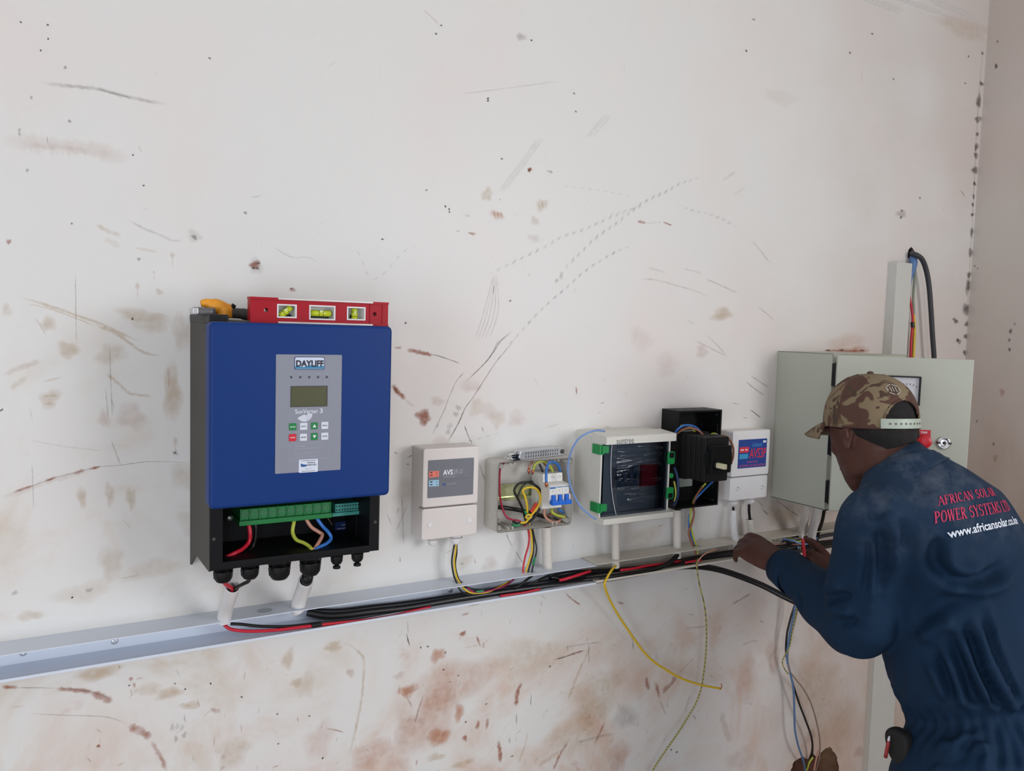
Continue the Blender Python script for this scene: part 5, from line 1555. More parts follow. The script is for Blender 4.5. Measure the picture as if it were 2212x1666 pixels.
def hand(bm, wrist, kn, side, back, bends, spread=0.10, thumb=(.55, .75, -.25), tb=(15, 25), scale=1.0):
    d = (kn - wrist).normalized()
    side = (side - d * side.dot(d)).normalized()
    nb = d.cross(side)
    if nb.dot(back) < 0:
        nb = -nb
    L = (kn - wrist).length
    loft(bm, [(wrist - d * .02, side, nb, .026, .021), (wrist + d * L * .1, side, nb, .028, .021), (wrist + d * L * .4, side, nb, .037, .020), (wrist + d * L * .8, side, nb, .041, .017), (kn, side, nb, .040, .014), (kn + d * .008, side, nb, .034, .009)], 20)
    spec = [(.030, .072, 1.0), (.0105, .080, 1.03), (-.0095, .074, 1.0), (-.028, .058, .88)]
    tips = []
    for (o_, ln, q), b3 in zip(spec, bends):
        ln *= scale
        base = kn + side * o_ - d * .014
        dd = (d + side * (o_ * spread / .03)).normalized()
        ang = 0
        pts = [base, kn + side * o_ + nb * .002]
        for seg, bb in zip((.46, .30, .24), b3):
            ang += R(bb)
            v = dd * math.cos(ang) - nb * math.sin(ang)
            pts.append(pts[-1] + v * (ln * seg))
        limb(bm, pts, [.0095 * q, .0105 * q, .0092 * q, .0085 * q, .0068 * q], n=12, sub=3)
        blob(bm, kn + side * o_ + nb * .005, (d, side, nb), (.009, .008, .007))
        # nail
        tips.append(pts[-1])
    t0 = wrist + d * (.22 * L) + side * .020
    v = (side * thumb[0] + d * thumb[1] + nb * thumb[2]).normalized()
    p1 = t0 + v * .044
    v2 = (v * math.cos(R(tb[0])) + (d - nb * .4).normalized() * math.sin(R(tb[0]))).normalized()
    p2 = p1 + v2 * .032
    v3 = (v2 * math.cos(R(tb[1])) + (d - side * .5).normalized() * math.sin(R(tb[1]))).normalized()
    p3 = p2 + v3 * .024
    limb(bm, [t0, t0.lerp(p1, .6), p1, p2, p3], [.017, .0155, .0118, .0108, .008], n=12, sub=3)


knL = V(*(1.4541,-0.15,1.1188))
hand(bm, wrL, knL, V(.80, .05, .45), V(-.5, -.1, .85), [(12, 26, 16), (17, 28, 18), (23, 32, 20), (30, 36, 22)], spread=.03, thumb=(.25, .85, -.55), tb=(20, 15))
knR = V(*(1.633,-0.175,1.0584))
hand(bm, wrR, knR, V(-.15, .45, .85), V(-.55, -.70, .35), [(72, 85, 50), (76, 88, 50), (80, 88, 50), (84, 88, 50)], spread=.03, thumb=(.55, .55, -.45), tb=(30, 35))
skin_me, skin_co, _ = remesh(bm, .0040, 2, .5)
for v in skin_me.vertices:
    if v.co.z > CB.z - .02:
        v.co = under_cap(v.co, .82)
body = put(skin_me, 'body', SKIN, person)

# ---- coverall
bm = bmesh.new()
loft(bm, torso_rings(.0), 36)
limb(bm, [V(1.40, -.56, 1.318), shL.lerp(elL, .06), shL.lerp(elL, .35), shL.lerp(elL, .7), elL + V(-.005, -.01, .0), elL.lerp(wrL, .28), elL.lerp(wrL, .6), elL.lerp(wrL, .93)], [.055, .068, .070, .068, .066, .062, .050, .041], n=26)
limb(bm, [V(1.56, -.55, 1.305), shR.lerp(elR, .06), shR.lerp(elR, .35), shR.lerp(elR, .7), elR, elR.lerp(wrR, .28), elR.lerp(wrR, .6), elR.lerp(wrR, .86)], [.055, .066, .068, .066, .064, .06, .050, .042], n=26)
for hip, knee, ank in LEGS:
    limb(bm, [hip + V(0, 0, .02), hip.lerp(knee, .5), knee, knee.lerp(ank, .5), ank + V(0, 0, .0)], [.105, .098, .085, .080, .074], n=26)
cov_me, co, ed = remesh(bm, .0060, 4, .5)

nrm = np.empty(len(co) * 3)
cov_me.vertices.foreach_get('normal', nrm)
nrm = nrm.reshape(-1, 3)
bvh = BVHTree.FromPolygons([tuple(v) for v in co], [tuple(p.vertices) for p in cov_me.polygons])


def snap(p):
    h = bvh.find_nearest(Vector(p))
    return h[0]


disp = np.zeros(len(co))
rs_ = np.random.RandomState(4)
for _ in range(14):                         # slack of the cloth
    k = rs_.normal(0, 1, 3) * rs_.uniform(14, 42)
    disp += .0009 * np.sin(co @ k + rs_.uniform(0, 6.28))
# gathers of the elastic waist
cw = np.array(TORSO[3][0])
th_ = np.arctan2(co[:, 1] - cw[1], co[:, 0] - cw[0])
torso_mask = 1 / (1 + np.exp(-(co[:, 0] - 1.30) / .01))
disp += torso_mask * .0034 * np.sin(th_ * 44 + 1.5 * np.sin(co[:, 2] * 60)) * np.exp(-((co[:, 2] - .91) / .032) ** 2)
disp += torso_mask * .0022 * np.sin(th_ * 27 + 3 * np.sin(co[:, 2] * 30)) * np.exp(-((co[:, 2] - .955) / .05) ** 2)
disp += -.005 * torso_mask * np.exp(-((co[:, 2] - .905) / .014) ** 2)


def fold(pts, width, amp):
    """ridge (amp > 0) or crease (amp < 0) along a line lying on the cloth"""
    P = [np.array(snap(p)) for p in spline(pts, 4)]
    best = np.full(len(co), 1e9)
    tt = np.zeros(len(co))
    n = len(P) - 1
    for i in range(n):
        a, b = P[i], P[i + 1]
        ab = b - a
        t = np.clip(((co - a) @ ab) / max(ab @ ab, 1e-12), 0, 1)
        d_ = np.linalg.norm(co - (a + t[:, None] * ab), axis=1)
        m_ = d_ < best
        best[m_] = d_[m_]
        tt[m_] = (i + t[m_]) / n
    disp[:] += amp * np.exp(-(best / width) ** 2) * np.clip(np.sin(np.pi * np.clip(tt, .04, .96)) * 1.6, 0, 1)


FOLDS = [([(1.3899,-0.66,1.281),(1.3598,-0.67,1.2453),(1.3583,-0.68,1.2111),(1.4018,-0.68,1.1928),(1.4727,-0.68,1.2003),(1.5155,-0.68,1.2164)],0.0136,-0.0288),
         ([(1.397,-0.67,1.2576),(1.3782,-0.68,1.2292),(1.4136,-0.68,1.2122),(1.47,-0.68,1.222)],0.0136,0.0216),
         ([(1.3595,-0.69,1.1769),(1.4154,-0.69,1.1729),(1.472,-0.69,1.1819),(1.5143,-0.69,1.202)],0.0136,0.0192),
         ([(1.3562,-0.62,1.0871),(1.3743,-0.65,1.1285),(1.4057,-0.68,1.1587),(1.4592,-0.69,1.1666)],0.015299999999999998,-0.024),
         ([(1.3658,-0.62,1.0595),(1.3751,-0.66,1.1021),(1.4102,-0.68,1.12)],0.0136,0.0192),
         ([(1.3595,-0.72,1.097),(1.3704,-0.74,1.0619),(1.4006,-0.75,1.0111),(1.4454,-0.74,0.968)],0.0085,0.0216),
         ([(1.3503,-0.71,1.0868),(1.362,-0.73,1.0475),(1.3888,-0.74,1.0011),(1.4353,-0.73,0.9616)],0.007649999999999999,-0.0216),
         ([(1.4009,-0.73,1.126),(1.4056,-0.75,1.0834),(1.4375,-0.76,1.0239),(1.4903,-0.75,0.9666)],0.009349999999999999,0.0264),
         ([(1.3817,-0.73,1.113),(1.3905,-0.75,1.07),(1.4177,-0.76,1.0116),(1.4835,-0.74,0.957)],0.007649999999999999,-0.024),
         ([(1.437,-0.74,1.1481),(1.4351,-0.76,1.0981),(1.4526,-0.77,1.0413),(1.495,-0.76,0.9784)],0.009349999999999999,0.024),
         ([(1.435,-0.73,1.1369),(1.4366,-0.75,1.0859),(1.4588,-0.76,1.0278),(1.5083,-0.75,0.9669)],0.007649999999999999,-0.0216),
         ([(1.347,-0.68,1.0681),(1.3432,-0.71,1.031),(1.3722,-0.72,0.9879),(1.3961,-0.72,0.9619)],0.0085,0.0192),
         ([(1.3438,-0.67,1.0565),(1.3337,-0.7,1.0206),(1.3628,-0.71,0.9774)],0.007649999999999999,-0.0192),
         ([(1.3587,-0.64,1.0338),(1.3563,-0.67,1.0036),(1.3693,-0.69,0.9672)],0.0085,0.0144),
         ([(1.3691,-0.66,0.9025),(1.3842,-0.7,0.9346),(1.4343,-0.72,0.9388)],0.009349999999999999,0.0144),
         ([(1.3597,-0.66,0.8618),(1.3739,-0.7,0.9033),(1.4225,-0.72,0.9179)],0.0102,-0.0144),
         ([(1.3737,-0.67,0.8416),(1.4191,-0.7,0.875),(1.445,-0.74,0.9134)],0.0102,0.0144),
         ([(1.4083,-0.74,0.8639),(1.4176,-0.74,0.9034),(1.4248,-0.73,0.9304)],0.0085,0.0144),
         ([(1.2641,-0.62,1.2847),(1.2811,-0.62,1.2416),(1.2992,-0.62,1.1893),(1.2984,-0.62,1.1306)],0.015299999999999998,-0.0336),
         ([(1.3008,-0.62,1.3057),(1.2954,-0.64,1.2615),(1.2983,-0.65,1.2146),(1.2967,-0.65,1.1655)],0.015299999999999998,0.0192),
         ([(1.3314,-0.63,1.3134),(1.3255,-0.65,1.2689),(1.3216,-0.66,1.2226)],0.0136,-0.0168),
         ([(1.2331,-0.62,1.2798),(1.2648,-0.61,1.2243),(1.2875,-0.6,1.1597),(1.3052,-0.58,1.0992)],0.011049999999999999,0.0144),
         ([(1.2298,-0.61,1.2614),(1.2556,-0.6,1.1978),(1.2868,-0.58,1.128)],0.009349999999999999,-0.0144),
         ([(1.2877,-0.47,1.1198),(1.2641,-0.52,1.1298),(1.2643,-0.55,1.1304)],0.0085,-0.0144),
         ([(1.2883,-0.46,1.0983),(1.2663,-0.52,1.103),(1.2662,-0.56,1.1074)],0.0085,0.0144),
         ([(1.2914,-0.45,1.127),(1.2749,-0.5,1.1443),(1.2683,-0.53,1.1586)],0.0085,0.0144),
         ([(1.2681,-0.5,1.0692),(1.2553,-0.55,1.0868),(1.281,-0.57,1.0824)],0.009349999999999999,-0.012),
         ([(1.3666,-0.36,1.0945),(1.3563,-0.4,1.0689)],0.007649999999999999,-0.0096),
         ([(1.4032,-0.31,1.0951),(1.392,-0.34,1.0698)],0.0068,0.0072),
         ([(1.2392,-0.57,1.3356),(1.2366,-0.6,1.3361),(1.2534,-0.62,1.3306),(1.2842,-0.63,1.3259)],0.0051,-0.0096),
         ([(1.3328,-0.56,1.3846),(1.3173,-0.6,1.3671),(1.3299,-0.62,1.3448)],0.011899999999999999,0.012),
         ([(1.401,-0.56,1.3892),(1.3916,-0.6,1.3704),(1.3826,-0.63,1.3425)],0.011899999999999999,-0.0096)]
for pts, w_, a_ in FOLDS:
    fold(pts, w_, a_)
disp = np.clip(disp, -.017, .02)
co2 = co + nrm * disp[:, None]
cov_me.vertices.foreach_set('co', co2.ravel())
cov_me.update()
bvh2 = BVHTree.FromPolygons([tuple(v) for v in co2], [tuple(p.vertices) for p in cov_me.polygons])
coverall = put(cov_me, 'coverall', NAVY, person)

# collar, cuffs
def band(pts_rings, name, mat, parent, thick=.003):
    m = MB(); m.rings(pts_rings, closed=False)
    o = m.out(name, mat, parent, smooth=70)
    s = o.modifiers.new('cloth thickness', 'SOLIDIFY'); s.thickness = thick; s.offset = 0
    return o


def circ(c, a, b, ra, rb, n=32, wob=0.0, ph=0.0):
    return [c + a * (ra * math.cos(2 * math.pi * k / n)) + b * (rb * math.sin(2 * math.pi * k / n)) + V(0, 0, wob * math.sin(4 * math.pi * k / n + ph)) for k in range(n)]


nt_ = (H(-.016, 0, -.06) - V(1.464, -.53, 1.345)).normalized()
na = (WD - nt_ * WD.dot(nt_)).normalized()
nb_ = nt_.cross(na)
c0 = V(1.462, -.532, 1.350)
band([circ(c0 - nt_ * .012, na, nb_, .088, .080), circ(c0 + nt_ * .008, na, nb_, .074, .068), circ(c0 + nt_ * .028, na, nb_, .065, .061), circ(c0 + nt_ * .046, na, nb_, .062, .058)], 'collar', NAVY, coverall)
for e_, w in ((elL, wrL), (elR, wrR)):
    t = (w - e_).normalized()
    a = t.orthogonal().normalized()
    b = t.cross(a)
    q = .93 if e_ is elL else .86
    c = e_.lerp(w, q)
    band([circ(c - t * .035, a, b, .0465, .0465), circ(c - t * .01, a, b, .0450, .0450), circ(c + t * .018, a, b, .0435, .0435), circ(c + t * .0185, a, b, .036, .036)], 'cuff', NAVY, coverall, .002)
# shoulder yoke seam ridge
# ---- lettering stitched on the back
def serif_letter(ch):
    """strokes (x0, y0, x1, y1, width) in a unit-high letter"""
    K, T = .17, .06
    S = []

    def st(*p):
        S.append(p)

    def serif(x, y, w=.14):
        st(x - w, y, x + w, y, T)
    if ch == 'A': st(.05, 0, .36, 1, T); st(.36, 1, .68, 0, K); st(.17, .35, .55, .35, T); serif(.05, .03, .11); serif(.68, .03); w = .74
    elif ch == 'F': st(.15, 0, .15, 1, K); st(.15, .97, .6, .97, T); st(.15, .52, .45, .52, T); st(.6, .97, .6, .76, T); st(.45, .6, .45, .42, T); serif(.15, .03); serif(.1, .97, .1); w = .64
    elif ch == 'E': st(.15, 0, .15, 1, K); st(.15, .97, .6, .97, T); st(.15, .52, .45, .52, T); st(.15, .03, .62, .03, T); st(.6, .97, .6, .76, T); st(.62, .03, .62, .24, T); st(.45, .6, .45, .42, T); serif(.1, .03, .1); serif(.1, .97, .1); w = .67
    elif ch == 'L': st(.15, 0, .15, 1, K); st(.15, .03, .6, .03, T); st(.6, .03, .6, .26, T); serif(.15, .97); serif(.1, .03, .1); w = .64
    elif ch == 'T': st(.33, 0, .33, 1, K); st(.03, .97, .63, .97, T); st(.04, .97, .04, .74, T); st(.62, .97, .62, .74, T); serif(.33, .03); w = .67
    elif ch == 'I': st(.16, 0, .16, 1, K); serif(.16, .03); serif(.16, .97); w = .33
    elif ch == 'N': st(.1, 0, .1, 1, T); st(.1, 1, .58, 0, K); st(.6, 0, .6, 1, T); serif(.1, .03, .1); serif(.06, .97, .1); serif(.6, .97, .1); w = .72
    elif ch == 'M': st(.1, 0, .1, 1, T); st(.1, 1, .42, .05, K); st(.42, .05, .72, 1, T); st(.74, 0, .74, 1, K); serif(.1, .03, .1); serif(.74, .03); serif(.06, .97, .08); serif(.76, .97, .1); w = .9
    elif ch == 'W': st(.06, 1, .27, 0, K); st(.27, 0, .46, 1, T); st(.44, 1, .65, 0, K); st(.65, 0, .86, 1, T); serif(.06, .97, .1); serif(.86, .97, .1); serif(.45, .97, .1); w = .94
    elif ch == 'Y': st(.06, 1, .34, .45, K); st(.62, 1, .34, .45, T); st(.34, 0, .34, .48, K); serif(.06, .97, .1); serif(.62, .97, .1); serif(.34, .03); w = .68
    elif ch in 'OCDPRS':
        def arc(cx, cy, rx, ry, a0, a1, n=8, thick=(T, K)):
            pr = None
            for i in range(n + 1):
                a = R(a0 + (a1 - a0) * i / n)
                p = (cx + rx * math.cos(a), cy + ry * math.sin(a))
                if pr:
                    am = R(a0 + (a1 - a0) * (i - .5) / n)
                    st(pr[0], pr[1], p[0], p[1], thick[0] + (thick[1] - thick[0]) * abs(math.cos(am)))
                pr = p
        if ch == 'O': arc(.36, .5, .28, .47, 0, 360, 16); w = .74
        elif ch == 'C': arc(.36, .5, .28, .47, 45, 315, 12); st(.6, .97, .6, .7, T); w = .68
        elif ch == 'D': st(.15, 0, .15, 1, K); arc(.22, .5, .42, .47, -90, 90); serif(.1, .03, .1); serif(.1, .97, .1); w = .74
        elif ch == 'P': st(.15, 0, .15, 1, K); arc(.25, .73, .28, .24, -90, 90); st(.15, .97, .25, .97, T); st(.15, .49, .25, .49, T); serif(.15, .03); serif(.1, .97, .1); w = .62
        elif ch == 'R': st(.15, 0, .15, 1, K); arc(.25, .75, .27, .22, -90, 90); st(.15, .97, .25, .97, T); st(.15, .53, .25, .53, T); st(.3, .53, .62, 0, K); serif(.15, .03); serif(.1, .97, .1); serif(.66, .03, .08); w = .72
        else: arc(.3, .74, .2, .23, 40, 270, 8); arc(.3, .27, .22, .25, 90, -140, 8); st(.3, .51, .3, .52, K); st(.48, .95, .48, .76, T); st(.08, .05, .08, .25, T); w = .6
    else: w = .34
    return S, w


def stitched(lines, name, mat, origin, ux, uy, width, height, gap=.05):
    """lines of strokes laid on the cloth: projected along the surface normal onto the coverall"""
    bmx = bmesh.new()
    x = 0
    for ch in lines:
        S, w = serif_letter(ch)
        for x0, y0, x1, y1, tw in S:
            a, b = V(x + x0, y0, 0), V(x + x1, y1, 0)
            d = (b - a)
            if d.length < 1e-6:
                continue
            d.normalize()
            n = V(-d.y, d.x, 0) * tw / 2
            N = 4
            pr = None
            for i in range(N + 1):
                p = a.lerp(b, i / N)
                q = (bmx.verts.new(p + n), bmx.verts.new(p - n))
                if pr:
                    bmx.faces.new((pr[0], pr[1], q[1], q[0]))
                pr = q
        x += w + gap
    return lay(bmx, name, mat, origin, ux, uy, width / x, height)


def lay(bmx, name, mat, origin, ux, uy, sx, sy):
    nn = ux.cross(uy).normalized()
    if nn.y > 0:
        nn = -nn
    for v in bmx.verts:
        p = origin + ux * (v.co.x * sx) + uy * (v.co.y * sy)
        h = bvh2.ray_cast(p + nn * .25, -nn)
        v.co = (h[0] + nn * .0016) if h[0] is not None else p
    bmesh.ops.recalc_face_normals(bmx, faces=bmx.faces)
    m = MB(); m.bm = bmx
    return m.out(name, mat, coverall)


REDT = M('crimson_embroidery', (186, 40, 84), .7, var=.1, scale=300)
WHT = M('white_embroidery', (216, 224, 238), .7, var=.06, scale=300)
def basis(o, e, t):
    o, e, t = V(*o), V(*e), V(*t)
    ux, uy = (e - o), (t - o)
    return o, ux.normalized(), uy.normalized(), ux.length, uy.length


o_, ux, uy, w_, h_ = basis((1.3925, -.6399, 1.3242), (1.5391, -.6587, 1.3347), (1.3962, -.6332, 1.3390))
stitched('AFRICAN SOLAR', 'red_lettering', REDT, o_, ux, uy, w_, h_)
o_, ux, uy, w_, h_ = basis((1.3789, -.6452, 1.2947), (1.5766, -.6675, 1.3051), (1.3820, -.6388, 1.3142))
stitched('POWER SYSTEMS LTD', 'red_lettering', REDT, o_, ux, uy, w_, h_)
o_, ux, uy, w_, h_ = basis((1.3972, -.6631, 1.2701), (1.5805, -.6805, 1.2820), (1.4000, -.6570, 1.2845))
me = textmesh('www.africansolar.co.ke', 1.0, 1.0, bold=.02)
bmx = bmesh.new(); bmx.from_mesh(me); bpy.data.meshes.remove(me)
lay(bmx, 'white_lettering', WHT, o_, ux, uy, w_, h_)

# ---- hair below the cap
HAIR = M('short_black_hair', (22, 19, 20), .9, var=.5, scale=260, bump=1.0)
bm = bmesh.new()
g = []
NA, NU = 40, 16
for j in range(NU + 1):
    row = []
    for i in range(NA + 1):
        a = R(96 + 168 * i / NA)            # 0 = face, 180 = back of the head
        edge = -.074 + .066 * (abs(a - math.pi) / 1.47) ** 2.0
        u = edge + (.078 - edge) * j / NU
        # interpolate the head profile
        for (u0, c0_, f0, l0), (u1, c1_, f1, l1) in zip(HEAD[:-1], HEAD[1:]):
            if u0 <= u <= u1:
                t = (u - u0) / (u1 - u0)
                cf, rf, rl = c0_ + (c1_ - c0_) * t, f0 + (f1 - f0) * t, l0 + (l1 - l0) * t
        gr = .0062 * min(1, j / 2.0) * min(1, min(i, NA - i) / 2.0) + .0006
        low = max(0, -.03 - u)
        back = max(0, -math.cos(a))
        row.append(bm.verts.new(under_cap(H(cf + (rf + gr) * math.cos(a) - low * .10 * back + random.uniform(-.0006, .0006), (rl + gr) * math.sin(a), u), .90)))
    g.append(row)
for j in range(NU):
    for i in range(NA):
        bm.faces.new((g[j][i], g[j][i + 1], g[j + 1][i + 1], g[j + 1][i]))
m = MB(); m.bm = bm
m.out('hair', HAIR, person, smooth=80)
eyeW = M('eye_white', (206, 196, 186), .3)
for s in (-1, 1):
    m = MB(); rs2 = []
    c = H(.073, s * .030, .004)
    m.lathe(c - F * .004, F, [(0, .006), (.006, .0100), (.010, .0068), (.0115, .001)], 14)
    eo = m.out('eye', eyeW, person, smooth=80)
    m = MB(); m.lathe(c + F * .0056, F, [(0, .0055), (.0015, .0045), (.002, .0005)], 12); m.out('iris', M('dark_iris', (30, 18, 14), .2), eo, smooth=80)
    m = MB(); m.tube([H(.094 - abs(t) * .012, s * (.032 + t * .02), .026 + .003 * (1 - abs(t))) for t in (-1, -.5, 0, .5, 1)], [.001, .0028, .003, .0028, .001], 8); m.out('eyebrow', HAIR, person, smooth=80)

# ---- cap
cam_ = bpy.data.materials.new('camouflage_cotton')
cam_.use_nodes = True
nt = cam_.node_tree
tc = nt.nodes.new('ShaderNodeTexCoord')
def camo(scale, loc):
    mp = nt.nodes.new('ShaderNodeMapping'); mp.inputs['Location'].default_value = loc
    n_ = nt.nodes.new('ShaderNodeTexNoise'); n_.inputs['Scale'].default_value = scale; n_.inputs['Detail'].default_value = 1.2; n_.inputs['Distortion'].default_value = .9
    nt.links.new(tc.outputs['Object'], mp.inputs[0]); nt.links.new(mp.outputs[0], n_.inputs['Vector'])
    return n_.outputs['Fac']
def thr(v, t):
    r_ = nt.nodes.new('ShaderNodeMapRange'); r_.inputs[1].default_value = t; r_.inputs[2].default_value = t + .012
    nt.links.new(v, r_.inputs[0]); return r_.outputs[0]
def mixc(a, b, f_):
    x = nt.nodes.new('ShaderNodeMix'); x.data_type = 'RGBA'
    if isinstance(a, tuple): x.inputs[6].default_value = a
    else: nt.links.new(a, x.inputs[6])
    x.inputs[7].default_value = b; nt.links.new(f_, x.inputs[0]); return x.outputs[2]
cc = mixc(col((128, 112, 87)), col((104, 82, 62)), thr(camo(25, (3, 1, 2)), .55))
cc = mixc(cc, col((86, 58, 49)), thr(camo(21, (0, 0, 0)), .505))
cc = mixc(cc, col((74, 56, 44)), thr(camo(28, (7, 4, 1)), .62))
nt.links.new(cc, nt.nodes['Principled BSDF'].inputs['Base Color'])
nt.nodes['Principled BSDF'].inputs['Roughness'].default_value = .9
cap = obj_cap = None
bm = bmesh.new()
NA, NH = 72, 22
hs = [1 - (1 - j / NH) ** 1.25 for j in range(NH + 1)]
hs = [j / NH for j in range(NH)] + [.985]
vs = [[bm.verts.new(CP(2 * math.pi * i / NA, h)) for i in range(NA)] for h in hs]
top = bm.verts.new(CP(0, 1))


def opening(a):
    x = (a - math.pi) / R(33)
    return .53 * math.sqrt(max(0, 1 - x * x)) if abs(x) < 1 else -1


for j in range(len(hs) - 1):
    for i in range(NA):
        am = 2 * math.pi * (i + .5) / NA
        hm = (hs[j] + hs[j + 1]) / 2
        if hm < opening(am):
            continue
        bm.faces.new((vs[j][i], vs[j][(i + 1) % NA], vs[j + 1][(i + 1) % NA], vs[j + 1][i]))
for i in range(NA):
    bm.faces.new((vs[-1][i], vs[-1][(i + 1) % NA], top))
bmesh.ops.delete(bm, geom=[v for v in bm.verts if not v.link_faces], context='VERTS')
m = MB(); m.bm = bm
cap = m.out('cap', cam_, person, smooth=80)
cap['label'] = 'brown camouflage snapback cap'
s = cap.modifiers.new('cloth thickness', 'SOLIDIFY'); s.thickness = .0025; s.offset = -1
m = MB(); m.tube([CP(math.pi + R(x), max(.0, opening(math.pi + R(x)))) for x in range(-33, 34, 3)], .0021, 8); m.out('opening_binding', cam_, cap, smooth=80)
m = MB(); m.lathe(CP(0, 1), cu_, [(-.001, .007), (.003, .006), (.0045, .002)], 12); m.out('top_button', cam_, cap, smooth=60)
for a in (60, 120, 240, 300, 0):
    m = MB(); m.tube([CP(R(a), h) + (CP(R(a), h) - CB).normalized() * .0003 for h in [k / 14 * .98 for k in range(15)]], .0012, 6); m.out('crown_seam', cam_, cap, smooth=80)
bm = bmesh.new()
g = []
for j in range(9):
    v = j / 8
    row = []
    for i in range(25):
        a = R(-62 + 124 * i / 24)
        p = CP(a, .0)
        ext = .074 * math.cos(a * 1.25) ** .8 if abs(a * 1.25) < math.pi / 2 else 0
        row.append(bm.verts.new(p + cf_ * (v * ext) - cu_ * (.010 * v * v + .018 * v + .005 * math.sin(a) ** 2 * v) + cu_ * .003))
    g.append(row)
for j in range(8):
    for i in range(24):
        bm.faces.new((g[j][i], g[j][i + 1], g[j + 1][i + 1], g[j + 1][i]))
m = MB(); m.bm = bm
vz = m.out('visor', cam_, cap, smooth=80)
s = vz.modifiers.new('visor thickness', 'SOLIDIFY'); s.thickness = .0065; s.offset = 0
STP = M('pale_plastic_strap', (168, 178, 164), .45)
m = MB()
m.rings([[CP(math.pi + R(x), h) + (CP(math.pi + R(x), h) - CB).normalized() * q for h, q in ((.015, .0005), (.185, .0005), (.185, .0025), (.015, .0025))] for x in range(-35, 36, 4)])
st_ = m.out('strap', STP, cap, smooth=50)
m = MB()
for x in range(-24, 26, 7):
    p = CP(math.pi + R(x), .1)
    o_ = (p - CB - cu_ * .011).normalized()
    m.lathe(p + o_ * .002, o_, [(0, .0022), (.0008, .0022), (.0009, .0012), (.0002, .0011)], 10)
m.out('strap_holes', M('strap_hole', (74, 80, 72), .6), st_)['kind'] = 'stuff'
# metal emblem above the opening: hexagon outline with bars
EM = M('silver_emblem', (214, 216, 212), .3, metal=.7)
p = CP(math.pi - R(12), .70)
q1 = (CP(math.pi - R(12) - .05, .70) - p).normalized()
q2 = (CP(math.pi - R(12), .76) - p).normalized()
qn = q1.cross(q2).normalized()
if qn.dot(p - CB) < 0:
    qn = -qn
m = MB()
hexp = [p + qn * .001 + q1 * (.014 * math.cos(R(30 + 60 * k))) + q2 * (.014 * math.sin(R(30 + 60 * k))) for k in range(6)]
for k in range(6):
    m.tube([hexp[k].lerp(hexp[(k + 1) % 6], .1), hexp[k].lerp(hexp[(k + 1) % 6], .9)], .0009, 6)
for o_ in (-.005, 0, .005):
    m.tube([p + qn * .001 + q1 * o_ - q2 * .006, p + qn * .001 + q1 * o_ + q2 * .006], .0008, 6)
m.out('emblem', EM, cap)

# ---- boots
for (hip, knee, ank), sd in zip(LEGS, ('left', 'right')):
    bm = bmesh.new()
    a = V(ank.x, ank.y, 0)
    limb(bm, [a + V(0, -.055, .045), a + V(0, .02, .050), a + V(0, .10, .042), a + V(.0, .185, .036)], [.043, .047, .045, .036], flat=(V(0, 0, 1), .85), n=16)
    limb(bm, [a + V(0, -.02, .06), a + V(0, -.02, .12)], [.048, .050], n=16)
    bt_me, _, _ = remesh(bm, .008, 3)
    put(bt_me, 'boot', M('scuffed_black_leather', (34, 30, 28), .6, var=.3), person)
    m = MB(); m.rings([[a + V(x, y, z) for x, y in ((-.036, -.085), (0, -.098), (.036, -.085), (.044, .06), (.044, .15), (.028, .20), (0, .218), (-.028, .20), (-.044, .15), (-.044, .06))] for z in (0, .016)])
    m.out('boot_sole', M('black_rubber', (26, 25, 25), .8), person)

# ---- things he carries
pc = V(*(1.4067,-0.585,0.8529))
m = MB()
pq = [(-.034, .006), (-.030, .020), (-.018, .029), (.004, .031), (.030, .026), (.036, .0), (.030, -.040), (-.012, -.042), (-.026, -.014)]
m.rings([[pc + FW * (-x) * .85 + V(-.25, 0, 0) * x * 0 + WD * o_ + V(0, 0, z) for x, z in [(a * s_, b * s_) for a, b in pq]] for o_, s_ in ((-.014, .75), (-.010, .95), (.010, .95), (.014, .8))])
po = m.out('tool_pouch', M('black_pouch_fabric', (18, 18, 21), .75), smooth=180)
sb_ = po.modifiers.new('rounding', 'SUBSURF'); sb_.levels = 2; sb_.render_levels = 2
tag(po, "black tool pouch tucked at the man's left hip", 'pouch')
pb = pc - WD * .0195 + FW * .012
m = MB(); m.tube([pb + V(0, 0, -.030 + .009 * k) + FW * (-.0012 * k) for k in range(5)], [.0034, .0034, .0034, .0034, .0026], 10)
pn = m.out('pen', M('dull_red_plastic', (150, 50, 48), .5), smooth=50)
tag(pn, 'red pen clipped in the black tool pouch', 'pen')
m = MB(); m.tube([pb + V(0, 0, .006) - FW * .0048, pb + V(0, 0, .015) - FW * .006], [.003, .0016], 10); m.out('pen_tip', STEEL, pn)
s0 = V(*(1.6345,-0.15,1.1195)); s1 = V(*(1.6292,-0.165,1.0667))
dv = (s1 - s0).normalized()
m = MB(); m.tube([s0, s0 + dv * .006, s1, s1 + dv * .055], [.0034, .0040, .0046, .0048], 12)
sd_ = m.out('screwdriver', M('red_insulated_sleeve', (214, 40, 58), .4), smooth=50)
tag(sd_, "red insulated screwdriver held upright in the man's right fist", 'screwdriver')
m = MB(); m.tube([s1 + dv * .05, s1 + dv * .058, s1 + dv * .10, s1 + dv * .135], [.006, .010, .011, .008], 12); m.out('handle', M('black_rubber'), sd_, smooth=50)
m = MB(); m.tube([s0 - dv * .008, s0], [.0014, .0018], 8); m.out('tip', STEEL, sd_)


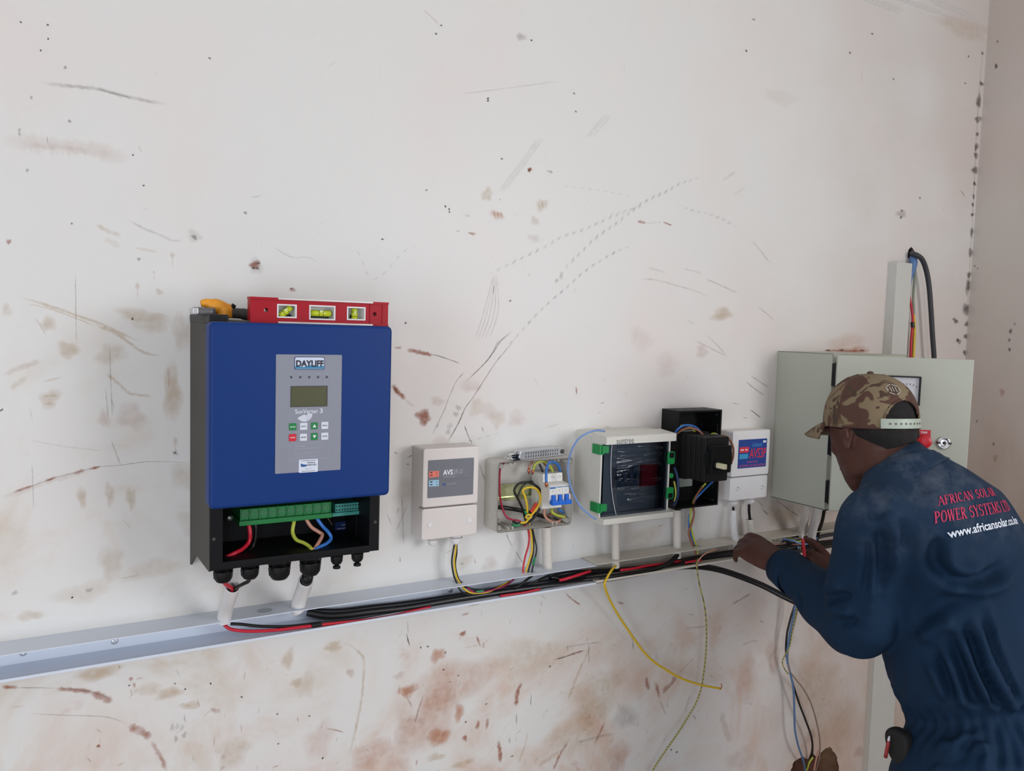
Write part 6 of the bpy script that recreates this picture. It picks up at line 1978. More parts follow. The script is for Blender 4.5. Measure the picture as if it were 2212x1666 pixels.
# ------------------------------------------------------------------ scuffs, soil and scratches on the plaster (thin worn layer lying on it)
STROKES = [('k',0.0013,0.7,0,[(0.0128,1.9013),(0.0146,1.888)]),('p',0.0045,0.4,0,[(0.1434,1.9056),(0.1496,1.8929)]),('p',0.0062,0.6,0,[(0.1959,1.7344),(0.1962,1.7212)]),('p',0.0016,0.6,0,[(0.1962,1.7259),(0.1966,1.7056)]),('p',0.0039,0.6,0,[(0.1669,1.7014),(0.1672,1.6945)]),('p',0.0016,0.6,0,[(0.1672,1.6991),(0.1675,1.679)]),
 ('p',0.0062,0.6,0,[(0.1416,1.6807),(0.1419,1.6653)]),('p',0.0015,0.6,0,[(0.1419,1.67),(0.1422,1.65)]),('p',0.0072,0.6,0,[(0.1898,1.5384),(0.1902,1.5178)]),('p',0.0016,0.6,0,[(0.1902,1.5225),(0.1905,1.5018)]),('p',0.0065,0.6,0,[(0.2001,1.4183),(0.2005,1.3997)]),('p',0.0016,0.6,0,[(0.2005,1.4045),(0.2008,1.3835)]),
 ('g',0.0059,0.45,0,[(0.0049,1.9809),(0.0384,1.9824),(0.0793,1.9851),(0.1107,1.9824),(0.1346,1.979),(0.166,1.9781),(0.191,1.9776)]),('g',0.0022,0.6,0,[(0.084,1.9852),(0.1107,1.9816),(0.1346,1.979)]),('p',0.0235,0.3,0,[(-0.0494,1.8854),(0.0121,1.8869),(0.0787,1.8872),(0.1343,1.8789)]),('p',0.0101,0.25,0,[(-0.0129,1.8842),(0.0439,1.8848),(0.0833,1.8827)]),('g',0.0039,0.35,0,[(0.1283,1.7803),(0.1514,1.7695),(0.177,1.7601),(0.1944,1.753),(0.2157,1.7531)]),('t',0.0067,0.4,0,[(0.0806,1.77),(0.096,1.7609),(0.1178,1.7537)]),
 ('t',0.0106,0.25,0,[(0.0925,1.7479),(0.1164,1.7347)]),('t',0.0046,0.3,0,[(0.1372,1.7363),(0.1727,1.7312)]),('g',0.0019,0.5,0,[(0.0508,1.6892),(0.0509,1.6222),(0.0512,1.5721)]),('g',0.0027,0.4,1,[(0.5049,1.7525),(0.5212,1.7606),(0.5498,1.7098),(0.5778,1.7203),(0.6155,1.763),(0.6495,1.7809)]),('g',0.0025,0.3,0,[(0.365,1.755),(0.39,1.741),(0.4069,1.738),(0.4283,1.7403),(0.4501,1.7315)]),('t',0.0045,0.5,0,[(-0.028,1.6485),(-0.0194,1.6452),(0.0159,1.6343),(0.0516,1.6215),(0.0856,1.609),(0.1157,1.5945),(0.148,1.5789)]),
 ('t',0.0054,0.55,0,[(0.0735,1.6087),(0.1081,1.5936),(0.1261,1.5809),(0.1437,1.5664),(0.1594,1.5595),(0.1781,1.5573)]),('t',0.003,0.4,0,[(-0.0195,1.638),(0.0159,1.6299),(0.0515,1.6163),(0.0815,1.6036)]),('g',0.0019,0.55,0,[(0.0997,1.5728),(0.1008,1.5168),(0.1032,1.4503)]),('t',0.0055,0.5,0,[(0.0933,1.5291),(0.1118,1.5105),(0.1286,1.494),(0.1434,1.4907),(0.1671,1.4863)]),('g',0.0019,0.5,0,[(0.0931,1.503),(0.097,1.4505)]),('k',0.0043,0.6,0,[(0.1956,1.3927),(0.2061,1.384)]),
 ('k',0.003,0.6,0,[(0.1956,1.3862),(0.2046,1.393)]),('k',0.0014,0.45,0,[(-0.0568,1.3321),(-0.0248,1.343),(-0.0133,1.3466),(0.0197,1.3578),(0.0515,1.3649),(0.0821,1.3714),(0.1154,1.3725),(0.1625,1.376),(0.225,1.3699)]),('r',0.0052,0.85,0,[(-0.038,1.3388),(-0.0248,1.343),(-0.0114,1.3472)]),('r',0.0045,0.85,0,[(0.0034,1.3522),(0.0119,1.3553),(0.021,1.3585)]),('r',0.0069,0.85,0,[(0.0448,1.3622),(0.0529,1.3648),(0.0623,1.368)]),('r',0.0046,0.85,0,[(0.0664,1.3685),(0.0766,1.3702),(0.0855,1.3727)]),
 ('p',0.0091,0.3,0,[(-0.0568,1.3306),(-0.0191,1.3425),(0.0197,1.3556),(0.0732,1.3665)]),('p',0.0088,0.35,0,[(-0.0506,1.5236),(-0.0294,1.5359),(0.0022,1.547)]),('t',0.0088,0.3,0,[(-0.0422,1.5017),(-0.0171,1.5213)]),('t',0.0037,0.5,0,[(0.0029,1.4915),(0.0242,1.4911)]),('t',0.0037,0.5,0,[(0.0028,1.4781),(0.0209,1.4784)]),('p',0.0022,0.6,0,[(-0.0065,1.6166),(0.0015,1.6022),(0.0097,1.5862)]),
 ('g',0.002,0.6,0,[(0.1009,1.4154),(0.1078,1.3941),(0.1154,1.3717)]),('g',0.0015,0.5,0,[(-0.0129,1.3848),(-0.012,1.3465),(-0.0112,1.3088)]),('g',0.0015,0.3,0,[(-0.0182,1.4215),(0.0333,1.4079),(0.0939,1.3971)]),('t',0.0037,0.35,0,[(0.0019,1.5137),(0.031,1.521)]),('g',0.0023,0.45,0,[(0.0999,1.4875),(0.1068,1.4673)]),('g',0.0015,0.4,0,[(-0.0157,1.4733),(-0.0103,1.4487)]),
 ('g',0.0024,0.4,0,[(0.1137,1.1784),(0.1424,1.1802)]),('p',0.0026,0.5,0,[(0.6461,2.2334),(0.664,2.2224),(0.6842,2.2091)]),('g',0.0028,0.25,0,[(0.7199,2.0818),(0.8446,2.1167),(0.9814,2.1556)]),('g',0.0038,0.22,0,[(0.8187,1.8946),(0.87,1.9595),(0.9224,2.0309)]),('g',0.0038,0.22,0,[(0.8252,1.8953),(0.8767,1.9604),(0.9294,2.0319)]),('g',0.0038,0.22,0,[(0.8318,1.896),(0.8835,1.9612),(0.9364,2.0329)]),
 ('g',0.004,0.22,0,[(1.0399,2.0406),(1.0926,2.1037)]),('g',0.004,0.22,0,[(1.0473,2.0417),(1.1002,2.1049)]),('g',0.004,0.22,0,[(1.0573,2.0431),(1.1104,2.1065)]),('r',0.0063,0.95,0,[(1.1932,1.8755),(1.2041,1.8744),(1.2206,1.8738)]),('r',0.0043,0.9,0,[(1.2691,1.8813),(1.2821,1.8782),(1.2994,1.8754)]),('w',0.0054,0.5,0,[(1.2206,1.8738),(1.2678,1.8801)]),
 ('g',0.0093,0.5,1,[(0.9721,1.7205),(0.9893,1.7446),(1.0307,1.7868),(1.0794,1.8293),(1.1335,1.8649),(1.2047,1.9168),(1.2711,1.9493),(1.3297,1.9796),(1.3967,2.0005)]),('g',0.008,0.4,1,[(0.7869,1.7194),(0.8268,1.7408),(0.8958,1.7744),(0.9498,1.801),(0.9862,1.8228),(1.0384,1.8412),(1.0969,1.8678),(1.1717,1.8998),(1.2235,1.925)]),('g',0.0061,0.6,1,[(0.8456,1.5707),(0.8842,1.6087),(0.9145,1.6392),(0.9546,1.6756),(1.0004,1.7109),(1.0473,1.7491),(1.0957,1.78),(1.1456,1.8053),(1.1958,1.8239)]),('g',0.01,0.5,0,[(0.9732,1.7216),(0.98,1.734)]),('g',0.01,0.5,0,[(0.9875,1.7284),(0.9892,1.7487)]),('g',0.0078,0.35,1,[(1.3112,1.9232),(1.3629,1.9163),(1.4158,1.9125),(1.477,1.9002),(1.521,1.8846)]),
 ('p',0.0062,0.3,1,[(1.0927,1.8746),(1.1572,1.8963),(1.2241,1.9134)]),('g',0.0041,0.3,1,[(0.9663,1.9321),(1.0148,1.9325),(1.09,1.9338),(1.1823,1.9292)]),('p',0.0079,0.3,0,[(1.4535,1.9982),(1.4988,2.0261)]),('p',0.008,0.25,0,[(1.4946,1.9689),(1.5333,1.9902)]),('g',0.0029,0.3,0,[(0.8192,1.7355),(0.7997,1.6559),(0.7777,1.5891)]),('g',0.0029,0.3,0,[(0.8203,1.7356),(0.8073,1.6562),(0.7853,1.5893)]),
 ('g',0.0029,0.3,0,[(0.8214,1.7357),(0.815,1.6565),(0.7929,1.5894)]),('g',0.0029,0.3,0,[(0.8236,1.7358),(0.8239,1.6568),(0.8016,1.5895)]),('g',0.0029,0.3,0,[(0.8258,1.7359),(0.8328,1.6571),(0.8104,1.5897)]),('k',0.0022,0.9,0,[(0.8221,1.7127),(0.8204,1.6981),(0.8196,1.6875)]),('k',0.0022,0.75,0,[(0.8701,1.6182),(0.8558,1.6051),(0.8404,1.5931),(0.8286,1.5754),(0.8158,1.5587),(0.803,1.545),(0.7575,1.5046)]),('k',0.0022,0.6,0,[(0.8369,1.5969),(0.82,1.5655),(0.803,1.545)]),
 ('k',0.0018,0.65,0,[(0.8842,1.6087),(0.8622,1.5826),(0.8327,1.551),(0.7998,1.5052),(0.7788,1.4754),(0.759,1.4497),(0.7407,1.4118),(0.7194,1.38)]),('k',0.0029,0.6,0,[(0.759,1.4497),(0.7458,1.4212),(0.7234,1.3865)]),('k',0.0018,0.55,0,[(0.7568,1.5286),(0.7454,1.5172),(0.7372,1.5058),(0.7232,1.4764),(0.7134,1.4509),(0.6985,1.4219),(0.6826,1.3931)]),('r',0.0038,0.6,0,[(0.7568,1.5267),(0.7433,1.5143)]),('k',0.0021,0.6,0,[(0.7015,1.4246),(0.6976,1.4134)]),('k',0.0022,0.85,0,[(0.7598,1.4178),(0.7679,1.3981),(0.7794,1.3762)]),
 ('g',0.0029,0.5,1,[(0.7469,1.3797),(0.801,1.3889),(0.8545,1.3996)]),('r',0.0055,0.75,0,[(0.5998,1.5763),(0.6096,1.5755),(0.6183,1.5783)]),('r',0.0083,0.9,0,[(0.6282,1.573),(0.6392,1.5703),(0.6512,1.5686),(0.6674,1.5651),(0.6848,1.5624)]),('k',0.0021,0.75,0,[(0.6796,1.5643),(0.7003,1.5597),(0.7191,1.5542),(0.7489,1.5449)]),('r',0.0101,0.9,0,[(0.5983,1.5043),(0.6073,1.4922),(0.6173,1.4829),(0.6274,1.4726)]),('p',0.0056,0.4,0,[(0.6274,1.4726),(0.6467,1.4573)]),
 ('k',0.0028,0.5,0,[(0.5993,1.5015),(0.6114,1.4839)]),('k',0.0028,0.6,0,[(0.6039,1.3707),(0.6138,1.3636)]),('r',0.0047,0.5,0,[(0.6133,1.244),(0.618,1.2568)]),('r',0.0028,0.6,0,[(0.6309,1.3552),(0.6438,1.3601),(0.6538,1.3615)]),('r',0.0047,0.7,0,[(0.6311,1.344),(0.6382,1.3407)]),('g',0.0029,0.5,0,[(1.4215,1.6202),(1.4555,1.5979),(1.4987,1.5658)]),
 ('g',0.0033,0.4,0,[(1.2026,1.7434),(1.2539,1.744),(1.3218,1.7345),(1.3787,1.7251),(1.4282,1.7116)]),('g',0.0029,0.45,0,[(1.407,1.757),(1.47,1.741),(1.5319,1.7232)]),('g',0.0027,0.35,0,[(1.2315,1.7719),(1.2885,1.7623)]),('g',0.0028,0.35,0,[(1.3385,1.7764),(1.4064,1.7671)]),('g',0.0035,0.5,0,[(1.5601,1.8601),(1.5876,1.8447),(1.6359,1.8067)]),('k',0.0018,0.6,0,[(1.5982,1.6942),(1.6298,1.6787),(1.6602,1.6616)]),
 ('k',0.0023,0.65,0,[(1.5665,1.5032),(1.6013,1.4825),(1.6419,1.4625)]),('k',0.0018,0.65,0,[(1.5838,1.5175),(1.6169,1.5016),(1.6559,1.4842)]),('k',0.0027,0.85,0,[(1.5883,1.4285),(1.6093,1.417),(1.6323,1.4042)]),('k',0.0023,0.6,0,[(1.5612,1.41),(1.5815,1.4057)]),('g',0.0028,0.5,0,[(1.3603,1.6548),(1.3836,1.642)]),('g',0.0029,0.5,0,[(1.3858,1.6047),(1.4486,1.5828),(1.4971,1.5658)]),
 ('r',0.0042,0.7,0,[(1.0378,1.4958),(1.0395,1.4864),(1.0413,1.4739)]),('r',0.0043,0.6,0,[(1.1065,1.4547),(1.1195,1.4565)]),('g',0.0032,0.5,0,[(1.0996,1.4325),(1.11,1.4343)]),('p',0.0043,0.4,0,[(1.1095,1.5025),(1.1221,1.5152)]),('o',0.0038,0.7,0,[(0.8153,1.8621),(0.819,1.8491)]),('o',0.0038,0.7,0,[(0.824,1.8629),(0.8278,1.85)]),
 ('o',0.0038,0.7,0,[(0.8318,1.8637),(0.8355,1.8507)]),('p',0.0039,0.5,0,[(0.924,1.8922),(0.9269,1.8788)]),('p',0.0039,0.5,0,[(0.9334,1.8931),(0.9362,1.8797)]),('p',0.0039,0.5,0,[(0.9416,1.894),(0.9445,1.8805)]),('r',0.0056,0.8,0,[(0.7563,1.8134),(0.767,1.8115),(0.7777,1.8115)]),('k',0.0017,0.8,0,[(0.729,1.8139),(0.7395,1.8139)]),
 ('k',0.0017,0.7,0,[(0.7521,1.8504),(0.7534,1.843)]),('k',0.0017,0.7,0,[(0.7574,1.8509),(0.7576,1.8434)]),('k',0.0021,0.9,0,[(0.8298,1.8901),(0.8289,1.8843)]),('p',0.0052,0.35,0,[(0.9624,1.4035),(0.9988,1.4125)]),('r',0.0053,0.7,0,[(1.8526,1.5851),(2.0608,1.5848)]),('k',0.0031,0.8,0,[(2.4469,2.0835),(2.4708,2.0664)]),
 ('g',0.0024,0.4,0,[(1.9493,2.3551),(1.9565,2.3192)]),('m',0.007,0.28,0,[(2.5132,2.5409),(2.5087,2.3313),(2.5157,2.1067),(2.5219,1.8641),(2.5283,1.6176)]),('m',0.0067,0.5,0,[(2.552,2.6738),(2.5516,2.6571)]),('r',0.0069,0.75,0,[(-0.0596,1.0254),(-0.0483,1.0223),(-0.0356,1.0182)]),('k',0.0015,0.5,0,[(-0.0375,1.0186),(-0.0099,1.0129),(0.0177,1.0065)]),('r',0.0072,0.7,0,[(0.0164,1.006),(0.0365,1.0003),(0.0534,0.9952),(0.0727,0.9872)]),
 ('r',0.0121,0.75,0,[(0.0671,0.9883),(0.0845,0.9791),(0.0999,0.9644)]),('k',0.0015,0.5,0,[(0.0177,1.0065),(0.0534,0.996),(0.081,0.983),(0.0999,0.9693)]),('r',0.0125,0.65,0,[(0.1248,0.9187),(0.1378,0.9083),(0.1481,0.9001),(0.1606,0.8862)]),('k',0.0015,0.4,0,[(-0.0233,0.973),(0.0227,0.9596),(0.0899,0.9414),(0.1248,0.9204)]),('r',0.0076,0.45,0,[(0.1606,0.8829),(0.1696,0.8639),(0.1785,0.8448),(0.1853,0.8209)]),('p',0.0046,0.4,0,[(-0.0487,0.9886),(-0.0264,0.9861)]),
 ('r',0.0078,0.5,0,[(0.2576,0.9202),(0.2671,0.9147),(0.2776,0.908)]),('k',0.0019,0.6,0,[(0.206,0.9349),(0.2106,0.9381),(0.2168,0.9376)]),('r',0.0041,0.4,0,[(0.136,0.9979),(0.1491,0.9985)]),('k',0.0016,0.6,0,[(0.2014,1.0042),(0.2075,0.9887)]),('k',0.0015,0.6,0,[(0.1109,1.0289),(0.1123,1.0205)]),('t',0.0057,0.5,0,[(0.505,0.9988),(0.5249,0.9869),(0.5414,0.9699),(0.5494,0.9495),(0.5466,0.8838),(0.5352,0.8197),(0.5208,0.7613)]),
 ('k',0.0022,0.8,0,[(0.5582,0.7693),(0.5632,0.7632)]),('r',0.0027,0.7,0,[(0.3693,0.7749),(0.3736,0.7802),(0.3849,0.7791)]),('r',0.0028,0.5,0,[(0.473,0.8322),(0.4907,0.8253),(0.5124,0.8146)]),('k',0.0022,0.75,0,[(0.6384,0.9968),(0.6428,0.9825),(0.6472,0.9652)]),('k',0.0015,0.6,0,[(0.6409,1.0205),(0.6436,0.992)]),('k',0.0022,0.75,0,[(0.6406,0.9877),(0.6462,0.9663)]),
 ('r',0.0041,0.7,0,[(0.776,1.032),(0.8082,1.0301)]),('r',0.005,0.7,0,[(0.7612,1.0112),(0.7732,1.0133),(0.7842,1.0146)]),('r',0.0041,0.8,0,[(0.8013,0.9622),(0.8073,0.948),(0.8122,0.9328)]),('r',0.0041,0.7,0,[(0.8198,0.9437),(0.8191,0.9295)]),('r',0.0094,0.75,0,[(0.8085,0.7514),(0.8124,0.7733)]),('r',0.0073,0.5,0,[(0.8315,0.745),(0.8352,0.7733)]),
 ('r',0.0096,0.85,0,[(0.8625,0.7146),(0.8681,0.6868),(0.87,0.6619)]),('r',0.0107,0.85,0,[(0.9177,0.8357),(0.9089,0.8152),(0.9069,0.8019),(0.9064,0.7829)]),('k',0.0024,0.7,0,[(0.9081,0.7676),(0.9078,0.74)]),('k',0.002,0.8,0,[(0.9454,0.8066),(0.9441,0.7747)]),('g',0.0054,0.7,0,[(0.8907,0.7174),(0.8925,0.6989)]),('r',0.005,0.7,0,[(0.668,0.7213),(0.6673,0.7065)]),
 ('r',0.003,0.6,0,[(0.6611,0.7976),(0.6708,0.83),(0.6806,0.8577)]),('r',0.003,0.6,0,[(0.6423,0.8608),(0.6551,0.8354)]),('t',0.0041,0.35,0,[(0.7697,0.9404),(0.8143,0.9406),(0.8389,0.9538)]),('k',0.0029,0.75,0,[(1,0.8712),(1.0303,0.8721),(1.061,0.8763),(1.0937,0.8781)]),('r',0.0056,0.6,0,[(1.0392,0.8748),(1.0819,0.8769)]),('g',0.0028,0.6,0,[(1.0294,0.8951),(1.0838,0.8931),(1.1359,0.8895)]),
 ('k',0.0025,0.65,0,[(1.0983,0.8928),(1.1019,0.8421)]),('t',0.0067,0.5,0,[(1.1089,0.8931),(1.0918,0.8607),(1.0734,0.8298),(1.0449,0.7638)]),('k',0.0026,0.65,0,[(1.2258,0.8887),(1.2349,0.8492)]),('r',0.0044,0.75,0,[(1.0268,1.0243),(1.048,1.0051),(1.0733,0.9871)]),('k',0.0024,0.7,0,[(0.9605,1.0295),(0.9757,1.0167)]),('r',0.0057,0.75,0,[(1.1767,0.9805),(1.1993,0.9715)]),
 ('k',0.0026,0.7,0,[(1.1678,0.8772),(1.1791,0.8718)]),('k',0.0021,0.7,0,[(1.0936,0.9102),(1.0942,0.8957)]),('k',0.0022,0.5,0,[(1.3083,0.8325),(1.3029,0.8217)]),('r',0.0107,0.75,0,[(1.2774,0.7774),(1.2813,0.7579),(1.2881,0.74)]),('r',0.0096,0.75,0,[(1.3078,0.7572),(1.3148,0.7369),(1.322,0.714)]),('r',0.0157,0.5,0,[(1.3304,0.7254),(1.3522,0.7387),(1.3783,0.7623)]),
 ('g',0.006,0.5,0,[(1.3238,0.7089),(1.3356,0.6849),(1.3489,0.6629)]),('k',0.0018,0.6,0,[(1.2774,0.7774),(1.2779,0.7679)]),('g',0.0049,0.3,0,[(1.3768,0.7626),(1.4036,0.779),(1.4338,0.7975)]),('r',0.0063,0.5,0,[(1.5559,0.9168),(1.5889,0.9256),(1.6274,0.9363)]),('p',0.0049,0.5,0,[(1.3947,0.879),(1.437,0.8756),(1.477,0.8715)]),('k',0.0047,0.75,0,[(1.4364,0.647),(1.4486,0.6283)]),
 ('r',0.0058,0.6,0,[(1.1557,0.6934),(1.1406,0.665),(1.1254,0.6402)]),('g',0.0069,0.4,0,[(1.1866,0.6542),(1.1341,0.6585),(1.07,0.6592)]),('r',0.0078,0.6,0,[(1.0514,0.6682),(1.0292,0.6414),(1.0102,0.6063)]),('t',0.0122,0.4,0,[(0.9678,0.6283),(1.0037,0.6411),(1.0314,0.6519)]),('p',0.0205,0.45,0,[(1.5376,0.6346),(1.5523,0.5871),(1.5774,0.5368)]),('w',0.0052,0.45,0,[(1.5542,0.6347),(1.6239,0.6348),(1.7106,0.6057)]),
 ('w',0.0053,0.4,0,[(0.8334,0.6796),(0.8896,0.7505)]),('w',0.0045,0.35,0,[(0.9862,0.7721),(1.0747,0.7975),(1.1542,0.8153)]),('p',0.0064,0.4,0,[(1.5974,0.7988),(1.64,0.804),(1.6667,0.7968)]),('k',0.0024,0.6,0,[(1.6624,0.8576),(1.6808,0.8469)]),('k',0.0023,0.6,0,[(1.4018,0.9161),(1.4272,0.9085)]),('g',0.0037,0.45,0,[(1.4237,0.7023),(1.4075,0.6571)]),
 ('t',0.0054,0.4,0,[(0.9388,0.7178),(0.9336,0.6921),(0.917,0.6478)]),('g',0.0033,0.5,0,[(0.9866,0.7611),(0.9895,0.7496)]),('r',0.0047,0.5,0,[(1.2599,0.6663),(1.2547,0.6534)]),('k',0.0018,0.8,0,[(0.8002,1.4145),(0.8062,1.3995)]),('k',0.0022,0.8,0,[(0.7983,1.332),(0.8054,1.3138),(0.8138,1.2934)]),('k',0.0019,0.8,0,[(0.8673,1.1801),(0.8736,1.1641),(0.8847,1.1455)]),
 ('k',0.0019,0.8,0,[(0.8921,1.1364),(0.9032,1.1197),(0.9132,1.105)]),('r',0.005,0.55,0,[(0.7908,1.1321),(0.7956,1.1195)]),('k',0.0037,0.6,0,[(0.7582,1.1222),(0.7668,1.1251)]),('r',0.0035,0.7,0,[(1.2928,1.1497),(1.3102,1.1526)]),('k',0.0021,0.7,0,[(1.2393,1.1844),(1.2482,1.1768)]),('k',0.0022,0.8,0,[(1.2836,1.1027),(1.29,1.0928)]),
 ('k',0.0022,0.7,0,[(1.4249,1.1034),(1.4468,1.1046)]),('k',0.0028,0.7,0,[(1.6494,1.164),(1.6623,1.1541),(1.6772,1.1414)]),('k',0.0019,0.7,0,[(1.6305,1.1879),(1.658,1.1657)]),('k',0.0029,0.75,0,[(1.7025,1.182),(1.7476,1.1553),(1.8015,1.1247)]),('k',0.0022,0.5,0,[(1.521,1.448),(1.5541,1.4413)]),('k',0.0014,0.7,0,[(0.5926,1.2459),(0.6029,1.2216)]),
 ('g',0.0029,0.5,0,[(0.6234,1.2807),(0.6296,1.1762)]),('g',0.0028,0.4,0,[(0.612,1.2065),(0.6358,1.2609)]),('k',0.0014,0.7,0,[(0.62,1.1584),(0.6223,1.1439),(0.624,1.156)])]
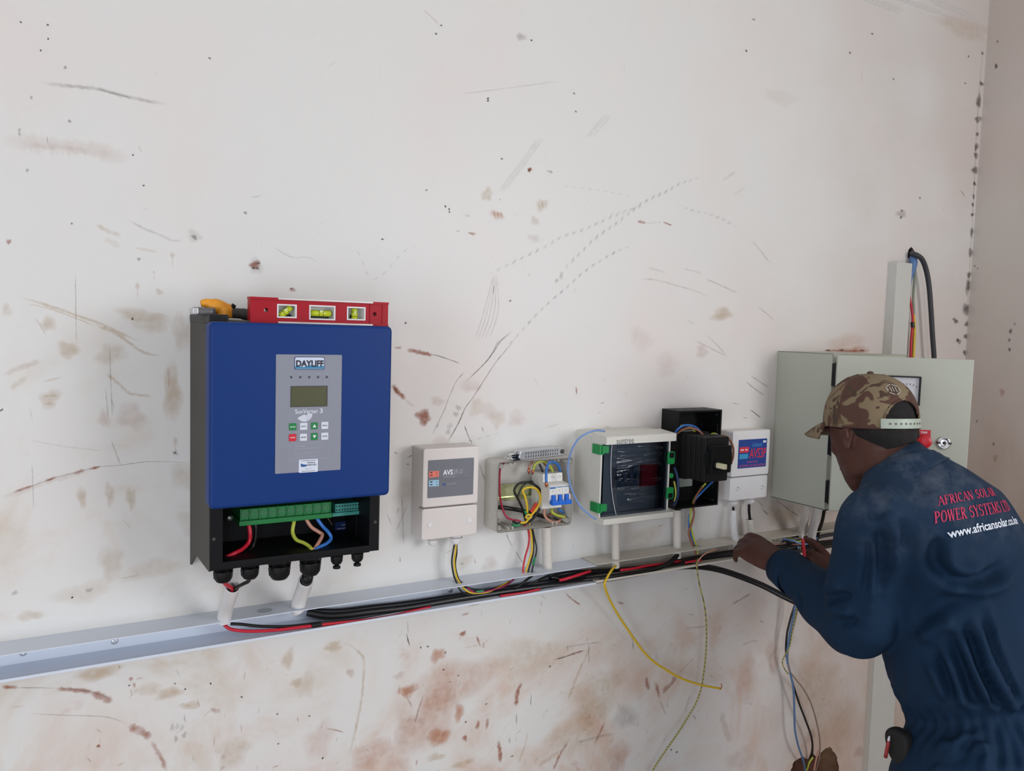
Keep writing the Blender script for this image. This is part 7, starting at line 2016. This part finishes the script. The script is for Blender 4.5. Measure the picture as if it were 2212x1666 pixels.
SPOTS = [('k',0.0014,0.0016,0.8,-0.02,2.0675),('k',0.0014,0.0016,0.8,0.0162,2.0498),('k',0.0014,0.0016,0.8,0.006,2.0303),('k',0.0015,0.0017,0.8,0.0462,1.7677),('k',0.0016,0.0017,0.8,0.1357,1.8873),('k',0.0016,0.0017,0.8,0.1516,1.8395),
 ('k',0.0016,0.0017,0.8,0.134,1.6188),('k',0.0016,0.0017,0.8,0.134,1.6173),('k',0.0025,0.0021,0.8,0.8948,2.2227),('k',0.0022,0.002,0.8,0.6872,2.2097),('k',0.0027,0.0022,0.8,1.0129,2.0952),('k',0.0023,0.0021,0.8,0.7051,1.8606),
 ('k',0.0023,0.0021,0.8,0.7134,1.8559),('k',0.0023,0.0021,0.8,0.7146,1.8505),('k',0.0027,0.0022,0.8,1.0065,2.1326),('k',0.0024,0.0021,0.8,0.7954,2.087),('k',0.0024,0.0021,0.8,0.7955,2.0824),('k',0.0025,0.0021,0.8,0.8317,1.9708),
 ('k',0.0035,0.0025,0.8,1.5139,2.3205),('k',0.0042,0.0027,0.8,1.8996,2.39),('k',0.0044,0.0027,0.8,1.9872,2.4577),('k',0.0046,0.0028,0.8,2.091,2.354),('k',0.0053,0.003,0.8,2.4415,2.483),('k',0.0053,0.003,0.8,2.434,2.4021),
 ('k',0.005,0.003,0.8,2.2464,2.0387),('k',0.0022,0.002,0.8,0.6629,1.888),('k',0.0023,0.0022,0.8,0.672,0.9588),('k',0.0024,0.0022,0.8,0.6877,0.958),('k',0.0024,0.0023,0.8,0.7285,0.9378),('k',0.0018,0.0019,0.8,0.2598,0.9654),
 ('k',0.0017,0.0019,0.8,0.2168,0.964),('k',0.0019,0.002,0.8,0.3143,0.929),('k',0.002,0.002,0.8,0.3797,0.8819),('k',0.002,0.0021,0.8,0.4407,0.8646),('k',0.0016,0.0018,0.8,0.1265,0.9891),('k',0.0017,0.0019,0.8,0.1999,0.9775),
 ('k',0.002,0.002,0.8,0.3819,0.8235),('k',0.0021,0.0021,0.8,0.4682,0.7736),('k',0.0025,0.0022,0.8,0.8613,1.6787),('k',0.0022,0.0021,0.8,0.6242,1.625),('k',0.0014,0.0016,0.8,-0.0519,1.4706),('k',0.0028,0.0024,0.8,0.993,0.8574),
 ('k',0.0025,0.0023,0.8,0.7603,0.8815),('k',0.0025,0.0023,0.8,0.7809,0.7753),('k',0.0024,0.0023,0.8,0.7251,0.9015),('k',0.0035,0.0028,0.8,1.3693,0.5688),('k',0.0035,0.0028,0.8,1.3884,0.558),('k',0.0015,0.0018,0.8,0.0418,1.156),
 ('k',0.0014,0.0016,0.8,-0.0543,1.4692),('k',0.0037,0.0028,0.8,1.5149,1.0402),('k',0.0023,0.0015,0.8,0.2556,2.0654),('k',0.0019,0.0014,0.8,0.0158,2.0708),('k',0.0028,0.0017,0.8,0.5728,1.7848),('k',0.0025,0.0016,0.8,0.3982,1.6811),
 ('k',0.003,0.0017,0.8,0.6766,2.1916),('g',0.0022,0.0029,0.55,0.0392,2.0104),('g',0.0022,0.0028,0.55,-0.0072,1.9563),('g',0.0023,0.0029,0.55,0.0443,1.9281),('g',0.0021,0.0028,0.55,-0.0238,1.9045),('g',0.0021,0.0028,0.55,-0.0238,1.8982),
 ('g',0.0022,0.0028,0.55,-0.014,1.8444),('g',0.0028,0.0032,0.55,0.3161,1.8104),('g',0.0025,0.0031,0.55,0.1442,1.7177),('k',0.0045,0.0041,0.8,0.2314,1.7614),('g',0.012,0.0094,0.35,0.2314,1.763),('r',0.0089,0.0074,0.95,0.3334,1.7206),
 ('k',0.003,0.0025,0.7,0.3375,1.7143),('k',0.003,0.0025,0.7,0.3302,1.7147),('k',0.003,0.0025,0.7,0.3391,1.7235),('g',0.0129,0.0123,0.3,0.335,1.7175),('r',0.0031,0.0043,0.7,-0.0399,1.7323),('p',0.0058,0.0055,0.55,0.1754,1.6646),
 ('r',0.0068,0.0034,0.6,0.4007,1.6795),('r',0.0057,0.0048,0.9,0.8997,1.9565),('k',0.0026,0.0022,0.7,0.8986,1.9554),('g',0.0083,0.0029,0.6,0.951,1.9588),('k',0.0059,0.0025,0.7,1.534,2.4002),('g',0.0111,0.0084,0.4,0.8699,2.2243),
 ('g',0.0214,0.0118,0.4,2.1639,1.9849),('k',0.0048,0.0039,0.7,2.1628,1.9742),('k',0.0048,0.0039,0.7,2.1651,1.9943),('t',0.0129,0.0164,0.5,0.0132,1.4861),('t',0.0131,0.015,0.5,0.0393,1.5652),('t',0.009,0.0133,0.45,0.0124,1.6069),
 ('p',0.0212,0.0235,0.4,0.1326,1.4541),('t',0.0163,0.0415,0.5,0.1957,1.4922),('p',0.0082,0.0154,0.35,0.0908,1.4515),('t',0.022,0.0169,0.35,0.1017,1.559),('t',0.023,0.0172,0.35,0.1652,1.6104),('t',0.034,0.0108,0.4,0.1439,1.6253),
 ('t',0.0164,0.0318,0.3,0.2128,1.5959),('t',0.0067,0.0185,0.45,0.0573,1.3229),('t',0.0069,0.0188,0.45,0.0983,1.3242),('t',0.0071,0.0191,0.45,0.1307,1.3145),('t',0.0074,0.0086,0.3,-0.0437,1.6262),('t',0.0441,0.0179,0.25,0.1643,1.188),
 ('t',0.0408,0.0173,0.25,0.0581,1.1623),('t',0.021,0.0238,0.3,0.0998,1.2081),('t',0.0227,0.0245,0.3,0.2166,1.3459),('t',0.0231,0.0248,0.3,0.2319,1.2625),('t',0.0161,0.0092,0.35,-0.0182,1.1349),('g',0.0048,0.0039,0.5,0.067,1.1649),
 ('g',0.0044,0.0038,0.5,-0.0388,1.1753),('k',0.0015,0.0014,0.8,0.0418,1.156),('r',0.0122,0.0122,0.9,0.6642,1.4419),('r',0.0122,0.0122,0.9,0.6705,1.4332),('p',0.0145,0.0095,0.35,0.6973,1.4684),('g',0.0064,0.0058,0.4,0.7449,1.4539),
 ('g',0.0064,0.0058,0.4,0.74,1.4406),('g',0.0063,0.0058,0.4,0.7268,1.4171),('g',0.0063,0.0058,0.4,0.7229,1.4048),('p',0.0216,0.0154,0.3,0.7705,1.4997),('p',0.0223,0.0157,0.3,0.8216,1.4432),('p',0.0232,0.0161,0.3,0.8846,1.4265),
 ('t',0.0153,0.0214,0.3,0.7881,1.4539),('t',0.0158,0.0218,0.3,0.8389,1.4279),('p',0.0188,0.0134,0.3,0.7098,1.3843),('t',0.0347,0.0161,0.5,1.4729,1.671),('p',0.0215,0.0137,0.4,1.4119,1.5766),('p',0.036,0.026,0.2,1.2179,1.6039),
 ('p',0.0377,0.0267,0.2,1.3006,1.5421),('o',0.0154,0.0095,0.5,0.8232,1.8543),('t',0.014,0.0137,0.4,0.9325,1.8862),('t',0.013,0.0131,0.4,0.799,1.8944),('p',0.0093,0.0107,0.45,0.9162,1.8513),('p',0.0139,0.0098,0.3,0.9152,1.814),
 ('g',0.012,0.0054,0.3,1.1275,1.3973),('g',0.0123,0.0055,0.3,1.182,1.3844),('p',0.0503,0.0229,0.15,1.6405,2.2285),('o',0.0525,0.0118,0.6,1.9991,1.5867),('k',0.0086,0.0029,0.8,1.8773,1.5853),('k',0.0088,0.0029,0.8,1.9353,1.5873),
 ('k',0.0092,0.003,0.8,2.0235,1.587),('o',0.079,0.0285,0.25,1.9478,1.6017),('m',0.0061,0.0054,0.9,2.5124,2.5062),('m',0.0098,0.0068,0.9,2.5185,2.4154),('m',0.0147,0.0178,0.9,2.5099,2.3623),('m',0.0172,0.0096,0.9,2.5141,2.3069),
 ('m',0.0074,0.0069,0.9,2.5145,2.262),('m',0.0098,0.0125,0.9,2.5141,2.2239),('m',0.0123,0.0083,0.9,2.5148,2.1972),('m',0.0148,0.0126,0.9,2.5152,2.152),('m',0.0074,0.007,0.9,2.5176,2.1112),('m',0.0074,0.007,0.9,2.5172,2.0727),
 ('m',0.0074,0.0056,0.9,2.5153,2.0469),('m',0.0074,0.0056,0.9,2.5165,2.0157),('m',0.0099,0.0142,0.9,2.5204,1.9617),('m',0.0149,0.0114,0.9,2.5229,1.8987),('m',0.0125,0.0086,0.9,2.521,1.8295),('m',0.015,0.0201,0.9,2.5204,1.7919),
 ('m',0.0225,0.0202,0.9,2.5236,1.7224),('m',0.01,0.0087,0.9,2.5265,1.676),('m',0.01,0.0087,0.9,2.5261,1.6366),('m',0.0101,0.0088,0.9,2.5271,1.5854),('m',0.0098,0.0086,0.9,2.4685,1.683),('m',0.0074,0.0058,0.9,2.4827,1.6241),
 ('m',0.0099,0.0087,0.9,2.4931,1.62),('m',0.0073,0.0043,0.9,2.4556,1.6884),('m',0.0075,0.0044,0.9,2.5169,1.5003),('w',0.1183,0.0085,0.8,2.0111,2.5433),('w',0.1281,0.0088,0.8,2.1964,2.5765),('w',0.1366,0.0091,0.8,2.3515,2.6025),
 ('t',0.1398,0.0264,0.25,2.4036,2.5598),('t',0.0292,0.0128,0.6,0.0791,1.0196),('t',0.0182,0.0118,0.55,0.1908,0.9617),('t',0.0251,0.01,0.35,0.1564,0.9756),('t',0.0171,0.0068,0.5,0.2261,0.9322),('r',0.0029,0.0041,0.5,0.1294,1),
 ('r',0.0029,0.0041,0.5,0.1345,0.9883),('r',0.0028,0.0033,0.8,0.079,0.8927),('g',0.0038,0.0059,0.4,0.1953,0.8983),('g',0.0038,0.0059,0.4,0.2037,0.8981),('g',0.0039,0.006,0.4,0.2114,0.8946),('g',0.0039,0.006,0.4,0.2153,0.88),
 ('g',0.0038,0.006,0.4,0.2014,0.8765),('t',0.0185,0.0093,0.5,0.4865,0.9937),('t',0.0122,0.018,0.45,0.3987,0.9851),('p',0.0085,0.0085,0.6,0.522,0.9341),('o',0.0165,0.0138,0.6,0.6492,0.8721),('o',0.0374,0.0291,0.45,0.5662,0.7567),
 ('t',0.0329,0.0248,0.4,0.2999,0.8274),('p',0.0049,0.0044,0.5,0.2819,0.8231),('p',0.0049,0.0044,0.5,0.2804,0.8015),('t',0.0124,0.0073,0.4,0.415,0.9359),('o',0.0309,0.0396,0.25,0.6455,0.8061),('o',0.0275,0.0374,0.25,0.4613,0.8108),
 ('o',0.0307,0.0396,0.25,0.6266,0.7318),('t',0.0161,0.0275,0.25,0.4328,0.9277),('p',0.0122,0.0078,0.4,0.625,0.9082),('r',0.0066,0.0061,0.8,0.7688,0.9718),('o',0.0149,0.016,0.7,0.7104,0.9351),('o',0.0874,0.0558,0.42,0.7444,0.8645),
 ('o',0.0639,0.0604,0.35,0.6979,0.7941),('o',0.0122,0.0174,0.75,0.7647,0.7993),('o',0.0216,0.0203,0.75,0.7169,0.7565),('r',0.0056,0.0073,0.8,0.7796,0.7396),('o',0.0164,0.0098,0.6,0.64,0.873),('t',0.0215,0.0081,0.5,0.7104,0.7147),
 ('t',0.0224,0.0083,0.5,0.7767,0.6836),('k',0.0035,0.002,0.7,0.8297,0.8047),('k',0.0036,0.002,0.7,0.8994,0.6694),('o',0.0342,0.04,0.45,1.2008,0.5893),('o',0.0456,0.0596,0.28,1.6266,0.6969),('o',0.0275,0.0422,0.35,1.7238,0.7466),
 ('g',0.0343,0.0328,0.35,1.2159,0.6879),('t',0.0818,0.0512,0.35,1.1294,0.7638),('t',0.0799,0.0509,0.35,1.0795,0.685),('t',0.0981,0.0429,0.28,0.9449,0.8878),('t',0.0998,0.0833,0.3,1.9044,0.6018),('t',0.1043,0.0858,0.3,1.9954,0.471),
 ('p',0.022,0.0207,0.5,2.1191,0.3772),('p',0.02,0.0196,0.5,1.8947,0.4808),('p',0.0528,0.0316,0.35,1.6188,0.4816),('p',0.0159,0.0183,0.35,0.8293,1.1154),('t',0.0219,0.0139,0.3,0.7646,1.1264),('t',0.0574,0.0228,0.3,1.2506,1.1291),
 ('t',0.0545,0.0333,0.4,1.7311,1.1352),('p',0.0261,0.0283,0.3,0.6352,1.2892)]
RIGHT_SPOTS = [('m',0.006,0.8,-0.0342,2.462),('m',0.0036,0.6,-0.0332,2.5353),('m',0.006,0.7,-0.1328,1.6551),('m',0.0048,0.7,-0.1305,1.6285),('m',0.0048,0.7,-0.1338,1.6006),('m',0.0036,0.5,-0.1433,1.6775),
 ('p',0.0096,0.5,-0.1211,1.469),('m',0.0036,0.7,-0.0122,1.2797),('m',0.0036,0.6,-0.05,1.3729),('m',0.0048,0.5,-0.106,1.3076),('p',0.0096,0.5,-0.1145,1.2657),('m',0.003,0.6,-0.0107,1.857),
 ('m',0.003,0.6,-0.02,1.8493)]
PAL = {'k': (52, 40, 36), 'r': (166, 84, 44), 'g': (150, 142, 138), 't': (206, 176, 136), 'p': (198, 156, 136), 'o': (202, 126, 74), 'w': (236, 234, 232), 'm': (84, 72, 64)}

sm = bpy.data.materials.new('scuffs_and_soil')
sm.use_nodes = True
nt = sm.node_tree
b = nt.nodes['Principled BSDF']
b.inputs['Roughness'].default_value = .85
b.inputs['Specular IOR Level'].default_value = .1
at = nt.nodes.new('ShaderNodeVertexColor'); at.layer_name = 'Col'
tc = nt.nodes.new('ShaderNodeTexCoord')
n1 = nt.nodes.new('ShaderNodeTexNoise'); n1.inputs['Scale'].default_value = 70; n1.inputs['Detail'].default_value = 5
n2 = nt.nodes.new('ShaderNodeTexNoise'); n2.inputs['Scale'].default_value = 28; n2.inputs['Detail'].default_value = 4
nt.links.new(tc.outputs['Object'], n1.inputs['Vector']); nt.links.new(tc.outputs['Object'], n2.inputs['Vector'])
ad = nt.nodes.new('ShaderNodeMath'); ad.operation = 'ADD'
nt.links.new(n1.outputs['Fac'], ad.inputs[0]); nt.links.new(n2.outputs['Fac'], ad.inputs[1])
mr = nt.nodes.new('ShaderNodeMapRange'); mr.inputs[1].default_value = .72; mr.inputs[2].default_value = 1.2; mr.inputs[3].default_value = .4; mr.inputs[4].default_value = 1.0
nt.links.new(ad.outputs[0], mr.inputs[0])
mu = nt.nodes.new('ShaderNodeMath'); mu.operation = 'MULTIPLY'; mu.use_clamp = True
nt.links.new(at.outputs['Alpha'], mu.inputs[0]); nt.links.new(mr.outputs[0], mu.inputs[1])
nt.links.new(mu.outputs[0], b.inputs['Alpha'])
nt.links.new(at.outputs['Color'], b.inputs['Base Color'])


class Marks:
    def __init__(self):
        self.v, self.c, self.f = [], [], []
        self.k = 0

    def strip(self, rows):
        """rows of (points, alphas), same count, one colour each"""
        n0 = len(self.v)
        m_ = len(rows[0])
        for r in rows:
            for p, c in r:
                self.v.append(p); self.c.append(c)
        for i in range(len(rows) - 1):
            for j in range(m_ - 1):
                a = n0 + i * m_ + j
                self.f.append((a, a + 1, a + m_ + 1, a + m_))

    def fan(self, c, rx, ry, a, place, rnd):
        L = [c[0], c[1], c[2]]
        n0 = len(self.v)
        self.v.append(place(0, 0)); self.c.append((*L, a))
        n = 18
        ph = [rnd.uniform(0, 6.28) for _ in range(3)]
        for s, al in ((.45, .9), (.75, .55), (1.05, 0)):
            for k in range(n):
                t = 2 * math.pi * k / n
                w = 1 + .16 * math.sin(2 * t + ph[0]) + .14 * math.sin(3 * t + ph[1]) + .10 * math.sin(5 * t + ph[2])
                self.v.append(place(rx * s * w * math.cos(t), ry * s * w * math.sin(t))); self.c.append((*L, a * al))
        for k in range(n):
            self.f.append((n0, n0 + 1 + k, n0 + 1 + (k + 1) % n))
            for q in (0, 1):
                i0, i1 = n0 + 1 + q * n, n0 + 1 + (q + 1) * n
                self.f.append((i0 + k, i1 + k, i1 + (k + 1) % n, i0 + (k + 1) % n))

    def build(self, name, parent):
        me = bpy.data.meshes.new(name)
        me.from_pydata(self.v, [], self.f)
        ca = me.color_attributes.new('Col', 'FLOAT_COLOR', 'POINT')
        ca.data.foreach_set('color', np.array(self.c, dtype=np.float32).ravel())
        me.materials.append(sm)
        o = bpy.data.objects.new(name, me)
        COL.objects.link(o)
        o.parent = parent
        o['kind'] = 'stuff'
        return o


SOFT = dict(g=.72, t=.75, p=.55, o=.7, w=.8, k=.85, r=.9, m=.75)
mk = Marks()
rnd = random.Random(11)
for i, (c, w, a, dash, pts) in enumerate(STROKES):
    y = -.0003 - i * 1.5e-6
    cl = col(PAL[c])[:3]
    P = spline([V(x, y, z) for x, z in pts], 8)
    # even resampling
    L = [0.0]
    for p, q in zip(P[:-1], P[1:]):
        L.append(L[-1] + (q - p).length)
    N = max(4, int(L[-1] / .004))
    rows = []
    j = 0
    acc = 0
    for k in range(N + 1):
        s_ = L[-1] * k / N
        while j < len(P) - 2 and L[j + 1] < s_:
            j += 1
        t = (s_ - L[j]) / max(1e-9, L[j + 1] - L[j])
        p = P[j].lerp(P[j + 1], t)
        d_ = (P[j + 1] - P[j]).normalized()
        n_ = V(-d_.z, 0, d_.x)
        e = min(1, min(k, N - k) / max(1.5, N * .15))
        ww = w * (.6 + .4 * e) * rnd.uniform(.75, 1.25)
        al = a * e * rnd.uniform(.7, 1.0) * SOFT.get(c, .9)
        off = rnd.uniform(-.12, .12) * w
        if dash:
            ph = (s_ / .021) % 1.0
            al *= max(0, 1 - abs(ph - .35) * 3.2) * 1.3
            n_ = (n_ + d_ * .8).normalized()
        rows.append([(p + n_ * (ww * q * .62 + off), (*cl, min(1, al) * g_)) for q, g_ in ((-1, 0), (-.5, .75), (0, 1), (.5, .75), (1, 0))])
    mk.strip(rows)
for i, (c, rx, rz, a, x, z) in enumerate(SPOTS):
    y = -.0002 - i * 1.2e-6
    mk.fan(col(PAL[c]), rx * 1.15, rz * 1.15, a * (SOFT.get(c, .9) if max(rx, rz) > .004 else 1), lambda u, v, x=x, y=y, z=z: V(x + u, y, z + v), rnd)
for k in range(420):                        # small nicks and soil flecks, thickest low on the wall
    x = rnd.uniform(.0, 2.45)
    z = .55 + abs(rnd.gauss(0, .30)) if k < 330 else rnd.uniform(.6, 2.4)
    if z > 1.02 and k < 330 and z < 1.12:
        continue
    ln, w = rnd.uniform(.004, .022), rnd.uniform(.0005, .0013)
    t = rnd.gauss(1.2, .6)
    d_ = V(math.cos(t), 0, math.sin(t))
    n_ = V(-d_.z, 0, d_.x)
    bend = rnd.uniform(-.3, .3)
    c = col(PAL[rnd.choice('krrgptrk' if z < 1.05 else 'ggkpt')])[:3]
    a = rnd.uniform(.3, .8) if z < 1.05 else rnd.uniform(.15, .5)
    y = -.0009 - k * 1e-6
    rows = []
    for i in range(6):
        s_ = i / 5
        p = V(x, y, z) + d_ * (ln * (s_ - .5)) + n_ * (bend * ln * s_ * (1 - s_))
        e = math.sin(math.pi * (.1 + .8 * s_))
        rows.append([(p + n_ * (w * q * (.5 + .5 * e)), (*c, a * e * g_)) for q, g_ in ((-1, 0), (0, 1), (1, 0))])
    mk.strip(rows)
mk.build('scuff_marks', wall_back)
mk = Marks()
for i, (c, r_, a, yy, z) in enumerate(RIGHT_SPOTS):
    mk.fan(col(PAL[c]), r_, r_ * 1.3, a, lambda u, v, yy=yy, z=z, i=i: V(XR - .0003 - i * 2e-6, yy + u, z + v), rnd)
mk.build('scuff_marks', wall_right)
